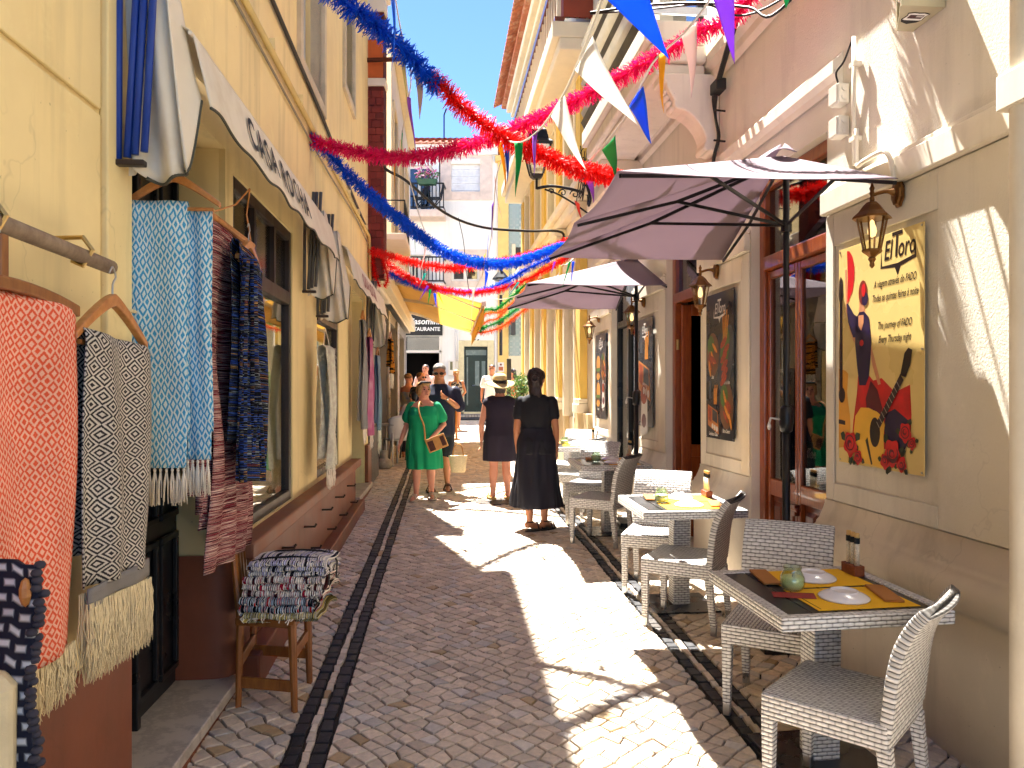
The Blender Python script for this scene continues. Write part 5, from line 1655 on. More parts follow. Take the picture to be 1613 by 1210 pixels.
# wooden chair with a pile of folded rag rugs
cz = g(4)
t = thing('wooden_chair', 'old wooden kitchen chair carrying folded rag rugs', 'chair', (-1.26, 4.0, cz))
CHW = wood_mat('chair_wood', '#7c4516', '#a5662a', .5, (2, 2, .4), .2, .1)
C4 = {'nl': (-1.33, 3.86), 'nr': (-1.06, 3.80), 'fl': (-1.38, 4.22), 'fr': (-1.08, 4.16)}
for k in ('nr', 'fr'):
    x, y = C4[k]; m = MB(); m.tube([(x + .012, y, cz - .003), (x, y, cz + .42)], [.016, .022], 8); build('leg', m, CHW, t)
for k in ('nl', 'fl'):
    x, y = C4[k]; m = MB(); m.tube([(x - .01, y, cz - .003), (x, y, cz + .42), (x - .045, y + .0, cz + .86)], [.015, .02, .014], 8); build('leg', m, CHW, t)
m = MB(); m.hexa([(-1.35, 3.84, cz + .40), (-1.04, 3.78, cz + .40), (-1.06, 4.18, cz + .40), (-1.40, 4.24, cz + .40)], [(-1.35, 3.84, cz + .44), (-1.04, 3.78, cz + .44), (-1.06, 4.18, cz + .44), (-1.40, 4.24, cz + .44)]); build('seat', m, CHW, t, bevel=.008)
for a_, b_, z_ in (('nl', 'nr', .12), ('fl', 'fr', .16), ('nl', 'fl', .22), ('nr', 'fr', .26)):
    A, B = C4[a_], C4[b_]; m = MB(); m.bar((A[0], A[1], cz + z_), (B[0], B[1], cz + z_), .018, .055); build('stretcher', m, CHW, t, bevel=.004)
for k in range(5):
    u = k / 4; x, y = -1.345 - .05 * u, 3.90 + .30 * u
    m = MB(); m.bar((x, y, cz + .44), (x - .03, y, cz + .79), .01, .022); build('back_spindle', m, CHW, t)
m = MB(); m.bar((-1.372, 3.85, cz + .82), (-1.422, 4.23, cz + .82), .02, .06); build('back_rail', m, CHW, t, bevel=.006)
# folded rugs
PIL = [stripe_mat('pile_stripe_a', [(0, lin('#2a282e')), (.40, lin('#f2ece2')), (.455, lin('#d5d0ea')), (.49, lin('#23252c')), (.515, lin('#f4eee4')), (.60, lin('#2b2930')), (.64, lin('#ece4d8'))], 22, 1),
       stripe_mat('pile_stripe_b', [(0, lin('#4a2528')), (.40, lin('#f0e6da')), (.47, lin('#b0253c')), (.495, lin('#f2e8da')), (.56, lin('#332a2c')), (.59, lin('#efe6d8'))], 20, 5),
       stripe_mat('pile_stripe_c', [(0, lin('#101014')), (.38, lin('#b7c7d2')), (.45, lin('#15151a')), (.49, lin('#d9dcdc')), (.53, lin('#d83322')), (.555, lin('#9aa4ad')), (.6, lin('#17171c'))], 28, 9),
       stripe_mat('pile_yellow', [(0, lin('#c9b565')), (.48, lin('#eee6c8')), (.55, lin('#6d6234'))], 120, 2)]
names = ['yellow speckled rug lying on the wooden chair seat', 'grey, black and red striped rug near the bottom of the pile', 'black, crimson and cream folded rug in the middle of the pile', 'white folded rug with black stripes and cord on top of the pile']
zz = cz + .442
cx_, cy_ = -1.135, 4.0
for i, (lab, mi, h, w, d, dx, dy) in enumerate(zip(names, (3, 2, 1, 0), (.03, .07, .10, .075), (.36, .36, .39, .37), (.40, .37, .35, .33), (.02, .0, .02, .035), (0, -.01, .01, .02))):
    t = thing('folded_rug', lab, 'rug', (cx_ + dx, cy_ + dy, zz), 0, 'folded rugs piled on the wooden chair')
    folds = 1 if i == 0 else (2 if i == 1 else 3)
    hh = h / folds
    for f_ in range(folds):
        m = MB()
        def fold(u, v, f_=f_):
            a = v * 2 * PI
            # flattened tube section (rounded fold edges) swept along y
            cxn, czn = math.copysign(min(1, abs(math.cos(a)) ** .35), math.cos(a)), math.copysign(abs(math.sin(a)) ** .6, math.sin(a))
            edge = (abs(u - .5) * 2)
            sag = -.02 * max(0, cxn - .6) - (.012 * edge ** 6)
            return Vector((cx_ + dx + cxn * w / 2 + .008 * math.sin(u * 7 + f_) , cy_ + dy + (u - .5) * d + .01 * math.sin(v * 9 + f_ * 2), zz + hh * (f_ + .5) + czn * hh * .56 + sag + .006 * math.sin(u * 9 + f_ * 2 + cxn)))
        m.grid(fold, 16, 36, lambda u, v: (u * d, math.copysign(min(1, abs(math.cos(v * 2 * PI)) ** .35), math.cos(v * 2 * PI)) * w / 2 + .03 * math.sin(v * 2 * PI) + f_ * .37))
        build('fold', m, PIL[mi], t, smooth=True)
        m = MB()
        m.grid(lambda u, v: Vector((cx_ + dx + (u - .5) * w * .99, cy_ + dy - d / 2 + .012 - .030 * math.sin(v * PI) + .004 * math.sin(u * 23 + f_), zz + hh * (f_ + .5) + hh * .54 * math.cos(v * PI) + .004 * math.sin(u * 9 + f_ * 2))), 30, 8, lambda u, v: (v * .06, u * w + f_ * .21))
        build('folded_edge', m, PIL[mi], t, smooth=True)
    m = MB()
    for k in range(34 if i else 30):
        u = tr.random(); e = tr.choice((0, 1)) if i else 0
        if tr.random() < .55: p_ = Vector((cx_ + dx + w * (u - .5), cy_ + dy - d / 2, zz + tr.uniform(.005, h)))
        else: p_ = Vector((cx_ + dx - w / 2, cy_ + dy + d * (u - .5), zz + tr.uniform(.005, h)))
        m.tube([p_, p_ + Vector((tr.uniform(-.015, .01), -tr.uniform(.004, .018), -.006)), p_ + Vector((tr.uniform(-.02, .012), -tr.uniform(.006, .022), -tr.uniform(.01, .03)))], .0035, 4)
    build('knotted_fringe', m, FRIW, t, kind='stuff')
    zz += h * .97
t_ = thing('binding_cord', 'black cord tied twice round the folded rugs', 'cord', (cx_, cy_, zz))
for y in (3.93, 4.10):
    m = MB(); zl = cz + .52
    m.tube([(cx_ - .155, y - .01, zz - .012), (cx_ - .08, y, zz + .004), (cx_ + .04, y + .01, zz + .008), (cx_ + .15, y, zz + .004), (cx_ + .205, y, zz - .012), (cx_ + .226, y, zz - .05), (cx_ + .222, y - .005, zz - .13)], .005, 6); build('loop', m, CAB, t_)
# ------------------------------------------------------------------ wicker tables and chairs
WICK = wicker_mat('grey_wicker', (0.46, 0.44, 0.42), (0.74, 0.72, 0.69), (0.06, 0.055, 0.05))
DECK = wood_mat('black_deck_slat', '#1c1b1c', '#2b2a2b', .35, (3, .3, 3), .1, .1)
BASE = M('dull_steel_plate', (0.10, 0.10, 0.105), 0.28, 0.9, var=0.2, bump=0.03)
FOOT = M('steel_foot', (0.45, 0.45, 0.45), 0.3, 1.0, bump=0)
def chair_proto():
    t = thing('wicker_chair', 'x', 'chair', (0, 0, 0), 0, 'wicker chairs at the restaurant tables')
    # faces +x; origin under the seat
    m = MB()
    def seat(u, v):
        return Vector((-.22 + .45 * u, -.225 + .45 * v, .445 - .014 * math.sin(u * PI) * math.sin(v * PI)))
    n = 8
    top = [[seat(i / n, j / n) for j in range(n + 1)] for i in range(n + 1)]
    ids = [[m.p(q) for q in r] for r in top]
    for i in range(n):
        for j in range(n): m.f.append((ids[i][j], ids[i + 1][j], ids[i + 1][j + 1], ids[i][j + 1]))
    edge = [ids[i][0] for i in range(n + 1)] + [ids[n][j] for j in range(1, n + 1)] + [ids[i][n] for i in range(n - 1, -1, -1)] + [ids[0][j] for j in range(n - 1, 0, -1)]
    low = []
    for k in edge:
        q = m.v[k]; low.append(m.p(q.x, q.y, .345))
    for k in range(len(edge)):
        j = (k + 1) % len(edge); m.f.append((edge[k], edge[j], low[j], low[k]))
    m.f.append(tuple(low))
    build('seat', m, WICK, t, local=True, bevel=.012)
    # backrest: curved panel sweeping back with rolled top
    m = MB()
    prof = [(-.205, .40), (-.215, .50), (-.225, .60), (-.245, .70), (-.285, .79), (-.325, .845)]
    pts = crom([(x, 0, z) for x, z in prof], 25)
    rings = []
    th = .042
    for i, q in enumerate(pts):
        d = (pts[min(i + 1, len(pts) - 1)] - pts[max(i - 1, 0)]).normalized()
        nrm = Vector((d.z, 0, -d.x))
        hw = .222
        cur = lambda y: -.028 * (1 - (y / hw) ** 2) * (i / len(pts))
        ring = []
        ys_ = np.linspace(-hw, hw, 9)
        for y in ys_: ring.append(q + nrm * th / 2 + Vector((cur(y), y, 0)))
        for y in reversed(ys_): ring.append(q - nrm * th / 2 + Vector((cur(y), y, 0)))
        rings.append(ring)
    m.loft(rings); 
    m.uvc = {}
    L_ = 0
    for i in range(len(rings)):
        for j in range(18):
            m.uvc[i * 18 + j] = ((j if j < 9 else 17 - j) * .055 + (.003 if j > 8 else 0), i * .0185)
    build('backrest', m, WICK, t, local=True, bevel=.008)
    for sx, sy in ((1, 1), (1, -1), (-1, 1), (-1, -1)):
        m = MB()
        x0 = .205 if sx > 0 else -.20; y0 = sy * .198
        x1 = .205 if sx > 0 else -.235
        w0, w1 = .024, .018
        z_ = .055
        m.hexa([(x1 - w1, y0 - w1, z_), (x1 + w1, y0 - w1, z_), (x1 + w1, y0 + w1, z_), (x1 - w1, y0 + w1, z_)], [(x0 - w0, y0 - w0, .36), (x0 + w0, y0 - w0, .36), (x0 + w0, y0 + w0, .36), (x0 - w0, y0 + w0, .36)])
        lg = build('leg', m, WICK, t, local=True, bevel=.004)
        m = MB(); w = .0165; m.box(x1 - w, x1 + w, y0 - w, y0 + w, 0, .056); build('foot', m, FOOT, lg, local=True, bevel=.002)
    return t
def place(o, x, y, rz, label):
    o.location = (x, y, g(y) + .003); o.rotation_euler = (math.atan(.0258) * math.cos(rz), -math.atan(.0258) * math.sin(rz), rz)
    o['label'] = label
    return o
proto = chair_proto()
CH = [(1.25, 2.98, 139, 'wicker chair with its back to the flamenco poster, pulled under the set table'),
      (1.30, 3.86, 242, 'wicker chair behind the table that stands by the glazed wooden door'),
      (1.135, 5.17, 152, 'wicker chair with dark woven back between the two sunlit table settings'),
      (1.09, 5.95, 250, 'wicker chair facing the table beneath the food poster beside the open door'),
      (.85, 7.56, 150, 'wicker chair at the table by the open wooden door, back to the door'),
      (.86, 8.52, 245, 'wicker chair behind the table by the open wooden door'),
      (.72, 9.35, 150, 'wicker chair at the farthest table, its back to the umbrella pole'),
      (.80, 10.25, 245, 'wicker chair behind the farthest table')]
for i, (x, y, a, lab) in enumerate(CH):
    place(proto if i == 0 else copy_tree(proto), x, y, R(a), lab)
def table_proto():
    t = thing('wicker_table', 'x', 'table', (0, 0, 0), 0, 'wicker tables outside the restaurant')
    h = .355; zt = .72
    m = MB(); 
    m.box(-h, h, -h, -h + .05, zt - .055, zt); m.box(-h, h, h - .05, h, zt - .055, zt); m.box(-h, -h + .05, -h + .05, h - .05, zt - .055, zt); m.box(h - .05, h, -h + .05, h - .05, zt - .055, zt)
    build('top_frame', m, WICK, t, local=True, bevel=.006)
    n = 6; w = (2 * h - .10) / n
    for i in range(n):
        x = -h + .05 + i * w
        m = MB(); m.box(x + .003, x + w - .003, -h + .048, h - .048, zt - .03, zt - .004); build('slat', m, DECK, t, local=True, bevel=.003)
    m = MB(); m.box(-.06, .06, -.06, .06, .012, zt - .03); build('pedestal', m, WICK, t, local=True, bevel=.006)
    m = MB(); m.box(-.20, .20, -.20, .20, zt - .06, zt - .031); build('top_bracket', m, FOOT, t, local=True)
    m = MB(); m.box(-.225, .225, -.225, .225, 0, .012); build('base_plate', m, BASE, t, local=True, bevel=.003)
    return t
tp_ = table_proto()
TB = [(1.31, 3.36, 8, 'wicker table with yellow mats below the flamenco poster'), (1.175, 5.55, 6, 'wicker table with yellow mats beside the food poster pier'),
      (.98, 8.02, 6, 'wicker table with loose napkins near the open wooden door'), (.78, 9.8, 6, 'farthest wicker table beside the pale yellow pilaster')]
for i, (x, y, a, lab) in enumerate(TB):
    place(tp_ if i == 0 else copy_tree(tp_), x, y, R(a), lab)
# table ware
MAT_ = M('yellow_paper', '#e8b21e', .75, var=.05, bump=.06, bs=60)
NAP = M('kraft_paper', '#a9713c', .85, var=.1, bump=.15, bs=60)
CER = M('white_ceramic', '#e2e0e4', .18, var=.03, bump=0, coat=.4)
WAX = M('candle_wax', '#e9e2b8', .5, var=.05, bump=.05)
JAR = glass_mat('jar_glass', (.86, .93, .84), .06, .03)
BLK_W = wood_mat('holder_block_wood', '#6e2f16', '#8d4a24', .5, (3, 3, 3), .15, .1)
CORK = M('cork', '#d3ad6e', .9, var=.15, bump=.4, bs=150)
TUBE = M('spice_grains', '#d8cbb0', .7, var=.4, vs=220, bump=.3, bs=220)
CARD = M('printed_card', '#8d2b2c', .5, var=.5, vs=60, bump=0)
def ware(i, x, y, a, desc, mess=0):
    """settings on one table; local frame of that table"""
    ca_, sa_ = math.cos(R(a)), math.sin(R(a))
    zt = .72
    def T(u, v, z): return Vector((x + u * ca_ - v * sa_, y + u * sa_ + v * ca_, g(y) + .003 + zt + z + .0258 * (u * sa_ + v * ca_)))
    top = -.0035
    nm = ('street side', 'wall side')
    for k, v0 in enumerate((-.155, .155)):
        which = 'front' if k == 0 else 'back'
        m = MB(T); sk = .0 if k == 0 else .0
        u0, u1 = -.17 + .02 * k, .26
        if mess: u0 += .12; 
        m.prism([(u0, v0 - .145), (u1, v0 - .145 + .004), (u1 - .004, v0 + .145), (u0 + .003, v0 + .145)], lambda u, v, q: (u, v, top + .0012 + .0015 * q))
        pm = build('placemat', m, MAT_, None)
        tag(pm, f'yellow paper mat at the {which} of the {desc}', 'placemat', group='yellow placemats')
        m = MB(T); m.prism([(u0 + .015, v0 - .13), (u0 + .02, v0 - .13), (u0 + .02, v0 + .13), (u0 + .015, v0 + .13)], lambda u, v, q: (u, v, top + .0028 + .0003 * q)); build('print_line', m, M('mat_print', '#7d5c10', .8, bump=0), pm)
        # upturned plate
        pc = (.02 + .03 * k, v0 + (.0 if k == 0 else -.01))
        m = MB(T); prof = [(.098, 0), (.100, .004), (.098, .008), (.085, .016), (.062, .026), (.056, .0275), (.054, .032), (.050, .032), (.048, .0265), (.03, .0255), (.012, .025), (.001, .025)]
        m.lathe(prof, (pc[0], pc[1], top + .0035), 32)
        tag(build('dinner_plate', m, CER, None, smooth=True), f'white upturned plate on the {which} mat of the {desc}', 'plate', group='upturned plates')
        # napkin pouch
        m = MB(T); nx, ny, na = (.21 if k == 0 else -.16), v0 + (.02 if k == 0 else .02), R(78 if k == 0 else 82)
        c_, s_ = math.cos(na), math.sin(na)
        pts_ = [(-.115, -.035), (.115, -.04), (.12, .035), (-.11, .04)]
        m.prism([(nx + u * c_ - v * s_, ny + u * s_ + v * c_) for u, v in pts_], lambda u, v, q: (u, v, top + .004 + (.006 if q else 0) + (.004 * q)))
        nb = build('napkin_pouch', m, NAP, None, bevel=.002)
        tag(nb, f'brown paper cutlery pouch at the {which} of the {desc}', 'napkin', group='paper cutlery pouches')
    # candle jar
    t = thing('candle_jar', f'round glass jar with white candle on the {desc}', 'candle', T(-.13, -.02, 0), 0, 'candle jars')
    jc = (-.13, -.015, top + .003)
    m = MB(T); m.lathe([(.035, 0), (.045, .01), (.052, .03), (.05, .055), (.04, .075), (.036, .085), (.038, .10), (.0365, .10), (.034, .086), (.037, .076), (.047, .055), (.049, .03), (.042, .013), (.001, .008)], jc, 22); build('glass', m, JAR, t, smooth=True)
    m = MB(T); m.lathe([(.001, .009), (.04, .011), (.046, .03), (.046, .05), (.04, .058), (.001, .056)], jc, 18); wx = build('wax', m, WAX, t, smooth=True)
    m = MB(T); m.tube([(jc[0], jc[1], jc[2] + .055), (jc[0] + .002, jc[1], jc[2] + .068)], .0012, 5); build('wick', m, LETT, wx)
    # block with spice tubes
    bc = (.275, .20)
    t = thing('spice_holder', f'wooden block holding corked spice tubes on the {desc}', 'spice holder', T(bc[0], bc[1], 0), 0, 'spice tube holders')
    m = MB(T); m.box(bc[0] - .025, bc[0] + .025, bc[1] - .055, bc[1] + .055, top, top + .048); build('block', m, BLK_W, t, bevel=.003)
    for k in range(3):
        yy = bc[1] - .033 + k * .033
        m = MB(T); m.tube([(bc[0], yy, top + .044), (bc[0], yy, top + .145)], .0115, 12); tb_ = build('tube', m, TUBE, t, smooth=True)
        m = MB(T); m.tube([(bc[0], yy, top + .146), (bc[0], yy, top + .172)], .0125, 12); build('label_band', m, LETT, tb_)
        m = MB(T); m.tube([(bc[0], yy, top + .1725), (bc[0], yy, top + .192)], .0105, 12); build('cork', m, CORK, tb_)
    if i == 0:
        m = MB(T); m.prism([(-.26, -.11), (-.10, -.16), (-.07, -.08), (-.235, -.035)], lambda u, v, q: (u, v, top + .0045 + .0005 * q))
        tag(build('printed_card', m, CARD, None), 'small red printed card beside the candle jar', 'card')
DS = ('table below the flamenco poster', 'table beside the food poster pier', 'table near the open wooden door', 'farthest wicker table')
for i, (x, y, a, lab) in enumerate(TB): ware(i, x, y, a, DS[i], i == 2)

# ------------------------------------------------------------------ half parasols against the wall
UMB = M('plum_grey_canvas', '#9d8d97', .8, var=.04, vs=2, bump=.15, bs=220, bd=.002, transl=.40)
POL = M('black_powder_coat', (.014, .014, .015), .35, bump=.03)
def parasol(yc, lab, half=1.14, zc=2.63, dep=1.30):
    wx = XR(yc); px = wx - .16
    zb = g(yc)
    t = thing('half_parasol', lab, 'parasol', (px, yc, zb), 0, 'half parasols against the restaurant wall')
    ze = zc; za = zc + .44
    tt = Vector((-.092, 1, 0)).normalized(); nn = Vector((-1, -.092, 0)).normalized()
    P = Vector((px, yc, 0))
    def Q(s_, o, z): return P + tt * s_ + nn * o + Vector((0, 0, z))
    apex = Q(0, .02, za)
    D_, C_, A_, B_ = Q(-half, -.02, ze), Q(-half, dep, ze), Q(half, dep, ze), Q(half, -.02, ze)
    Mi = Q(0, dep, ze + .01)
    segs = [(D_, C_), (C_, Mi), (Mi, A_), (A_, B_)]
    m = MB()
    for a_, b_ in segs:
        def tri(u, v):
            e = a_.lerp(b_, v); sag = .045 * math.sin(u * PI) * (math.sin(v * PI) ** .7) + (.02 * math.sin(v * PI) * u ** 3)
            p_ = apex.lerp(e, u); 
            if u > .99: p_ = p_ + (apex - e).normalized() * .03 * math.sin(v * PI)
            return p_ - Vector((0, 0, sag))
        m.grid(tri, 14, 12, lambda u, v: (u, v))
    build('canopy', m, UMB, t, smooth=True, solid=.003)
    m = MB()
    def cap(u, v):
        a = -PI / 2 * 0 + u * PI; r = .02 + .17 * v
        return apex + tt * (r * math.cos(a)) + nn * (r * .8 * math.sin(a)) + Vector((0, 0, .055 - .075 * v + .014 * math.sin(u * 14 + v * 3)))
    m.grid(cap, 24, 5); build('vent_cap', m, UMB, t, smooth=True, solid=.003)
    m = MB(); m.tube([(px, yc, zb), (px, yc, za - .02)], .019, 12); build('pole', m, POL, t, smooth=True)
    m = MB(); m.tube([(px, yc, zb), (px, yc, zb + 1.32)], .024, 12); build('lower_pole', m, POL, t, smooth=True)
    m = MB(); m.lathe([(.02, 0), (.038, .012), (.042, .06), (.042, .10), (.038, .15), (.022, .165)], (px, yc, zb + 1.27), 14); cr_ = build('crank_housing', m, POL, t, smooth=True)
    m = MB(); m.tube([(px - .04, yc, zb + 1.35), (px - .10, yc - .02, zb + 1.36), (px - .11, yc - .02, zb + 1.33)], .007, 6); m.ell((px - .11, yc - .02, zb + 1.31), (.012, .012, .022)); build('crank', m, WMET, cr_, smooth=True)
    hub = Q(0, 0, za - .42)
    m = MB(); m.tube([Q(0, 0, za - .46), Q(0, 0, za - .39)], .032, 12); build('runner_hub', m, POL, t)
    for e in (D_, C_, Mi, A_, B_):
        m = MB(); a2 = apex - Vector((0, 0, .03)); e2 = e - Vector((0, 0, .022)) + (apex - e).normalized() * .02
        mid = a2.lerp(e2, .52) - Vector((0, 0, .045))
        m.bar(a2, mid, .012, .02); m.bar(mid, e2, .012, .018); rb_ = build('rib', m, POL, t)
        m = MB(); m.bar(hub, mid, .011, .018); build('strut', m, POL, rb_)
    m = MB(); m.box(px - .2, px + .13, yc - .22, yc + .22, zb - .01, zb + .05); build('base', m, POL, t, bevel=.01)
    return t
parasol(4.78, 'plum grey half parasol over the table below the flamenco poster')
parasol(8.42, 'plum grey half parasol near the dark glazed door', half=1.08)

# ------------------------------------------------------------------ brass wall lanterns
BRS = M('antique_brass', '#7d5730', .42, .85, var=.25, vs=14, bump=.1)
LGL = glass_mat('lantern_glass', (.93, .93, .88), .05)
def lantern_proto(s_, z0, lab):
    t = thing('wall_lantern', lab, 'lantern', RW(s_, .02, z0), 0, 'brass wall lanterns of the restaurant')
    def T(x, y, z): return RW(s_ + x * .84, .02 + (y - .02) * .84, z0 + z * .84)
    oc = .19
    m = MB(T); m.loft([[(.055 * r * math.cos(k * PI / 4 + PI / 8), o_, .075 + .085 * r * math.sin(k * PI / 4 + PI / 8)) for k in range(8)] for o_, r in ((.023, 1.0), (.033, 1.0), (.04, .85), (.052, .8), (.06, .5))]); build('back_plate', m, BRS, t)
    m = MB(T); m.tube(crom([(0, .05, .08), (0, .10, .085), (0, .15, .075), (0, oc, .06)], 9), [.028, .02, .014, .012, .011, .011, .011, .011, .011, .011][:10], 8); build('arm', m, BRS, t, smooth=True)
    C0 = (0, oc, 0)
    m = MB(T); m.lathe([(.012, .02), (.014, .045), (.009, .055), (.014, .075), (.010, .085), (.016, .10), (.009, .115), (.005, .13)], C0, 12); build('finial', m, BRS, t, smooth=True)
    hexr = lambda r, z: [(r * math.cos(k * PI / 3 + .3), oc + r * math.sin(k * PI / 3 + .3), z) for k in range(6)]
    m = MB(T); m.loft([hexr(.112, -.075), hexr(.105, -.062), hexr(.075, -.035), hexr(.05, .0), hexr(.03, .02), hexr(.012, .026)]); build('roof', m, BRS, t)
    for k in range(6):
        a, b = hexr(.083, -.075)[k], hexr(.047, -.255)[k]
        m = MB(T); m.bar(a, b, .009, .009); build('glazing_bar', m, BRS, t)
        a2, b2 = hexr(.08, -.076)[(k + 1) % 6], hexr(.045, -.254)[(k + 1) % 6]
        m = MB(T); m.quad(hexr(.080, -.076)[k], a2, b2, hexr(.045, -.254)[k]); build('pane', m, LGL, t, fix=False)
    m = MB(T); m.loft([hexr(.055, -.252), hexr(.058, -.262), hexr(.05, -.272), hexr(.03, -.285), hexr(.018, -.297)]); m.lathe([(.018, -.298), (.022, -.31), (.012, -.325), (.015, -.345), (.004, -.36)], C0, 10); build('pendant', m, BRS, t)
    m = MB(T); m.lathe([(.004, -.08), (.012, -.09), (.013, -.10), (.022, -.125), (.025, -.15), (.018, -.175), (.004, -.182)], C0, 12); build('bulb', m, M('amber_bulb', '#d9b878', .15, var=.02, bump=0, emis=((1.0, .62, .25), .25)), t, smooth=True)
    return t
for s_, z0, lab in ((3.84, 2.545, 'brass lantern above the flamenco poster'), (6.36, 2.55, 'brass lantern above the food poster by the open wooden door'), (8.62, 2.56, 'brass lantern above the drinks poster'), (11.05, 2.60, 'brass lantern above the burger poster')):
    lantern_proto(s_, z0, lab)
m = MB(RW); m.tube(crom([(4.22, .03, 3.05), (4.22, .03, 2.86), (4.1, .06, 2.84), (3.90, .07, 2.83), (3.84, .065, 2.76), (3.84, .05, 2.66)], 20), .012, 8)
tag(build('lantern_feed_pipe', m, CRMS, None, smooth=True), 'cream bent conduit feeding the lantern above the flamenco poster', 'conduit')
m = MB(RW); m.tube([(4.24, .035, 3.55), (4.24, .035, 2.86)], .011, 8); cdo = build('wall_conduit', m, CRMS, None, smooth=True); tag(cdo, 'thin cream vertical conduit beside the junction boxes', 'conduit')
for z_ in (3.4, 3.0):
    m = MB(RW); m.box(4.215, 4.265, .002, .05, z_ - .012, z_ + .012); build('clip', m, CRMS, cdo)
for k, z_ in enumerate((3.29, 3.11)):
    t = thing('junction_box', ('upper' if k == 0 else 'lower') + ' grey plastic junction box beside the glazed door', 'junction box', RW(4.39, 0, z_))
    m = MB(RW); m.box(4.34, 4.44, .003, .07, z_ - .055, z_ + .055); build('box', m, WMET, t, bevel=.008)
    m = MB(RW); m.box(4.345, 4.435, .071, .078, z_ - .05, z_ + .05); build('lid', m, WMET, t, bevel=.004)
    for zz_ in (-.025, .025):
        m = MB(RW); m.tube([(4.341, .035, z_ + zz_), (4.334, .035, z_ + zz_)], .016, 12); build('grommet', m, WMET, t)
m = MB(RW); m.tube(crom([(4.39, .04, 3.345), (4.40, .05, 3.42), (4.33, .04, 3.46), (4.25, .035, 3.55)], 14), .006, 6); tag(build('feed_cable', m, CAB, None), 'short black cable from the junction box to the conduit', 'cable')
# alarm box with shield stickers
def RB(x, y, z): return RW(3.66 + x, y, 3.50 + z)
t = thing('alarm_box', 'metal alarm siren hood with shield stickers high on the stucco wall', 'alarm box', RW(3.66, 0, 3.4))
BX = M('galvanised_cream', '#b5ad93', .5, .3, var=.1, bump=.05)
m = MB(RB)
m.box(-.14, .10, .004, .012, -.14, .12); m.box(-.14, -.13, .012, .21, -.14, .12); m.box(.09, .10, .012, .09, -.14, .12); m.box(-.13, .09, .012, .21, .11, .12); m.hexa([(-.13, .012, -.14), (.09, .012, -.14), (.09, .09, -.14), (-.13, .21, -.14)], [(-.13, .012, -.132), (.09, .012, -.132), (.09, .09, -.132), (-.13, .21, -.132)])
build('hood', m, BX, t)
m = MB(RB); m.box(-.04, .04, .02, .12, -.04, .02); build('siren', m, WMET, t, bevel=.006)
sh = [(-.07, .07), (-.035, .085), (0, .078), (.035, .085), (.07, .07), (.06, .03), (.068, -.03), (.05, -.07), (0, -.10), (-.05, -.07), (-.068, -.03), (-.06, .03)]
def SF(u, v, q): return (-.1405 - .0012 * q, .115 + u, -.005 + v)
def sticker(F):
    m = MB(RB); m.prism(sh, F); st = build('shield_sticker', m, LETT, t)
    m = MB(RB); m.prism([(u * .9, max(-.035, v * .9)) for u, v in sh], lambda u, v, q: Vector(F(u, v, 1)) + (Vector(F(u, v, 1)) - Vector(F(u, v, 0))) * (.4 + .4 * q)); build('shield_field', m, WL, st)
    m = MB(RB); m.prism([(-.045, -.005), (.045, -.005), (.045, .05), (-.045, .05)], lambda u, v, q: Vector(F(u, v, 1)) + (Vector(F(u, v, 1)) - Vector(F(u, v, 0))) * (1.0 + .4 * q)); build('shield_panel', m, M('sticker_maroon', '#3b1418', .5, bump=0), st)
    m = MB(RB); m.prism([(-.04, .02), (0, .02), (0, .045), (-.04, .045)], lambda u, v, q: Vector(F(u, v, 1)) + (Vector(F(u, v, 1)) - Vector(F(u, v, 0))) * (1.6 + .4 * q)); build('shield_mark', m, M('sticker_grey', '#b9b5b5', .5, bump=0), st)
sticker(SF)
sticker(lambda u, v, q: (-.035 - v * .6 , .085 + u * .75, -.1405 - .0012 * q))
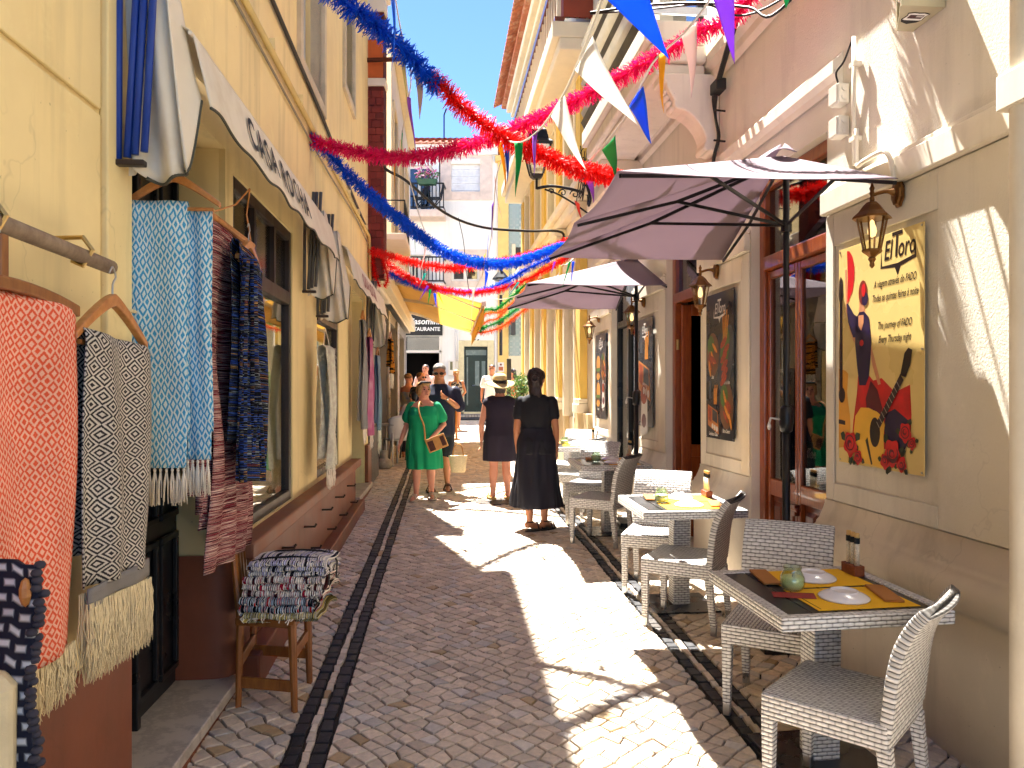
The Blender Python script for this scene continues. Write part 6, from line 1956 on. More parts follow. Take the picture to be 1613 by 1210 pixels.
# ------------------------------------------------------------------ posters
def flat(name, parent, P, pts, layer, mat):
    m = MB(); m.prism(pts, lambda u, v, q: P(u, v, .0006 * layer - .0004 + .0003 * q)); return build(name, m, mat, parent)
def PM(n, c, **k): return M(n, c, k.pop('rough', .35), var=k.pop('var', .12), vs=k.pop('vs', 25), bump=0, **k)
def ellp(cx, cy, rx, ry, n=18, rot=0.0, asp=1.0):
    return [(cx + rx * math.cos(2 * PI * k / n) * math.cos(rot) - ry * math.sin(2 * PI * k / n) * math.sin(rot) / asp,
             cy + rx * math.cos(2 * PI * k / n) * math.sin(rot) * asp + ry * math.sin(2 * PI * k / n) * math.cos(rot)) for k in range(n)]
def poster(s0, s1, z0, z1, mat, lab, o=.024):
    t = thing('wall_poster', lab, 'poster', RW((s0 + s1) / 2, o, z0), 0, 'restaurant posters on the piers')
    W, H = s1 - s0, z1 - z0
    def P(u, v, e=0.0): return RW(s1 - u * W, o + .005 + e, z1 - v * H)
    m = MB(RW); m.box(s0, s1, o, o + .005, z0, z1); build('board', m, mat, t, bevel=.001)
    for u, v in ((.02, .012), (.98, .012), (.02, .988), (.98, .988), (.985, .5)):
        m = MB(); m.prism(ellp(u, v, .008, .008 * W / H, 8), lambda a, b, q: P(a, b, .003 * q)); build('screw', m, STEEL, t)
    def logo(cx, cy, k, mat_):
        m = MB(); add_text(m, lambda x, y: P(cx + x / W, cy - y / H, .0010), 'El', k * 1.35, x=-k * .85, sx=.75, shear=.22, offset=.0015)
        add_text(m, lambda x, y: P(cx + x / W, cy - y / H - .004, .0010), 'T', k * 1.75, x=-k * .12, y=k * .12, sx=.85, shear=.1, offset=.002)
        add_text(m, lambda x, y: P(cx + x / W, cy - y / H, .0010), 'oro', k * 1.35, x=k * .72, sx=.72, shear=.22, offset=.0015)
        build('logo_lettering', m, mat_, t, fix=False)
        kk = k / H; kw = k / W
        pts = [(-1.42, -.1), (-1.5, .78), (-.25, .88), (-.10, 1.15), (0, 1.3), (.10, 1.15), (.25, .88), (1.5, .66), (1.42, -.35), (1.36, .50), (0, .70), (-1.36, .68)]
        flat('logo_bracket', t, P, [(cx + a * kw, cy + b * kk) for a, b in pts], 1, mat_)
    return t, P, W, H, logo
CREAMP = M('poster_cream', '#e0c47c', .3, var=.06, vs=2, bump=0)
t, P, W, H, logo = poster(3.635, 4.41, 1.253, 2.43, CREAMP, 'cream flamenco dancer poster with guitars and roses')
INK = PM('poster_ink', '#241710'); REDP = PM('poster_red', '#c4181c', var=.25, vs=12); DREDP = PM('poster_deep_red', '#5c0d20', var=.3, vs=12); NAVP = PM('poster_navy', '#22153a', var=.3)
SKINP = PM('poster_skin', '#c98a62'); GTR = PM('poster_guitar', '#d99a3a', var=.1, vs=6); GTR2 = PM('poster_guitar_pale', '#ecb640', var=.08, vs=6); GDK = PM('poster_fretboard', '#2d1a1c'); LEAFP = PM('poster_leaf', '#23331f')
logo(.73, .075, .10, INK)
for i, (tx, sz, v) in enumerate((('A viagem através do FADO', .052, .205), ('Todas as quintas feiras à noite', .052, .265), ('The journey of FADO', .052, .385), ('Every Thursday night', .052, .445))):
    m = MB(); add_text(m, lambda x, y: P(.69 + x / W, v - y / H, .0010), tx, sz, sx=.62, shear=.35, offset=.0008); build('lettering', m, INK, t, fix=False)
# guitar standing at the left edge
flat('guitar_body', t, P, [(.0, .56), (.09, .57), (.13, .585), (.125, .63), (.115, .67), (.13, .72), (.155, .78), (.16, .84), (.13, .90), (.06, .93), (.0, .935)], 1, GTR)
flat('guitar_hole', t, P, ellp(.045, .685, .045, .036), 2, GDK)
flat('guitar_bridge', t, P, [(.0, .80), (.09, .805), (.09, .825), (.0, .82)], 2, GDK)
flat('guitar_neck', t, P, [(.012, .24), (.05, .24), (.056, .67), (.012, .67)], 3, GDK)
flat('guitar_head', t, P, [(.008, .145), (.03, .125), (.056, .145), (.062, .22), (.05, .245), (.012, .245), (.002, .22)], 3, INK)
# dancer
flat('fan', t, P, [(.115, .015), (.15, .02), (.19, .05), (.215, .10), (.213, .15), (.19, .205), (.12, .26), (.125, .14)], 2, REDP)
flat('raised_arm', t, P, [(.085, .10), (.11, .10), (.12, .26), (.20, .36), (.235, .40), (.21, .45), (.15, .38), (.10, .29)], 1, SKINP)
flat('raised_sleeve', t, P, [(.11, .26), (.13, .26), (.21, .315), (.26, .33), (.24, .42), (.20, .42), (.13, .345)], 3, NAVP)
flat('neck', t, P, [(.28, .25), (.34, .25), (.35, .32), (.27, .32)], 2, SKINP)
flat('hair', t, P, ellp(.325, .225, .055, .055), 3, PM('poster_auburn', '#7c2d1b', var=.3))
flat('hair_bun', t, P, ellp(.35, .255, .04, .03), 4, NAVP)
flat('hair_flower', t, P, ellp(.335, .215, .025, .03), 5, REDP)
flat('dress_back', t, P, [(.235, .335), (.28, .31), (.34, .31), (.40, .34), (.43, .45), (.42, .52), (.40, .60), (.36, .64), (.28, .64), (.25, .55), (.225, .45)], 3, NAVP)
flat('bare_back', t, P, [(.27, .325), (.335, .325), (.335, .36), (.305, .395), (.27, .37)], 4, SKINP)
flat('dress_flower', t, P, ellp(.31, .45, .026, .014), 4, REDP)
flat('lower_arm', t, P, [(.40, .45), (.43, .47), (.52, .60), (.54, .635), (.51, .64), (.44, .55)], 2, SKINP)
flat('skirt', t, P, [(.26, .60), (.36, .58), (.45, .62), (.55, .61), (.70, .67), (.86, .64), (.875, .76), (.865, .85), (.74, .92), (.30, .90), (.175, .92), (.20, .80), (.245, .68)], 1, REDP)
flat('skirt_shadow', t, P, [(.42, .62), (.50, .66), (.56, .74), (.52, .80), (.38, .78), (.36, .70)], 2, DREDP)
flat('skirt_fold', t, P, [(.60, .76), (.70, .74), (.86, .79), (.865, .86), (.80, .91), (.60, .91), (.58, .82)], 2, NAVP)
# front guitar
flat('guitar_body', t, P, [(.50, .755), (.46, .75), (.40, .74), (.30, .74), (.23, .78), (.205, .86), (.22, .93), (.26, .985), (.56, .995), (.58, .92), (.575, .86), (.59, .81), (.56, .775)], 4, GTR2)
flat('guitar_rosette', t, P, ellp(.475, .845, .062, .065), 5, GDK)
flat('guitar_hole', t, P, ellp(.475, .845, .045, .046), 6, INK)
flat('guitar_neck', t, P, [(.50, .80), (.53, .83), (.80, .62), (.765, .595)], 7, GDK)
for k in range(9):
    a = k / 9; flat('fret', t, P, [(.515 + .255 * a - .018, .80 - .195 * a), (.515 + .255 * a + .016, .825 - .195 * a), (.520 + .255 * a + .016, .823 - .195 * a), (.520 + .255 * a - .018, .798 - .195 * a)], 8, PM('poster_silver', '#a59a8a'))
flat('guitar_head', t, P, [(.765, .60), (.79, .55), (.81, .51), (.85, .49), (.89, .50), (.87, .56), (.82, .61)], 7, INK)
flat('pick_guard', t, P, [(.36, .885), (.385, .87), (.445, .985), (.43, .99)], 5, GDK)
rr_ = random.Random(4)
def rose(cx, cy, r):
    for k in range(3):
        a = 2 * PI * k / 3 + cx * 9; flat('rose_leaf', t, P, [(cx, cy), (cx + 1.5 * r * math.cos(a + .25), cy + 1.5 * r * math.sin(a + .25) * W / H), (cx + 1.75 * r * math.cos(a), cy + 1.75 * r * math.sin(a) * W / H), (cx + 1.4 * r * math.cos(a - .25), cy + 1.4 * r * math.sin(a - .25) * W / H)], 9, LEAFP)
    pts = [(cx + r * (1 + .14 * math.sin(5 * a)) * math.cos(a), cy + r * (1 + .14 * math.sin(5 * a)) * math.sin(a) * W / H) for a in np.linspace(0, 2 * PI, 24, endpoint=False)]
    flat('rose', t, P, pts, 10, REDP)
    for k, (f, mm) in enumerate(((.75, DREDP), (.6, REDP), (.36, DREDP), (.22, REDP))):
        flat('rose_petal', t, P, ellp(cx + rr_.uniform(-.1, .1) * r, cy + rr_.uniform(-.1, .1) * r, r * f, r * f * W / H * .9, 12), 11 + k, mm)
for q in ((.17, .91, .085), (.27, .97, .05), (.68, .925, .085), (.60, .975, .05), (.78, .975, .05), (.82, .835, .06), (.89, .875, .04)):
    rose(q[0], min(q[1], .955 if q[2] > .06 else .965), q[2])

# food boards
BLKP = M('poster_black', '#17161a', .28, var=.1, vs=3, bump=0)
WHP = PM('poster_white', '#dcd8d2', var=.03); FRY = PM('poster_fries', '#d78a2e', var=.4, vs=90); MEAT = PM('poster_meat', '#9c3f22', var=.6, vs=60); SAL = PM('poster_salad', '#4d6e2a', var=.6, vs=80); PLT = PM('poster_plate', '#6d4a2e', var=.2); BUN = PM('poster_bun', '#c98a3c', var=.3, vs=40); BLUEP = PM('poster_blue', '#5d8db8'); TRAY = PM('poster_tray', '#c17a34', var=.2); SLT = PM('poster_slate', '#3a3f44')
fr2 = random.Random(11)
def dish(P, t, cx, cy, r, W, H, kind):
    a = W / H
    if kind == 'plate':
        flat('dish', t, P, ellp(cx, cy, r, r * a * 1.25), 1, PLT)
        flat('dish_salad', t, P, ellp(cx - .3 * r, cy - .5 * r * a, r * .55, r * a * .6), 2, SAL)
        for k in range(7):
            x, y = cx + fr2.uniform(-.5, .6) * r, cy + fr2.uniform(-.5, .8) * r * a; flat('food_strip', t, P, ellp(x, y, r * .5, r * a * .13, 8, fr2.uniform(.3, 1.3), a), 3 + k % 4, FRY if k % 2 else MEAT)
    elif kind == 'steak':
        flat('dish', t, P, ellp(cx, cy, r, r * a * 1.9, 18, .4, a), 1, SLT)
        flat('dish_salad', t, P, ellp(cx - .1 * r, cy - .6 * r * a, r * .6, r * a * 1.1, 14, .3, a), 2, SAL)
        for k in range(6): flat('food_strip', t, P, ellp(cx + fr2.uniform(-.3, .4) * r, cy + (-.9 + .4 * k) * r * a, r * .55, r * a * .2, 8, -.5, a), 3 + k % 3, MEAT)
        for k in range(5): flat('fries', t, P, [(cx - .35 * r + k * .12 * r, cy - 1.1 * r * a), (cx - .28 * r + k * .12 * r, cy - 1.1 * r * a), (cx - .35 * r + k * .2 * r, cy - (2.3 + .3 * (k % 2)) * r * a), (cx - .45 * r + k * .2 * r, cy - (2.3 + .3 * (k % 2)) * r * a)], 3, FRY)
    elif kind == 'tray':
        flat('glass', t, P, [(cx - .7 * r, cy - 1.6 * r * a), (cx - .3 * r, cy - 1.6 * r * a), (cx - .35 * r, cy - .6 * r * a), (cx - .65 * r, cy - .6 * r * a)], 2, SLT)
        flat('tray', t, P, [(cx - .9 * r, cy - .3 * r * a), (cx + .7 * r, cy + .1 * r * a), (cx + .9 * r, cy + 1.4 * r * a), (cx - .9 * r, cy + .9 * r * a)], 1, TRAY)
        flat('tray_paper', t, P, [(cx - .8 * r, cy - .2 * r * a), (cx - .25 * r, cy - .05 * r * a), (cx - .3 * r, cy + .75 * r * a), (cx - .8 * r, cy + .6 * r * a)], 2, MEAT)
        flat('slate', t, P, [(cx - .15 * r, cy - .05 * r * a), (cx + .65 * r, cy + .15 * r * a), (cx + .7 * r, cy + .8 * r * a), (cx - .15 * r, cy + .6 * r * a)], 2, SLT)
        for k in range(3): flat('sauce_pot', t, P, ellp(cx - .1 * r + .35 * k * r, cy + .95 * r * a + .07 * k * r * a, r * .16, r * a * .16, 10), 2, WHP)
        for k in range(4): flat('fries', t, P, [(cx + .1 * r + k * .12 * r, cy - .3 * r * a), (cx + .2 * r + k * .12 * r, cy - .3 * r * a), (cx + .2 * r + k * .16 * r, cy - (1.2 + .2 * (k % 2)) * r * a), (cx + .1 * r + k * .16 * r, cy - (1.2 + .2 * (k % 2)) * r * a)], 2, FRY)
    elif kind == 'burger':
        flat('bun_top', t, P, ellp(cx, cy - .35 * r * a, r * .8, r * a * .75), 1, BUN); flat('patty', t, P, ellp(cx, cy + .35 * r * a, r * .85, r * a * .3), 2, PM('poster_patty', '#4a2a1c')); flat('lettuce', t, P, ellp(cx, cy + .15 * r * a, r * .9, r * a * .16), 3, SAL); flat('bun_base', t, P, ellp(cx, cy + .75 * r * a, r * .75, r * a * .32), 3, BUN)
    else:
        flat('wrap', t, P, [(cx - .6 * r, cy + 1.2 * r * a), (cx - .3 * r, cy - 1.2 * r * a), (cx + .5 * r, cy - 1.0 * r * a), (cx + .6 * r, cy + 1.0 * r * a)], 1, WHP); flat('wrap_meat', t, P, ellp(cx, cy - .6 * r * a, r * .5, r * a * .4), 2, MEAT); flat('wrap_print', t, P, ellp(cx, cy + .5 * r * a, r * .35, r * a * .3), 2, BLUEP if kind == 'snack' else DREDP)
boards = [(5.98, 6.60, 'black food board with fries, steak and sausages by the open door', [('plate', .25, .42, .23, 'Sitas'), ('steak', .72, .46, .24, 'Caneco a la fora'), ('tray', .27, .80, .23, 'Grelhada na Tábua'), ('plate', .74, .77, .24, 'Silto e Caneco')]),
          (8.26, 8.90, 'black drinks board with a tray of snacks beside the dark glazed door', [('tray', .48, .45, .42, 'Grelhada na Tábua'), ('wrap', .45, .84, .40, '')]),
          (10.56, 11.28, 'black burger board on the last restaurant pier', [('burger', .27, .40, .22, 'Silta'), ('plate', .74, .40, .23, 'No prato'), ('burger', .27, .72, .22, 'Francesinha'), ('wrap', .74, .72, .22, 'Cachorro')])]
for s0, s1, lab, dishes in boards:
    t, P, W, H, logo = poster(s0, s1, 1.26, 2.432, BLKP, lab)
    logo(.5, .11, .088, WHP)
    for kind, cx, cy, r, cap_ in dishes:
        dish(P, t, cx, cy, r, W, H, kind)
        if cap_:
            m = MB(); add_text(m, lambda x, y: P(cx + x / W, cy + (.155 if cy < .6 else .17) - y / H, .0010), cap_, .042, sx=.62, shear=.3, offset=.001); build('lettering', m, WHP, t, fix=False)

# ------------------------------------------------------------------ cables on the right wall
t = thing('wall_cable_bundle', 'black cable bundle with splice box running down the stucco wall', 'cable', RW(6.4, 0, 3.6))
for k in range(3):
    e = .012 * (k - 1)
    m = MB(RW); m.tube(crom([(4.9, .16 + e, 4.75), (5.5, .15 + e, 4.38), (6.10, .10 + e, 4.06), (6.26, .08 + e, 3.96 + e), (6.29, .06, 3.82), (6.25 + e, .05, 3.66), (6.24 + e, .09, 3.50), (6.28 + e, .09, 3.40), (6.5 + e, .05, 3.26)], 40), .011, 6); build('cable', m, CAB, t, smooth=True)
m = MB(RW); m.box(6.10, 6.26, .04, .12, 3.98, 4.07); build('splice_box', m, CAB, t, bevel=.01)
for z_ in (3.86, 3.62, 3.42):
    m = MB(RW); m.tube([(6.24, .0, z_), (6.22, .10, z_)], .008, 6); build('cable_clip', m, CAB, t)
m = MB(); m.tube(crom([at(930, 20, 5.2), at(1020, 8, 5.0), at(1110, 5, 4.6), at(1180, 12, 4.3), at(1230, 15, 4.1), RW(3.9, .1, 4.1)], 30), .008, 6)
m.tube(crom([at(930, 22, 5.2), at(1030, 14, 5.0), at(1110, 7, 4.6), at(1190, 20, 4.3), RW(4.0, .05, 3.95)], 30), .006, 6)
tag(build('overhead_wires', m, CAB, None, smooth=True), 'pair of thin overhead wires drooping to the stucco wall', 'wire')
m = MB(); m.tube(crom([LW(11.2, .05, 5.0), at(610, 268, 11.3), at(640, 285, 11.5), at(700, 335, 12.2), at(760, 358, 13), at(830, 364, 13.6), at(885, 366, 14.0), RW(14.2, .1, 4.2)], 40), .022, 7)
oc_ = thing('power_cable', 'thick black power cable slung across the lane', 'cable', at(700, 335, 12.2))
build('main_cable', m, CAB, oc_, smooth=True)
m = MB(); m.tube(crom([at(722, 343, 12.5), at(730, 380, 12.8), at(735, 430, 13), at(740, 470, 13.2)], 16), .006, 5); build('drop_wire', m, CAB, oc_)
m = MB(RW)
for k in range(6):
    rr3 = random.Random(k)
    m.tube(crom([(11.2 + rr3.uniform(-.2, .2), .1 + rr3.uniform(0, .2), 4.6 + rr3.uniform(-.3, .5)) for _ in range(6)], 24), .007, 5)
m.tube(crom([(11.6, .5, 5.6), (11.3, .3, 5.0), (11.1, .15, 4.4), (10.9, .2, 4.2)], 16), .02, 6)
tag(build('cable_tangle', m, CAB, None), 'tangle of loose black wires beside the street lantern', 'wire')

# street lantern on scroll bracket
sl_ = thing('street_lantern', 'black iron street lantern on a scrolled wall bracket', 'lantern', RW(11.75, .05, 4.5))
def SLT_(x, y, z): return RW(11.75 + x, y, 4.58 + z)
m = MB(SLT_); m.tube(crom([(0, .02, -.02), (0, .3, .06), (0, .6, .10), (0, .82, .06)], 16), .022, 8); m.box(-.03, .03, .10 - .08, .06, -.35, .2); build('bracket_arm', m, IRON, sl_, smooth=True)
m = MB(SLT_); m.tube(crom([(0, .04, -.3), (0, .25, -.16), (0, .5, -.02), (0, .7, .05)], 16), .014, 6); build('brace', m, IRON, sl_, smooth=True)
for c0, r0 in ((.25, .07), (.43, .06), (.6, .045)):
    m = MB(SLT_); m.tube([(0, c0 + r0 * (1 - a / 9) * math.cos(a), -.0 + .35 * (c0 - .4) * .3 + r0 * (1 - a / 9) * math.sin(a)) for a in np.linspace(0, 7.5, 26)], .009, 6); build('scroll', m, IRON, sl_, smooth=True)
sq = lambda r, z: [(r, .82 + r, z), (-r, .82 + r, z), (-r, .82 - r, z), (r, .82 - r, z)]
m = MB(SLT_); m.tube([(0, .82, .05), (0, .82, .22)], .018, 8); m.loft([sq(.05, .2), sq(.09, .24), sq(.09, .26)]); build('stem', m, IRON, sl_)
for k in range(4):
    m = MB(SLT_); m.bar(sq(.09, .26)[k], sq(.185, .68)[k], .016, .016); build('corner_bar', m, IRON, sl_)
    m = MB(SLT_); m.quad(sq(.085, .265)[k], sq(.085, .265)[(k + 1) % 4], sq(.18, .675)[(k + 1) % 4], sq(.18, .675)[k]); build('pane', m, glass_mat('lamp_pane', (.8, .82, .82), .12), sl_, fix=False)
m = MB(SLT_); m.loft([sq(.21, .67), sq(.215, .71), sq(.16, .76), sq(.13, .90), sq(.08, .95), sq(.04, 1.0)]); build('roof', m, IRON, sl_)
# second, farther lantern
s2 = thing('pole_lantern', 'small dark lantern standing before the yellow house edge', 'lantern', at(788, 510, 24))
m = MB(); b0 = at(789, 560, 24); m.tube([b0, at(789, 465, 24)], .05, 8); m.tube([at(789, 500, 24) + Vector((0, 0, -.25)), at(789, 500, 24)], .09, 8); build('post', m, IRON, s2)
m = MB(); q = at(789, 465, 24); m.lathe([(.10, 0), (.2, .45), (.22, .47)], q, 6); build('glass_body', m, glass_mat('lamp_pane', (.8, .82, .82), .12), s2)
m = MB(); m.lathe([(.26, .47), (.25, .52), (.1, .7), (.05, .75), (.06, .82), (.01, .9)], q, 6); build('roof', m, IRON, s2)
# ------------------------------------------------------------------ fringed paper garlands
gr = random.Random(17)
def TINS(n, c): return M(n, c, .45, var=.22, vs=14, bump=0, transl=.4, spec=.4)
TB_, TR_, TP_, TG_, TO_ = TINS('tinsel_blue', '#125fe0'), TINS('tinsel_red', '#f01d16'), TINS('tinsel_pink', '#f01a6a'), TINS('tinsel_green', '#17963a'), TINS('tinsel_orange', '#f06a15')
def garland(label, pts, mat, r=.075, dens=420, group='fringed paper garlands over the lane', n=60):
    r *= 1.0; dens = int(dens * 2.3)
    t = thing('paper_garland', label, 'garland', pts[len(pts) // 2], 0, group)
    c = crom(pts, n)
    core = MB(); core.tube(c, r * .22, 6); build('core', core, mat, t)
    m = MB()
    for a, b in zip(c, c[1:]):
        d = b - a; L_ = d.length
        if L_ < 1e-5: continue
        d.normalize()
        x = d.cross(Vector((0, 0, 1))).normalized(); y = x.cross(d)
        for _ in range(int(L_ * dens) + 1):
            p_ = a + d * gr.random() * L_
            th = gr.uniform(0, 2 * PI)
            out = (x * math.cos(th) + y * math.sin(th) + d * gr.uniform(-.75, .35)).normalized()
            ln = r * gr.uniform(.75, 1.12)
            wv = out.cross(d)
            wv = (wv.normalized() * math.cos(gr.uniform(-1, 1)) + d * gr.uniform(-.6, .6)).normalized() * (r * gr.uniform(.035, .075))
            mid = p_ + out * ln * .6; tip = p_ + out * ln + Vector((0, 0, -r * .12)) + d * gr.uniform(-.1, .1) * r
            i0 = m.p(p_ + out * r * .1 - wv); i1 = m.p(p_ + out * r * .1 + wv); i2 = m.p(mid + wv); i3 = m.p(mid - wv); i4 = m.p(tip + wv * .6); i5 = m.p(tip - wv * .6)
            m.f.append((i0, i1, i2, i3)); m.f.append((i3, i2, i4, i5))
    quick = build('fringe', m, mat, t, fix=False, kind='stuff')
    return t
garland('thick blue fringed garland from the yellow wall to the red one', [LW(4.3, .05, 5.2), at(480, -75, 4.4), at(540, 0, 4.55), at(610, 55, 4.8), at(655, 100, 5.0), at(690, 140, 5.15)], TB_, .085, 620)
garland('bright red fringed garland running on to the parasol', [at(680, 118, 5.1), at(730, 170, 5.25), at(790, 212, 5.4), at(850, 242, 5.6), at(920, 268, 5.9), at(990, 286, 6.3), RW(7.2, .1, 3.3)], TR_, .085, 620)
garland('hot pink fringed garland crossing the lane from the yellow wall', [at(490, 220, 6.5), at(530, 231, 6.45), at(580, 243, 6.35), at(640, 247, 6.2), at(720, 234, 5.95), at(800, 207, 5.7), at(900, 162, 5.35), at(1000, 108, 5.05), at(1100, 52, 4.8), at(1185, -5, 4.6), RW(4.2, .05, 4.6)], TP_, .075, 620, n=100)
garland('slender blue fringed garland sagging from the yellow wall', [at(488, 214, 6.5), at(510, 235, 6.55), at(560, 285, 6.8), at(620, 338, 7.3), at(690, 390, 8.0), at(740, 410, 8.5), at(790, 415, 9.0), at(840, 404, 9.4), at(885, 388, 9.8), RW(10.2, .1, 3.6)], TB_, .075, 520, n=90)
garland('red fringed garland hung above its blue neighbour by the second awning', [at(583, 394, 11.2), at(610, 402, 11.0), at(650, 413, 10.8), at(710, 422, 10.6), at(770, 415, 10.4), at(830, 402, 10.2), at(890, 382, 10.0), RW(10.6, .1, 3.75)], TR_, .075, 420)
garland('low red fringed garland touching the yellow awning edge', [at(588, 398, 11.3), at(625, 425, 11.6), at(665, 447, 12), at(715, 459, 12.4), at(760, 460, 12.6), at(805, 450, 12.8), at(850, 430, 12.9), RW(13.2, .1, 3.9)], TR_, .075, 380)
garland('low blue fringed garland tucked under the red one', [at(612, 430, 11.8), at(650, 448, 12.1), at(690, 456, 12.4), at(745, 460, 12.7), at(790, 447, 13), at(830, 424, 13.2), at(875, 402, 13.4), RW(13.6, .1, 4.1)], TB_, .072, 380)
for px in (585, 603):
    garland('short red garland end dangling ' + ('against the yellow wall edge' if px == 585 else 'over the second awning tip'), [at(px, 396, 11.25), at(px + 2, 415, 11.2), at(px + 8, 440, 11.2), at(px + (14 if px == 585 else 2), 452, 11.2)], TR_, .055, 500, n=12)
garland('green fringed garland between yellow awning and far parasol', [LW(16.0, 1.74, 3.28), at(770, 487, 16), at(790, 482, 16), RW(16.2, .1, 4.2)], TG_, .08, 260)
garland('orange fringed garland just under the green one', [LW(16.4, 1.74, 3.2), at(770, 493, 16.4), at(795, 487, 16.4), RW(16.6, .1, 4.0)], TO_, .08, 260)
garland('lower green fringed garland sweeping up to the pilaster house', [LW(14.6, 1.74, 2.80), at(765, 515, 14.6), at(785, 507, 14.6), at(812, 488, 14.6), RW(14.8, .1, 3.7)], TG_, .072, 320)
garland('lowest orange fringed garland sweeping up to the pilaster house', [LW(14.9, 1.74, 2.76), at(765, 523, 15), at(790, 515, 15), at(818, 494, 15), RW(15.2, .1, 3.6)], TO_, .072, 320)
garland('middle orange fringed garland behind the yellow awning edge', [LW(17.0, 1.74, 3.0), at(770, 505, 17), at(790, 496, 17), RW(17.2, .1, 4.2)], TO_, .07, 260)

# ------------------------------------------------------------------ bunting
def PEN(n, c): return M(n, c, .6, var=.06, vs=3, bump=.08, bs=40, transl=.5)
PC = {'white': PEN('pennant_white', '#f6f3ee'), 'blue': PEN('pennant_blue', '#1a72ec'), 'purple': PEN('pennant_purple', '#9c5ad0'), 'green': PEN('pennant_green', '#12a564'), 'yellow': PEN('pennant_yellow', '#f2c030'), 'pink': PEN('pennant_blush', '#e3ccc6'), 'lilac': PEN('pennant_lilac', '#b06ad8'), 'beige': PEN('pennant_beige', '#c9bcae'), 'red': PEN('pennant_red', '#c5473d'), 'pale': PEN('pennant_pale_yellow', '#ddd08c'), 'cyan': PEN('pennant_cyan', '#2fb6b0')}
STR = M('white_string', '#d9d2c2', .8, bump=0)
def string(label, pts, r=.006, n=40):
    m = MB(); m.tube(crom(pts, n), r, 5); tag(build('bunting_string', m, STR, None), label, 'string')
def pennant(c, a, b, tip, Y, Yb=None, Yt=None, where=''):
    A = at(a[0], a[1], Y); B = at(b[0], b[1], Yb or Y); Tt = at(tip[0], tip[1], Yt or Y)
    m = MB(); ph = gr.uniform(0, 6)
    bow = ((B - A).cross(Tt - A))
    bow = bow.normalized() if bow.length > 1e-9 else Vector((0, 1, 0))
    L_ = (Tt - A).length
    def fn(u, v):
        top = A.lerp(B, u); p_ = top.lerp(Tt, v * .995)
        return p_ + bow * (.07 * L_ * math.sin(v * 2.6 + ph) * v + .03 * L_ * math.sin(u * 3 + ph) * (1 - v))
    m.grid(fn, 6, 12, lambda u, v: (u, v))
    o = build('pennant', m, PC[c], None, smooth=True, solid=.0015)
    tag(o, f'{c} pennant {where}', 'pennant', group='bunting pennants')
string('white string carrying the two big white pennants', [at(965, -60, 2.9), at(946, 7, 3.05), at(911, 98, 3.3), at(886, 152, 3.7), at(850, 204, 4.3), at(819, 224, 5.0), at(794, 218, 5.6), at(770, 190, 6.2)], .006)
string('pale string carrying the blue, yellow and green pennants', [at(1140, -40, 3.6), at(1115, 5, 3.7), at(1078, 52, 3.9), at(1050, 77, 4.1), at(1025, 105, 4.3), at(992, 170, 4.8), at(967, 208, 5.3), at(932, 250, 6.0), at(905, 275, 6.6)], .006)
W1 = 'beside the pink garland over the parasol'
pennant('white', (936, 56), (903, 112), (998, 202), 3.1, 3.3, 3.2, 'largest, with a wide top edge, above the parasol')
pennant('white', (890, 150), (868, 184), (925, 268), 3.7, 3.85, 3.8, 'slim, hanging before the street lantern')
pennant('blue', (953, -4), (1022, -4), (1055, 94), 3.2, 3.2, 3.3, 'big and broad, over the balcony slats')
pennant('purple', (1122, -4), (1157, -4), (1159, 102), 3.4, 3.4, 3.5, 'long, beside the overhead wires')
pennant('pink', (1095, 35), (1075, 54), (1092, 155), 3.85, 3.95, 3.95, 'pale, in front of the balcony corbel')
pennant('yellow', (1050, 83), (1036, 87), (1047, 179), 4.1, 4.2, 4.2, 'narrow, below the blue pennant point')
pennant('blue', (1012, 136), (992, 168), (1031, 225), 4.45, 4.8, 4.7, 'small, under the balcony slab')
pennant('green', (968, 213), (949, 236), (969, 283), 5.3, 5.7, 5.6, 'touching the parasol corner')
pennant('lilac', (928, 256), (913, 264), (936, 320), 6.0, 6.3, 6.2, 'just beyond the parasol corner')
pennant('purple', (848, 205), (838, 214), (837, 276), 4.35, 4.5, 4.5, 'small, next to the street lantern')
pennant('green', (822, 224), (812, 225), (817, 311), 5.0, 5.1, 5.1, 'slender, left of the street lantern')
pennant('blue', (802, 222), (793, 220), (797, 290), 5.5, 5.6, 5.6, 'slender, under the crossing garlands')
pennant('yellow', (790, 226), (784, 222), (797, 303), 5.8, 5.9, 5.9, 'slender, under the crossing garlands')
pennant('green', (1234, -6), (1246, -6), (1238, 14), 3.6, 3.6, 3.6, 'tiny, at the top of the stucco wall')
string('string with ribbons and pennants hanging by the blue garland', [at(621, -20, 4.6), at(625, 12, 4.7), at(634, 60, 4.9), at(645, 95, 5.2), at(647, 130, 5.6), at(640, 180, 6.0), at(634, 230, 6.5), at(655, 320, 7.5), at(672, 370, 8.3), at(690, 392, 9)], .005)
W2 = 'near the thick blue garland'
pennant('blue', (613, -4), (624, -4), (620, 113), 4.5, 4.6, 4.6, 'edge on, hanging across the thick blue garland')
pennant('pale', (632, 70), (638, 74), (635, 168), 4.9, 5.0, 5.0, 'pale yellow, thin, across the thick blue garland')
pennant('beige', (641, 78), (667, 112), (667, 188), 5.0, 5.2, 5.2, 'grey beige, hanging from the thick blue garland')
pennant('purple', (641, 152), (646, 156), (650, 243), 5.6, 5.8, 5.8, 'long and thin, over the tiled roof')
pennant('green', (635, 205), (633, 212), (633, 262), 6.2, 6.3, 6.3, 'thin, near the brick corner')
pennant('yellow', (625, 248), (620, 252), (618, 304), 6.5, 6.6, 6.6, 'short, hanging from the pink garland')
pennant('green', (653, 352), (651, 354), (654, 398), 8.0, 8.0, 8.0, 'thin, beside the sagging blue garland')
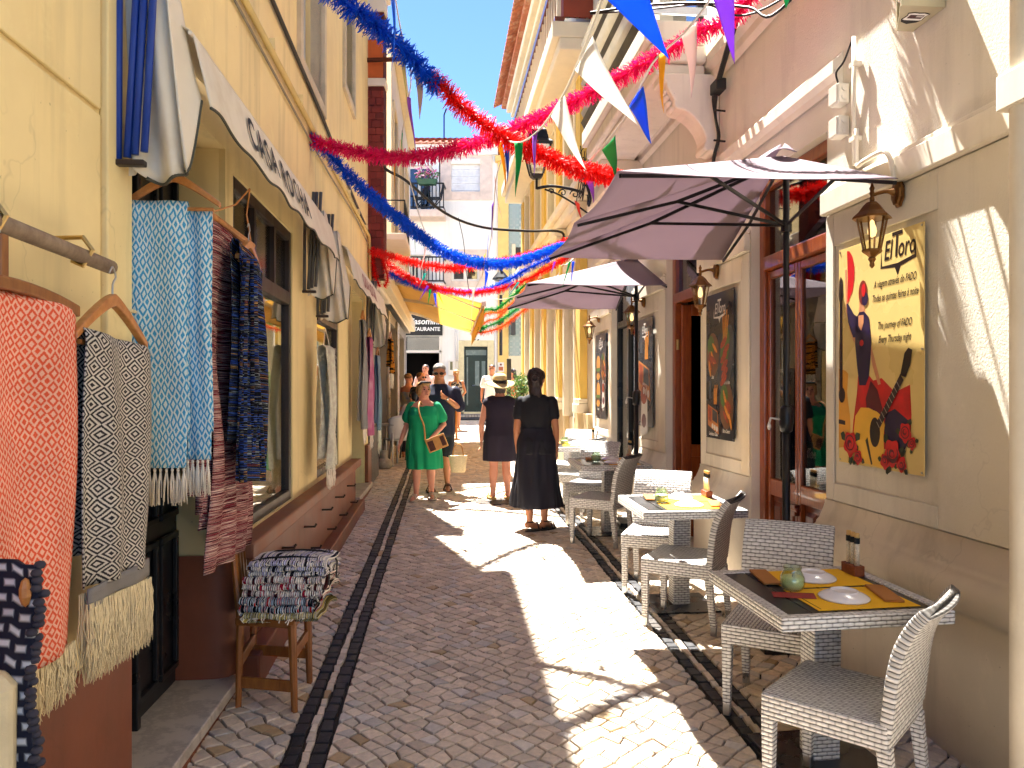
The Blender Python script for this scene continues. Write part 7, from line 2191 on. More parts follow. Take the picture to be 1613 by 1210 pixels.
pennant('pink', (668, 386), (673, 388), (664, 430), 8.5, 8.6, 8.6, 'pale, beside the sagging blue garland')
string('string with small pennants before the far white house', [at(800, 225, 6), at(782, 280, 6.6), at(777, 340, 7.4), at(772, 385, 8.2), at(760, 430, 9.2), at(745, 470, 10.5), at(742, 525, 12)], .005)
pennant('pink', (781, 270), (779, 285), (787, 345), 6.6, 6.7, 6.7, 'pale, before the yellow house edge')
pennant('purple', (778, 318), (775, 330), (778, 380), 7.3, 7.4, 7.4, 'small, before the far white house')
pennant('blue', (771, 370), (767, 380), (768, 425), 8.2, 8.3, 8.3, 'small, before the far lower window')
pennant('yellow', (767, 392), (762, 402), (756, 440), 8.6, 8.7, 8.7, 'small, crossing the red garland')
pennant('blue', (763, 425), (770, 430), (765, 458), 9.0, 9.1, 9.1, 'broad, above the low blue garland')
pennant('red', (906, 315), (912, 322), (917, 352), 9.5, 9.6, 9.6, 'small, left of the near parasol')
for i, (c, x, y, dx, l_) in enumerate((('cyan', 668, 430, -8, 24), ('purple', 672, 450, -12, 24), ('green', 676, 455, -2, 26), ('blue', 683, 462, 4, 24), ('yellow', 688, 460, 10, 20), ('pink', 744, 455, 0, 32))):
    pennant(c, (x, y), (x + 4, y + 1), (x + dx, y + l_), 11.6, 11.6, 11.7, 'small, fluttering in front of the yellow awning')
string('string with thin pennants in front of the far parasol', [RW(9.0, .1, 3.9), at(905, 405, 8.0), at(885, 418, 7.9), at(870, 440, 8.0), at(800, 470, 9.5), at(770, 470, 11)], .005)
for c, x, y, tx, ty in (('green', 896, 412, 886, 452), ('blue', 901, 412, 899, 450), ('pale', 880, 418, 882, 440), ('lilac', 872, 412, 868, 432)):
    pennant(c, (x, y), (x + 4, y), (tx, ty), 6.75, 6.75, 6.75, 'thin, hanging before the far parasol canopy')
for c, x, y, tx, ty in (('cyan', 815, 444, 803, 464), ('lilac', 806, 444, 795, 458)):
    pennant(c, (x, y), (x + 4, y + 1), (tx, ty), 8.9, 8.9, 8.9, 'tiny, at the street corner of the far parasol')
# ------------------------------------------------------------------ people
def SKIN(n, c): return M(n, c, .5, var=.08, vs=9, bump=.08, bs=60, spec=.4)
SK1, SK2, SK3 = SKIN('skin_warm', '#c98e6e'), SKIN('skin_tanned', '#b87a56'), SKIN('skin_ruddy', '#cf8f73')
def CL(n, c, **k): return M(n, c, k.pop('rough', .85), var=k.pop('var', .08), bump=k.pop('bump', .2), bs=180, bd=.002, **k)
def HAIRM(n, c):
    t = NT(n)
    mp = t.new('ShaderNodeMapping'); mp.inputs['Scale'].default_value = (60, 60, 8); t.link(t.coord(), mp.inputs[0])
    nz = t.noise(mp.outputs[0], 1.0, 4, .7)
    c = lin(c) if isinstance(c, str) else c
    t.link(t.mix(t.maprange(nz.outputs[0], .3, .7), sc3(c, .55), sc3(c, 1.35)), t.b.inputs['Base Color'])
    t.b.inputs['Roughness'].default_value = .45
    t.bump(nz.outputs[0], .6, .006); return t.m
LEATH = M('dark_sandal_leather', (.03, .022, .02), .5); PALEL = M('pale_sandal_leather', '#c9b9a0', .5)

def fbm(co, sc, seed=0.0):
    return np.array([mnoise.noise(Vector((a * sc[0] + seed, b * sc[1] + seed, c * sc[2]))) for a, b, c in co])
TW = [(.455, .070, .060, 0), (.48, .100, .080, -.005), (.515, .106, .086, -.008), (.55, .100, .078, -.003), (.60, .083, .066, .004), (.65, .082, .066, .006), (.705, .094, .078, .012), (.745, .098, .074, .008), (.785, .096, .060, 0), (.815, .072, .048, -.004), (.84, .036, .036, .0), (.875, .031, .033, .006)]
TM = [(.455, .075, .065, 0), (.48, .098, .080, -.004), (.515, .102, .082, -.005), (.55, .098, .076, 0), (.60, .094, .072, .006), (.65, .098, .074, .008), (.71, .108, .078, .008), (.755, .114, .074, .004), (.79, .110, .060, 0), (.82, .078, .048, -.003), (.845, .042, .040, .0), (.88, .036, .037, .006)]

def ringpts(z, rx, ry, cy, n=20, p=2.4):
    out = []
    for k in range(n):
        a = 2 * PI * k / n
        c_, s_ = math.cos(a), math.sin(a)
        out.append((math.copysign(abs(c_) ** (2 / p), c_) * rx, cy + math.copysign(abs(s_) ** (2 / p), s_) * ry, z))
    return out
def limb(m, pts, rad, n=10):
    pts = [Vector(q) for q in pts]
    m.tube(pts, list(rad), n)
    for q, r in zip(pts, rad): m.ell(q, (r, r, r), 10, 6)
def hand(m, wrist, elbow, H, side, curl=.5, flip=1):
    d = (Vector(wrist) - Vector(elbow)).normalized()
    ref = Vector((side, 0, 0)) if abs(d.x) < .8 else Vector((0, 0, 1))
    ac = d.cross(ref).normalized() * flip        # across the knuckles (thumb side)
    nm = d.cross(ac).normalized()
    w = Vector(wrist)
    rot = Matrix((ac, nm, d)).transposed()
    m.ell(w + d * .025 * H, (.022 * H, .012 * H, .030 * H), 10, 7, rot)
    for k, (off, ln) in enumerate(((.016, .040), (.006, .045), (-.005, .042), (-.015, .033))):
        b0 = w + d * .045 * H + ac * off * H
        b1 = b0 + (d * (1 - .3 * curl) + nm * curl * .6).normalized() * ln * .5 * H
        b2 = b1 + (d * (1 - .8 * curl) + nm * curl * 1.2).normalized() * ln * .55 * H
        limb(m, [b0 - d * .012 * H, b0, b1, b2], [.0062 * H, .006 * H, .0054 * H, .0045 * H], 7)
    t0 = w + d * .012 * H + ac * .016 * H
    limb(m, [t0, t0 + (ac * .8 + d).normalized() * .022 * H, t0 + (ac * .45 + d).normalized() * .045 * H], [.0075 * H, .0066 * H, .005 * H], 7)

def person(label, loc, rz, H, skin, male=False, girth=1.0, arms=None, legs=None, head_turn=0.0, head_tilt=0.0, voxel=.009, seat=None, face=True, detail=True):
    """local frame: +y forward, +x the person's right"""
    t = thing('person', label, 'person', loc, rz)
    tor = [(z, rx * girth, ry * girth, cy) for z, rx, ry, cy in (TM if male else TW)]
    m = MB()
    m.loft([ringpts(z * H, rx * H, ry * H, cy * H) for z, rx, ry, cy in tor])
    shx, shz = (.112 if male else .098) * (.5 + .5 * girth), .79
    hip = .056 * (.6 + .4 * girth)
    kA = 1.08 if male else 1.0
    gg = .6 + .4 * girth
    for sd in (1, -1):
        e, w = arms[0 if sd > 0 else 1]
        S = Vector((sd * shx, -.004, shz)) * H; E = Vector(e) * H; Wr = Vector(w) * H
        limb(m, [S, S.lerp(E, .45), E, E.lerp(Wr, .35), Wr], [q * H * kA * gg for q in (.032, .0275, .0215, .0215, .0145)])
        hand(m, Wr, E, H, sd, .5, 1 if sd > 0 else -1)
        kn, an, yaw = legs[0 if sd > 0 else 1]
        Hp = Vector((sd * hip, 0, .49)) * H; K = Vector(kn) * H; A = Vector(an) * H
        limb(m, [Hp, Hp.lerp(K, .4), K, K.lerp(A, .3), K.lerp(A, .7), A], [q * H * gg for q in (.056, .050, .033, .0345, .025, .0195)])
        fw = Vector((math.sin(yaw), math.cos(yaw), 0))
        dn = A.z - .012 * H
        limb(m, [A + Vector((0, 0, -.01 * H)) - fw * .022 * H, A + fw * .03 * H - Vector((0, 0, dn * .45)), A + fw * .085 * H - Vector((0, 0, dn * .86)), A + fw * .115 * H - Vector((0, 0, dn))], [.019 * H, .019 * H, .017 * H, .0115 * H])
    hc = Vector((0, .012, .925)) * H
    rot = Matrix.Rotation(head_turn, 3, 'Z') @ Matrix.Rotation(head_tilt, 3, 'X')
    def hp(x, y, z): return hc + rot @ (Vector((x, y, z)) * H)
    m.ell(hc + rot @ (Vector((0, -.006, .016)) * H), (.047 * H, .058 * H, .056 * H), 18, 12, rot)
    m.ell(hp(0, .012, -.018), (.040 * H, .046 * H, .050 * H), 16, 10, rot)
    m.ell(hp(0, .026, -.048), (.026 * H, .024 * H, .020 * H), 12, 8, rot)
    limb(m, [hp(0, -.012, -.03), Vector((0, .002, .85)) * H], [.034 * H, .035 * H])
    limb(m, [hp(0, .054, .006), hp(0, .066, -.017)], [.006 * H, .0095 * H], 8)
    for sd in (1, -1):
        m.ell(hp(sd * .047, -.004, -.002), (.007 * H, .012 * H, .018 * H), 8, 6, rot)
        m.ell(hp(sd * .022, .040, -.014), (.014 * H, .012 * H, .013 * H), 8, 6, rot)
    m.ell(hp(0, .053, -.034), (.015 * H, .007 * H, .007 * H), 8, 6, rot)
    remesh_obj('body', m, skin, t, voxel, 3)
    if face:
        for sd in (1, -1):
            e = MB(); e.ell(hp(sd * .020, .052, .006), (.0085 * H, .005 * H, .005 * H), 8, 6, rot); build('eye', e, M('eye_dark', (.03, .02, .018), .2, bump=0), t, local=True, smooth=True)
            e = MB(); e.ell(hp(sd * .021, .054, .020), (.013 * H, .004 * H, .0035 * H), 8, 5, rot); build('eyebrow', e, M('brow', '#6b4a34', .8, bump=0), t, local=True, smooth=True)
        e = MB(); e.ell(hp(0, .0585, -.0335), (.015 * H, .005 * H, .0035 * H), 10, 5, rot); build('mouth', e, M('lips', '#9a4f48', .5, bump=0), t, local=True, smooth=True)
    return t, hp, rot, tor, (shx, shz)

def garment(t, name, mat, H, rings, sleeves=(), voxel=.011, folds=.008, fsc=(16, 16, 2.2), hem=None, seed=1.0):
    m = MB()
    m.loft([ringpts(z * H, rx * H, ry * H, cy * H, 24, 2.3) for z, rx, ry, cy in rings])
    for pts, rad in sleeves: limb(m, [Vector(q) * H for q in pts], [r * H for r in rad], 12)
    zt, zb = max(r[0] for r in rings) * H, min(r[0] for r in rings) * H
    def disp(co, no):
        f = fbm(co, fsc, seed); f2 = fbm(co, (7, 7, 5), seed + 3)
        k = np.clip((zt - co[:, 2]) / (zt - zb), 0, 1)
        a = (folds * (.35 + 1.1 * k) * f + folds * .5 * f2)[:, None]
        nn = no.copy(); nn[:, 2] *= .2
        return co + nn * a
    return remesh_obj(name, m, mat, t, voxel, 3, disp=disp)
def hair_obj(t, name, mat, H, shapes, voxel=.008, rough=.005, seed=0.0):
    m = MB()
    for c_, r_, rot in shapes: m.ell(c_, tuple(x * H for x in r_), 16, 10, rot)
    def disp(co, no):
        f = .8 * fbm(co, (95, 95, 16), seed) + fbm(co, (50, 50, 9), seed + 5) + .6 * fbm(co, (18, 18, 10), seed + 2)
        return co + no * (rough * f)[:, None]
    return remesh_obj(name, m, mat, t, voxel, 2, disp=disp)
def flat_sole(t, H, A, yaw, mat, ln=.155, w=.036, th=.014, name='sandal'):
    A = Vector(A) * H
    fw = Vector((math.sin(yaw), math.cos(yaw), 0)); sd = Vector((fw.y, -fw.x, 0))
    m = MB()
    pts = []
    for k in range(18):
        a = 2 * PI * k / 18
        q = fw * (math.cos(a) * ln / 2 * H + .042 * H) + sd * (math.sin(a) * w * H * (1.0 + .15 * math.cos(a)))
        pts.append((A.x + q.x, A.y + q.y))
    m.prism(pts, lambda u, v, q: (u, v, th * q))
    o = build(name, m, mat, t, local=True)
    m2 = MB()
    for f_ in (.075, .045):
        c = A + fw * f_ * H; m2.tube([Vector((c.x, c.y, th)) + sd * .034 * H, Vector((c.x, c.y, .045 * H * (1.25 - f_ * 6))) + sd * .018 * H + Vector((0, 0, .012)), Vector((c.x, c.y, .045 * H * (1.25 - f_ * 6))) - sd * .018 * H + Vector((0, 0, .012)), Vector((c.x, c.y, th)) - sd * .034 * H], .007, 5)
    build('strap', m2, mat, o, local=True)
    return o
def gl(x, y): return (x, y, g(y) + .004)

# --- woman in green dress
H = 1.50
arms = [((.158, -.02, .62), (.20, .035, .475)), ((-.165, -.03, .635), (-.10, .10, .545))]
legs = [((.05, .055, .275), (.055, .06, .05), .15), ((-.05, -.02, .275), (-.052, -.07, .058), -.2)]
t, hp, rot, tor, (shx, shz) = person('woman in a knee length green dress with a tan crossbody bag', gl(-1.12, 10.05), R(174), H, SK3, girth=1.24, arms=arms, legs=legs, head_turn=R(38))
GRD = CL('green_dress_cloth', '#0f9460')
rg = [(.262, .150, .122, .004), (.30, .150, .124, .004), (.38, .148, .122, 0), (.46, .146, .118, 0), (.52, .145, .115, 0), (.60, .130, .108, .006), (.66, .128, .106, .01), (.71, .132, .110, .014), (.75, .130, .098, .01), (.785, .118, .076, .0), (.812, .085, .056, -.006), (.828, .06, .046, -.012)]
sl = [([(.105, -.004, .785), (.135, -.012, .72), (.147, -.016, .69)], (.046, .047, .050)), ([(-.105, -.004, .785), (-.136, -.016, .72), (-.148, -.022, .695)], (.046, .047, .050))]
garment(t, 'dress', GRD, H, rg, sl, folds=.024)
BH = HAIRM('blonde_hair', '#a8804a')
hair_obj(t, 'hair', BH, H, [(hp(0, -.014, .030), (.058, .062, .052), rot), (hp(.040, -.012, -.004), (.020, .044, .046), rot), (hp(-.040, -.012, -.004), (.020, .044, .046), rot), (hp(0, -.042, -.012), (.048, .030, .052), rot), (hp(0, .034, .056), (.040, .022, .016), rot)], seed=2)
m = MB(); m.tube([hp(-.048, .0, .045), hp(-.04, .045, .066), hp(0, .058, .068), hp(.04, .045, .066), hp(.048, 0, .045)], .009 * H, 6); build('sunglasses', m, LETT, t, local=True, smooth=True)
for k in (0, 1): flat_sole(t, H, legs[k][1], legs[k][2], PALEL)
bg_ = thing('crossbody_bag', 'tan crossbody bag with dark printed panels on the green dress', 'bag', gl(-1.02, 9.85), R(174))
TAN = M('tan_leather', '#b58347', .6, var=.15, vs=12, bump=.2)
m = MB(); c0 = Vector((-.085, .155, .50)) * H
ra = Matrix.Rotation(R(22), 3, 'Y')
def BG(x, y, z): return c0 + ra @ Vector((x, y, z))
m = MB(BG); m.box(-.125, .125, -.018, .018, -.085, .085); build('body', m, TAN, bg_, local=True, bevel=.008)
m = MB(BG); m.box(.03, .105, .0185, .0205, -.07, .05); build('printed_panel', m, M('bag_print', '#4a2a22', .7, var=.5, vs=60, bump=0), bg_, local=True)
m = MB(BG); m.box(-.115, -.06, .0185, .0205, -.06, .06); build('printed_panel', m, M('bag_print', '#4a2a22', .7, var=.5, vs=60, bump=0), bg_, local=True)
m = MB(); m.tube(crom([BG(.12, 0, .085), Vector((.022, .150, .64)) * H, Vector((.052, .148, .715)) * H, Vector((.076, .105, .78)) * H, Vector((.082, .03, .832)) * H, Vector((.082, -.05, .81)) * H], 24), .010, 6); build('strap', m, TAN, bg_, local=True, smooth=True)

# --- man in navy behind her
H = 1.73
arms = [((.165, -.02, .63), (.17, .03, .49)), ((-.165, .02, .645), (-.055, .135, .735))]
legs = [((.055, .03, .28), (.058, .02, .05), .1), ((-.055, .0, .28), (-.06, -.05, .05), -.1)]
t, hp, rot, tor, _ = person('grey haired man in navy shirt and sunglasses, hand raised, behind the green dress', gl(-.99, 10.75), R(182), H, SK2, True, 1.10, arms, legs, head_tilt=R(-12))
NVY = CL('navy_shirt_cloth', '#1d2036')
garment(t, 'shirt', NVY, H, [(.44, .122, .098, 0), (.50, .124, .10, 0), (.56, .120, .095, .004), (.62, .120, .092, .01), (.70, .126, .094, .012), (.755, .130, .088, .006), (.79, .124, .07, 0), (.822, .088, .056, -.004), (.842, .058, .05, 0)], [([(.125, -.004, .785), (.148, -.012, .70), (.158, -.016, .66)], (.042, .044, .047)), ([(-.125, -.004, .785), (-.148, .006, .70), (-.16, .016, .665)], (.042, .044, .047))], folds=.012)
garment(t, 'shorts', CL('dark_shorts_cloth', '#23242e'), H, [(.43, .115, .092, 0), (.50, .118, .095, 0), (.54, .114, .09, 0)], [([(.058, 0, .47), (.06, .012, .37), (.06, .018, .31)], (.062, .056, .055)), ([(-.058, 0, .47), (-.06, .0, .37), (-.06, .0, .31)], (.062, .056, .055))], folds=.008)
hair_obj(t, 'hair', HAIRM('grey_hair', '#7d7873'), H, [(hp(0, -.014, .036), (.051, .058, .042), rot), (hp(0, -.040, .006), (.045, .026, .042), rot)], rough=.003)
m = MB(); 
for sd in (1, -1): m.ell(hp(sd * .021, .056, .008), (.017 * H, .006 * H, .0105 * H), 12, 8, rot)
m.tube([hp(-.05, 0, .012), hp(-.042, .052, .012), hp(.042, .052, .012), hp(.05, 0, .012)], .003 * H, 5); build('sunglasses', m, BLK, t, local=True, smooth=True)
m = MB(); w0 = Vector((-.066, .127, .728)) * H; d0 = (Vector((-.055, .135, .735)) - Vector((-.165, .02, .645))).normalized(); m.tube([w0 - d0 * .012, w0 + d0 * .012], .030, 14); build('watch', m, STEEL, t, local=True)
for k in (0, 1): flat_sole(t, H, legs[k][1], legs[k][2], M('brown_sandal', '#3f281c', .6))

# --- woman with straw hat, from behind
H = 1.56
arms = [((.150, -.02, .62), (.155, .02, .47)), ((-.150, -.02, .62), (-.150, .03, .475))]
legs = [((.052, .01, .28), (.065, -.01, .05), .15), ((-.05, .0, .28), (-.058, -.03, .05), -.2)]
t, hp, rot, tor, _ = person('woman in a dark sleeveless dress and straw sun hat seen from behind', gl(-.155, 10.05), R(4), H, SK3, False, 1.18, arms, legs, face=False)
DKD = CL('dark_plum_dress_cloth', '#261f2e')
garment(t, 'dress', DKD, H, [(.315, .138, .112, .0), (.36, .138, .112, 0), (.44, .136, .110, -.004), (.52, .134, .108, -.006), (.60, .118, .098, .0), (.66, .116, .096, .006), (.71, .120, .102, .01), (.75, .124, .096, .006), (.79, .122, .080, -.002), (.815, .098, .068, -.006), (.838, .062, .056, -.004)], [([(.06, -.002, .80), (.094, -.003, .782)], (.050, .052)), ([(-.06, -.002, .80), (-.094, -.003, .782)], (.050, .052))], folds=.008)
hair_obj(t, 'hair', HAIRM('dark_grey_hair', '#3a3230'), H, [(hp(0, -.03, .0), (.052, .036, .058), rot), (hp(0, -.032, -.035), (.045, .026, .035), rot)])
for k in (0, 1): flat_sole(t, H, legs[k][1], legs[k][2], M('espadrille', '#c9a866', .8, bump=.4), th=.03, name='espadrille')
hat = thing('straw_hat', 'straw sun hat with dark bow on the woman in plum dress', 'hat', gl(-.155, 10.05), R(4))
STRW = M('woven_straw', '#cdb47c', .8, var=.15, vs=40, bump=.5, bs=150)
tilt = Matrix.Rotation(R(14), 3, 'X')
def HT(x, y, z): return hp(0, -.004, .034) + tilt @ Vector((x, y, z))
m = MB(HT); m.lathe([(.090, -.01), (.092, .02), (.088, .06), (.075, .09), (.05, .105), (.001, .108)], (0, 0, 0), 24); build('crown', m, STRW, hat, local=True, smooth=True)
m = MB()
def brim(u, v):
    a = u * 2 * PI; r = .088 + .105 * v
    return HT(r * math.cos(a), r * math.sin(a), .0 - .03 * v ** 1.5 + .016 * math.sin(2 * a + 1) * v)
m.grid(brim, 40, 6); build('brim', m, STRW, hat, local=True, smooth=True, solid=.005)
m = MB(HT); m.lathe([(.0935, .0), (.0945, .012), (.093, .035), (.091, .036)], (0, 0, 0), 24); rbn = build('ribbon', m, LEATH, hat, local=True, smooth=True)
m = MB(HT); 
for sd in (1, -1): m.ell((.025 + sd * .028, -.095, .015), (.03, .012, .02), 8, 6)
build('bow', m, LEATH, rbn, local=True, smooth=True)
tote = thing('straw_tote', 'cream straw tote bag held by the woman in the sun hat', 'bag', gl(-.45, 10.05), R(4))
ct = Vector((-.152, .035, .30)) * H
m = MB(); rgs = []
for z, rx, ry in ((-.11, .085, .045), (-.08, .095, .055), (.0, .105, .055), (.10, .12, .05), (.105, .117, .047)): rgs.append([(ct.x + rx * math.cos(2 * PI * k / 20), ct.y + ry * math.sin(2 * PI * k / 20), ct.z + z - .02) for k in range(20)])
m.loft(rgs); build('basket', m, M('cream_raffia', '#d9c79c', .9, var=.12, vs=60, bump=.7, bs=110), tote, local=True, smooth=True)
for dy in (-.03, .03):
    m = MB(); m.tube(crom([(ct.x - .07, ct.y + dy, ct.z + .07), (ct.x - .05, ct.y + dy, ct.z + .19), (ct.x, ct.y + dy * .3, ct.z + .235), (ct.x + .05, ct.y + dy, ct.z + .19), (ct.x + .07, ct.y + dy, ct.z + .07)], 16), .007, 6); build('handle', m, TAN, tote, local=True)
ch = thing('pearl_chain_strap', 'white beaded bag chain over the shoulder of the plum dress', 'chain', gl(-.155, 10.05), R(4))
m = MB()
for k in range(34):
    v = k / 33; q = Vector((.105 + .03 * math.sin(v * PI), -.075 * math.sin(v * PI * .9) - .02, .80 - .33 * v)) * H; m.ell(q, (.008, .008, .010), 6, 4)
build('beads', m, WL, ch, local=True, smooth=True, kind='stuff')

# --- woman in black tee and long skirt, from behind
H = 1.67
arms = [((.122, -.015, .62), (.120, .05, .475)), ((-.120, -.02, .615), (-.116, .04, .47))]
legs = [((.05, .0, .28), (.05, -.005, .05), .5), ((-.05, -.02, .28), (-.035, -.05, .05), .75)]
t, hp, rot, tor, _ = person('woman in black tee and long black skirt seen from behind', gl(.25, 8.12), R(-6), H, SK2, False, .96, arms, legs, head_turn=R(-10), face=False)
BKC = CL('black_jersey', '#1b1b21', var=.15)
garment(t, 'tee', BKC, H, [(.47, .118, .104, -.008), (.50, .118, .106, -.008), (.55, .114, .100, -.006), (.60, .096, .078, .004), (.66, .096, .078, .008), (.71, .106, .088, .012), (.75, .108, .082, .008), (.788, .104, .066, 0), (.818, .078, .054, -.004), (.836, .05, .046, -.002)], [([(.094, -.004, .788), (.108, -.008, .72), (.111, -.01, .705)], (.039, .036, .035)), ([(-.094, -.004, .788), (-.108, -.01, .72), (-.111, -.012, .705)], (.039, .036, .035))], folds=.007)
garment(t, 'skirt', CL('black_skirt_cloth', '#1d1c26', var=.15), H, [(.145, .160, .140, -.01), (.17, .158, .140, -.01), (.26, .146, .128, -.01), (.36, .132, .114, -.008), (.46, .120, .104, -.006), (.52, .122, .108, -.008), (.55, .118, .104, -.006), (.60, .100, .086, .002), (.635, .096, .080, .005)], folds=.030, fsc=(15, 15, .8))
DH = HAIRM('dark_brown_hair', '#2b1a19')
hair_obj(t, 'hair', DH, H, [(hp(0, -.016, .024), (.056, .062, .052), rot), (hp(0, -.042, -.015), (.048, .030, .05), rot), (hp(.004, -.046, -.065), (.040, .022, .045), rot), (hp(.026, -.048, -.10), (.020, .015, .038), rot), (hp(-.014, -.046, -.095), (.018, .014, .03), rot)], rough=.008)
m = MB(); 
rt_ = [hp(.012 + .021 * math.cos(a), -.076, .012 + .021 * math.sin(a)) for a in np.linspace(0, 2 * PI, 14)]
m.tube(rt_, [.013] * 14, 8); build('hair_twist', m, DH, t, local=True, smooth=True)
for k in (0, 1):
    flat_sole(t, H, legs[k][1], legs[k][2], LEATH)
    m = MB(); A = Vector(legs[k][1]) * H; m.tube([A + Vector((.036 * math.cos(a), .036 * math.sin(a) , .012)) for a in np.linspace(0, 2 * PI, 13)], .006, 5); build('ankle_strap', m, LEATH, t, local=True)

# --- far people
H = 1.66
arms = [((.145, -.05, .63), (.035, -.09, .50)), ((-.145, -.05, .63), (-.03, -.095, .50))]
legs = [((.045, .01, .28), (.04, 0, .05), .3), ((-.045, .0, .28), (-.035, -.02, .05), .1)]
t, hp, rot, tor, _ = person('woman with blonde ponytail in a short black floral dress, hands behind her back', gl(-1.53, 21.6), R(12), H, SK2, False, 1.0, arms, legs, voxel=.013, face=False)
def floral():
    tt_ = NT('floral_cloth'); n = tt_.noise(tt_.coord(), 22, 3, .5)
    tt_.link(tt_.ramp(n.outputs[0], [(0, (.012, .012, .015)), (.52, (.012, .012, .015)), (.56, (.55, .5, .45)), (.64, (.30, .24, .2)), (.68, (.012, .012, .015))]), tt_.b.inputs['Base Color']); tt_.b.inputs['Roughness'].default_value = .85; return tt_.m
garment(t, 'dress', floral(), H, [(.41, .122, .100, 0), (.46, .118, .096, 0), (.52, .112, .09, 0), (.60, .092, .074, .004), (.70, .104, .086, .01), (.75, .104, .08, .006), (.80, .09, .058, 0)], voxel=.015)
hair_obj(t, 'hair', HAIRM('ponytail_hair', '#b98a4d'), H, [(hp(0, -.016, .026), (.054, .060, .050), rot), (hp(.004, -.07, .0), (.024, .026, .03), rot), (hp(.012, -.082, -.06), (.024, .020, .06), rot), (hp(.016, -.076, -.12), (.016, .015, .05), rot)], voxel=.012)
for k in (0, 1): flat_sole(t, H, legs[k][1], legs[k][2], PALEL)
H = 1.80
arms = [((.155, -.01, .62), (.165, .02, .475)), ((-.155, -.01, .62), (-.155, .03, .475))]
legs = [((.055, .0, .28), (.06, 0, .05), .2), ((-.055, .0, .28), (-.06, .0, .05), -.2)]
WTE = CL('white_tee_cloth', '#e4dfdc'); 
t, hp, rot, tor, _ = person('man in white tee and red swim shorts facing down the lane', gl(-.56, 22.2), R(178), H, SK2, True, 1.05, arms, legs, voxel=.014)
garment(t, 'tee', WTE, H, [(.47, .122, .098, 0), (.54, .118, .092, 0), (.62, .114, .088, .008), (.70, .122, .092, .012), (.755, .126, .086, .006), (.79, .12, .068, 0), (.825, .084, .054, -.004)], [([(.12, 0, .785), (.142, -.004, .70), (.148, -.006, .675)], (.042, .045, .048)), ([(-.12, 0, .785), (-.142, -.004, .70), (-.148, -.006, .675)], (.042, .045, .048))], voxel=.016)
garment(t, 'shorts', CL('red_shorts_cloth', '#d3322c'), H, [(.44, .112, .09, 0), (.50, .114, .092, 0), (.53, .110, .088, 0)], [([(.058, 0, .47), (.062, .0, .37), (.062, .0, .33)], (.062, .058, .058)), ([(-.058, 0, .47), (-.062, .0, .37), (-.062, .0, .33)], (.062, .058, .058))], voxel=.016)
hair_obj(t, 'hair', HAIRM('short_dark_hair', '#2a1d18'), H, [(hp(0, -.012, .038), (.050, .056, .036), rot), (hp(0, -.04, .01), (.044, .024, .04), rot)], voxel=.012, rough=.003)
H = 1.80
t, hp, rot, tor, _ = person('man in a pale pink shirt standing at the restaurant entrance', gl(-2.42, 22.0), R(200), H, SK3, True, 1.1, arms, legs, voxel=.015, head_turn=R(-30))
garment(t, 'shirt', CL('pink_shirt_cloth', '#e8bdb4'), H, [(.47, .124, .10, 0), (.54, .12, .094, 0), (.62, .118, .09, .008), (.70, .126, .094, .012), (.755, .13, .088, .006), (.79, .124, .07, 0), (.83, .082, .054, -.004)], [([(.12, 0, .785), (.142, -.004, .70), (.148, -.006, .675)], (.042, .045, .048)), ([(-.12, 0, .785), (-.142, -.004, .70), (-.148, -.006, .675)], (.042, .045, .048))], voxel=.016)
garment(t, 'trousers', CL('dark_trousers', '#2b2b33'), H, [(.44, .112, .09, 0), (.50, .114, .092, 0), (.53, .110, .088, 0)], [([(.058, 0, .47), (.06, .0, .28), (.062, .0, .07)], (.062, .05, .042)), ([(-.058, 0, .47), (-.06, .0, .28), (-.062, .0, .07)], (.062, .05, .042))], voxel=.016)
hair_obj(t, 'hair', HAIRM('brown_hair', '#4a362a'), H, [(hp(0, -.012, .038), (.050, .056, .036), rot), (hp(0, -.04, .01), (.044, .024, .04), rot)], voxel=.012, rough=.003)
H = 1.60
legs2 = [((.045, .01, .28), (.045, 0, .05), .1), ((-.045, .0, .28), (-.045, -.02, .05), -.1)]
arms2 = [((.14, .04, .62), (.08, .13, .63)), ((-.14, .02, .62), (-.10, .10, .56))]
t, hp, rot, tor, _ = person('woman in dark top and sunglasses talking near the shop fronts', gl(-1.86, 16.1), R(205), H, SK3, False, 1.05, arms2, legs2, voxel=.013, head_turn=R(30))
garment(t, 'top', CL('charcoal_top', '#1a1b22'), H, [(.47, .114, .09, 0), (.54, .11, .088, 0), (.60, .10, .082, .004), (.70, .108, .09, .01), (.75, .108, .082, .006), (.79, .102, .062, 0), (.82, .07, .05, 0)], [([(.10, 0, .785), (.125, .015, .70)], (.038, .038)), ([(-.10, 0, .785), (-.125, .01, .70)], (.038, .038))], voxel=.014)
garment(t, 'trousers', CL('dark_trousers', '#2b2b33'), H, [(.44, .108, .09, 0), (.50, .11, .092, 0), (.53, .106, .088, 0)], [([(.055, 0, .47), (.05, .0, .28), (.048, .0, .07)], (.058, .046, .04)), ([(-.055, 0, .47), (-.05, .0, .28), (-.048, .0, .07)], (.058, .046, .04))], voxel=.015)
hair_obj(t, 'hair', HAIRM('tied_brown_hair', '#6d4d35'), H, [(hp(0, -.016, .030), (.053, .059, .046), rot), (hp(0, -.05, .03), (.028, .026, .028), rot)], voxel=.011)
m = MB()
for sd in (1, -1): m.ell(hp(sd * .021, .055, .008), (.018 * H, .006 * H, .012 * H), 10, 6, rot)
build('sunglasses', m, BLK, t, local=True, smooth=True)
H = 1.58
t, hp, rot, tor, _ = person('woman with tied hair in a faded blue white top seen from behind', gl(-2.17, 16.5), R(-35), H, SK3, False, 1.08, arms2, legs2, voxel=.013, face=False)
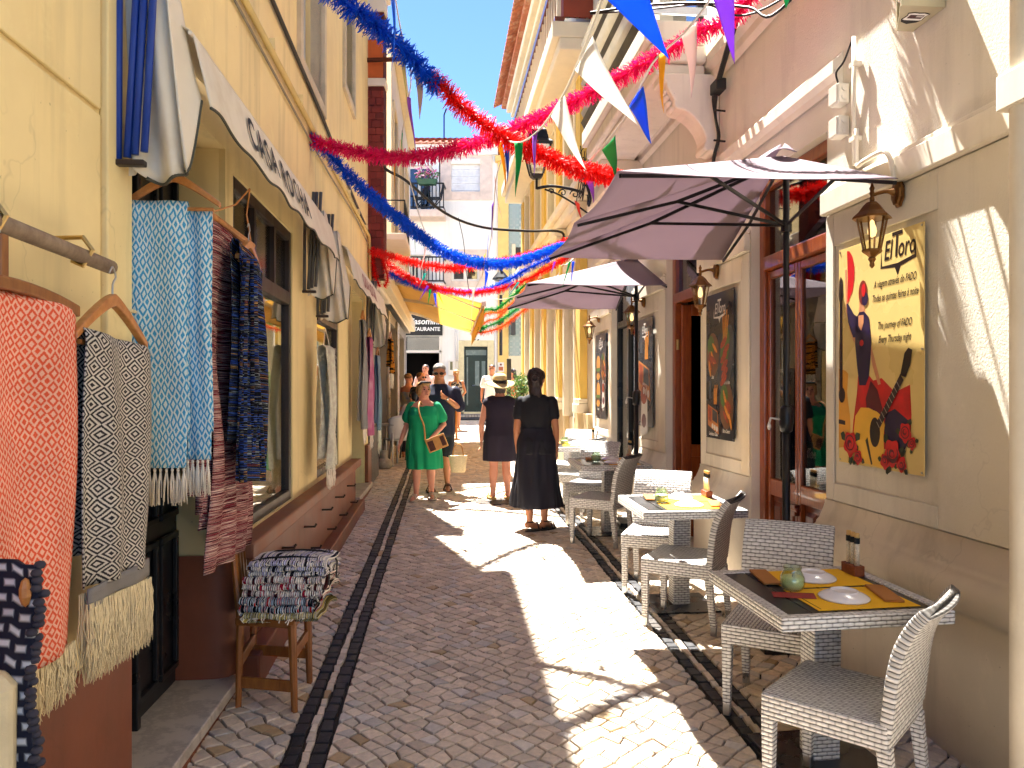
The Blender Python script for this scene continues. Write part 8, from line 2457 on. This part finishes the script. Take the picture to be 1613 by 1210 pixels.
def tiedye():
    tt_ = NT('faded_blue_cloth'); n = tt_.noise(tt_.coord(), 5, 4)
    tt_.link(tt_.ramp(n.outputs[0], [(.35, lin('#4a5f82')), (.5, lin('#8fa2bd')), (.62, lin('#c9c3a0'))]), tt_.b.inputs['Base Color']); tt_.b.inputs['Roughness'].default_value = .9; return tt_.m
garment(t, 'top', tiedye(), H, [(.42, .124, .10, 0), (.54, .114, .09, 0), (.60, .105, .084, .004), (.70, .108, .09, .01), (.745, .106, .08, .006), (.775, .08, .06, 0)], voxel=.014)
garment(t, 'trousers', CL('olive_trousers', '#4e4a32'), H, [(.44, .108, .09, 0), (.50, .11, .092, 0), (.53, .106, .088, 0)], [([(.055, 0, .47), (.05, .0, .28), (.048, .0, .07)], (.058, .05, .044)), ([(-.055, 0, .47), (-.05, .0, .28), (-.048, .0, .07)], (.058, .05, .044))], voxel=.015)
hair_obj(t, 'hair', HAIRM('light_brown_hair', '#7a5636'), H, [(hp(0, -.016, .030), (.053, .059, .046), rot), (hp(0, -.052, .035), (.030, .028, .030), rot)], voxel=.011)
# seated guest, back to us, on a white plastic chair
H = 1.66
ls = [((.07, .27, .28), (.07, .26, .05), .1), ((-.07, .27, .28), (-.07, .26, .05), -.1)]
armS = [((.15, .05, .62), (.08, .20, .60)), ((-.15, .05, .62), (-.08, .20, .60))]
def person_seated(label, loc, rz, H, skin, hairm, shirt):
    t, hp, rot, tor, _ = person(label, (loc[0], loc[1], loc[2] - .49 * H + .47), rz, H, skin, False, 1.05, armS, [((.075, .24, .475), (.075, .25, .245), .1), ((-.075, .24, .475), (-.075, .25, .245), -.1)], voxel=.013, face=False)
    garment(t, 'shirt', shirt, H, [(.46, .115, .095, 0), (.54, .112, .09, 0), (.62, .106, .086, .004), (.70, .11, .09, .01), (.75, .112, .084, .006), (.79, .106, .064, 0), (.82, .072, .05, 0)], [([(.10, 0, .785), (.135, .02, .69)], (.042, .043)), ([(-.10, 0, .785), (-.135, .02, .69)], (.042, .043))], voxel=.014)
    garment(t, 'trousers', CL('dark_trousers', '#2b2b33'), H, [(.445, .112, .092, 0), (.50, .112, .092, 0), (.53, .108, .09, 0)], [([(.06, 0, .485), (.075, .24, .478), (.075, .25, .30)], (.06, .05, .042)), ([(-.06, 0, .485), (-.075, .24, .478), (-.075, .25, .30)], (.06, .05, .042))], voxel=.015)
    hair_obj(t, 'hair', hairm, H, [(hp(0, -.016, .028), (.054, .060, .050), rot), (hp(0, -.046, -.02), (.048, .028, .05), rot)], voxel=.011)
    return t
person_seated('seated guest in white shirt with dark hair seen from behind', gl(-1.80, 14.6), R(20), 1.64, SK2, HAIRM('black_hair', '#14100f'), CL('pale_grey_shirt', '#cfcfd4'))
H = 1.68
t, hp, rot, tor, _ = person('woman with long dark hair half hidden by the menu stand', gl(.03, 23.2), R(60), H, SK2, False, 1.0, arms, legs, voxel=.015, face=False)
garment(t, 'top', CL('rust_top', '#a8583a'), H, [(.47, .114, .09, 0), (.54, .11, .088, 0), (.60, .10, .082, .004), (.70, .108, .09, .01), (.75, .108, .082, .006), (.79, .095, .062, 0)], voxel=.016)
garment(t, 'trousers', CL('dark_trousers', '#2b2b33'), H, [(.44, .108, .09, 0), (.50, .11, .092, 0), (.53, .106, .088, 0)], [([(.055, 0, .47), (.055, .0, .28), (.058, .0, .07)], (.058, .046, .04)), ([(-.055, 0, .47), (-.055, .0, .28), (-.058, .0, .07)], (.058, .046, .04))], voxel=.016)
hair_obj(t, 'hair', DH, H, [(hp(0, -.016, .028), (.054, .060, .050), rot), (hp(0, -.05, -.05), (.045, .028, .07), rot)], voxel=.012)

# ------------------------------------------------------------------ street furniture farther on
t = thing('chalkboard_sign', 'black chalk menu board in an orange wood frame standing on the cobbles', 'chalkboard', gl(-1.62, 18.9))
OW = wood_mat('orange_frame_wood', '#a8641d', '#c98534', .5, (3, 3, .5), .1, .1)
bx, by, bz = -1.62, 18.9, g(18.9)
for dy, nm_ in ((-.16, 'front'), (.16, 'back')):
    def CB(x, z, e=0): return Vector((bx + x, by + dy * (1 - z / .88) + (e if dy < 0 else -e), bz + z))
    for x in (-.29, .29):
        m = MB(); m.bar(CB(x, 0), CB(x, .86), .035, .03, up=(0, 1, 0)); build('frame_post', m, OW, t)
    for z in (.18, .84):
        m = MB(); m.bar(CB(-.27, z), CB(.27, z), .03, .035, up=(0, 0, 1)); build('frame_rail', m, OW, t)
    m = MB(); m.quad(CB(-.275, .19, .004), CB(.275, .19, .004), CB(.275, .83, .004), CB(-.275, .83, .004)); pn_ = build('board', m, M('chalk_slate', (.018, .018, .018), .8, var=.4, vs=5, bump=0), t, solid=.008)
    if dy < 0:
        m = MB()
        for i, tx in enumerate(('Menu', 'Sopa', 'Pizza', 'Vinho', 'Snacks', 'Salada', 'Francesinha')): add_text(m, lambda x, y: CB(x, y, -.006), tx, .075, x=.06, y=.78 - i * .085, shear=.2)
        build('chalk_lettering', m, WL, pn_, fix=False)
# white plastic chairs
PLA = M('white_plastic', '#dedbd6', .35, var=.04, bump=.03)
def plastic_chair(x, y, rz, lab):
    t = thing('plastic_chair', lab, 'chair', gl(x, y), rz, 'white plastic cafe chairs')
    m = MB(); m.grid(lambda u, v: Vector((-.21 + .42 * u, -.21 + .42 * v, .44 - .02 * math.sin(u * PI) * math.sin(v * PI))), 8, 8); build('seat', m, PLA, t, local=True, smooth=True, solid=.02)
    m = MB(); m.grid(lambda u, v: Vector(((-.22 - .03 * v) * math.cos(PI * u) * 1.05, -.20 - .12 * math.sin(PI * u) - .10 * v, .44 + (.36 + .07 * math.sin(PI * u)) * v)), 16, 8); bk = build('backrest', m, PLA, t, local=True, smooth=True, solid=.015)
    m = MB(); m.prism(ellp(0, 0, .035, .025, 14), lambda u, v, q: (u, -.405 - .003 * q + .0, .72 + v)); build('printed_mark', m, M('mark_green', '#274a3b', .5, bump=0), bk, local=True)
    for sx in (1, -1):
        for sy in (1, -1):
            m = MB(); m.tube([(sx * .19, sy * .18, .44), (sx * .23, sy * .23, 0)], .014, 8); build('leg', m, M('grey_tube', '#6c6c6e', .4, .6), t, local=True, smooth=True)
    return t
plastic_chair(-1.98, 13.75, R(25), 'white plastic cafe chair with a small green mark, beside the stone weight')
plastic_chair(-1.80, 14.62, R(20), 'white plastic cafe chair under the seated guest')
t = thing('cafe_table', 'folded grey metal cafe table leaning at the shop front', 'table', gl(-2.12, 13.6))
m = MB(); zt = g(13.6); m.box(-2.26, -2.0, 13.35, 14.0, zt + .70, zt + .725); build('top', m, M('brushed_metal', '#9c9c9c', .35, .8), t, bevel=.006)
for x, y in ((-2.23, 13.4), (-2.03, 13.4), (-2.23, 13.95), (-2.03, 13.95)):
    m = MB(); m.tube([(x, y, zt), (x, y, zt + .7)], .016, 8); build('leg', m, M('brushed_metal', '#9c9c9c', .35, .8), t)
t = thing('stone_weight', 'rounded stone parasol weight with stub on the cobbles', 'stone weight', gl(-2.14, 13.2))
m = MB(); z0 = g(13.2)
m.lathe([(.10, 0), (.135, .03), (.145, .08), (.12, .14), (.07, .17), (.06, .18), (.06, .30), (.001, .31)], (-2.14, 13.2, z0), 18); build('weight', m, M('weathered_stone', '#a39a8b', .9, var=.2, vs=14, bump=.6, bs=40), t, smooth=True)
t = thing('menu_stand', 'tall dark menu stand in front of the yellow house edge', 'menu stand', gl(-.05, 21.0))
m = MB(); zt = g(21); m.box(-.14, -.02, 20.95, 21.05, zt + .95, zt + 1.95); build('panel', m, M('dark_menu', '#3b3a36', .4), t, bevel=.01)
m = MB(); m.tube([(-.08, 21, zt), (-.08, 21, zt + .96)], .025, 8); build('post', m, IRON, t)
m = MB(); m.lathe([(.2, 0), (.2, .02), (.03, .04)], (-.08, 21, zt), 16); build('foot', m, IRON, t)
# bush in a pot
pr_ = random.Random(9)
pc = Vector((.18, 18.4, g(18.4)))
t = thing('potted_bush', 'leafy green bush in a terracotta pot by the pilasters', 'bush', pc)
m = MB(); m.lathe([(.17, 0), (.24, .38), (.26, .40), (.26, .45), (.22, .45), (.20, .40)], pc, 18); build('pot', m, M('terracotta_pot', '#a8613f', .8, var=.12, bump=.2), t, smooth=False)
m = MB(); 
for k in range(14):
    a = pr_.uniform(0, 2 * PI); r = pr_.uniform(.1, .38)
    m.tube(crom([pc + Vector((0, 0, .4)), pc + Vector((r * .5 * math.cos(a), r * .5 * math.sin(a), .75)), pc + Vector((r * math.cos(a), r * math.sin(a), pr_.uniform(1.0, 1.5)))], 8), [.016, .012, .012, .01, .008, .007, .006, .005, .004][:9], 5)
build('stems', m, M('bush_stem', '#4b3a24', .9), t)
for mat_, n_ in ((M('bush_leaf_a', (.075, .16, .035), .5, var=.3, vs=20, bump=0, transl=.3), 1100), (M('bush_leaf_b', (.13, .21, .05), .5, var=.3, vs=20, bump=0, transl=.3), 700)):
    cl_ = [(pr_.gauss(0, .20), pr_.gauss(0, .20), pr_.uniform(.62, 1.5)) for _ in range(26)]
    def cfn():
        c = pr_.choice(cl_); return pc + Vector((c[0] + pr_.gauss(0, .075), c[1] + pr_.gauss(0, .075), c[2] + pr_.gauss(0, .075)))
    m = MB(); leaf_cloud(m, n_, cfn, .042, pr_); build('crown', m, mat_, t, fix=False, kind='stuff')
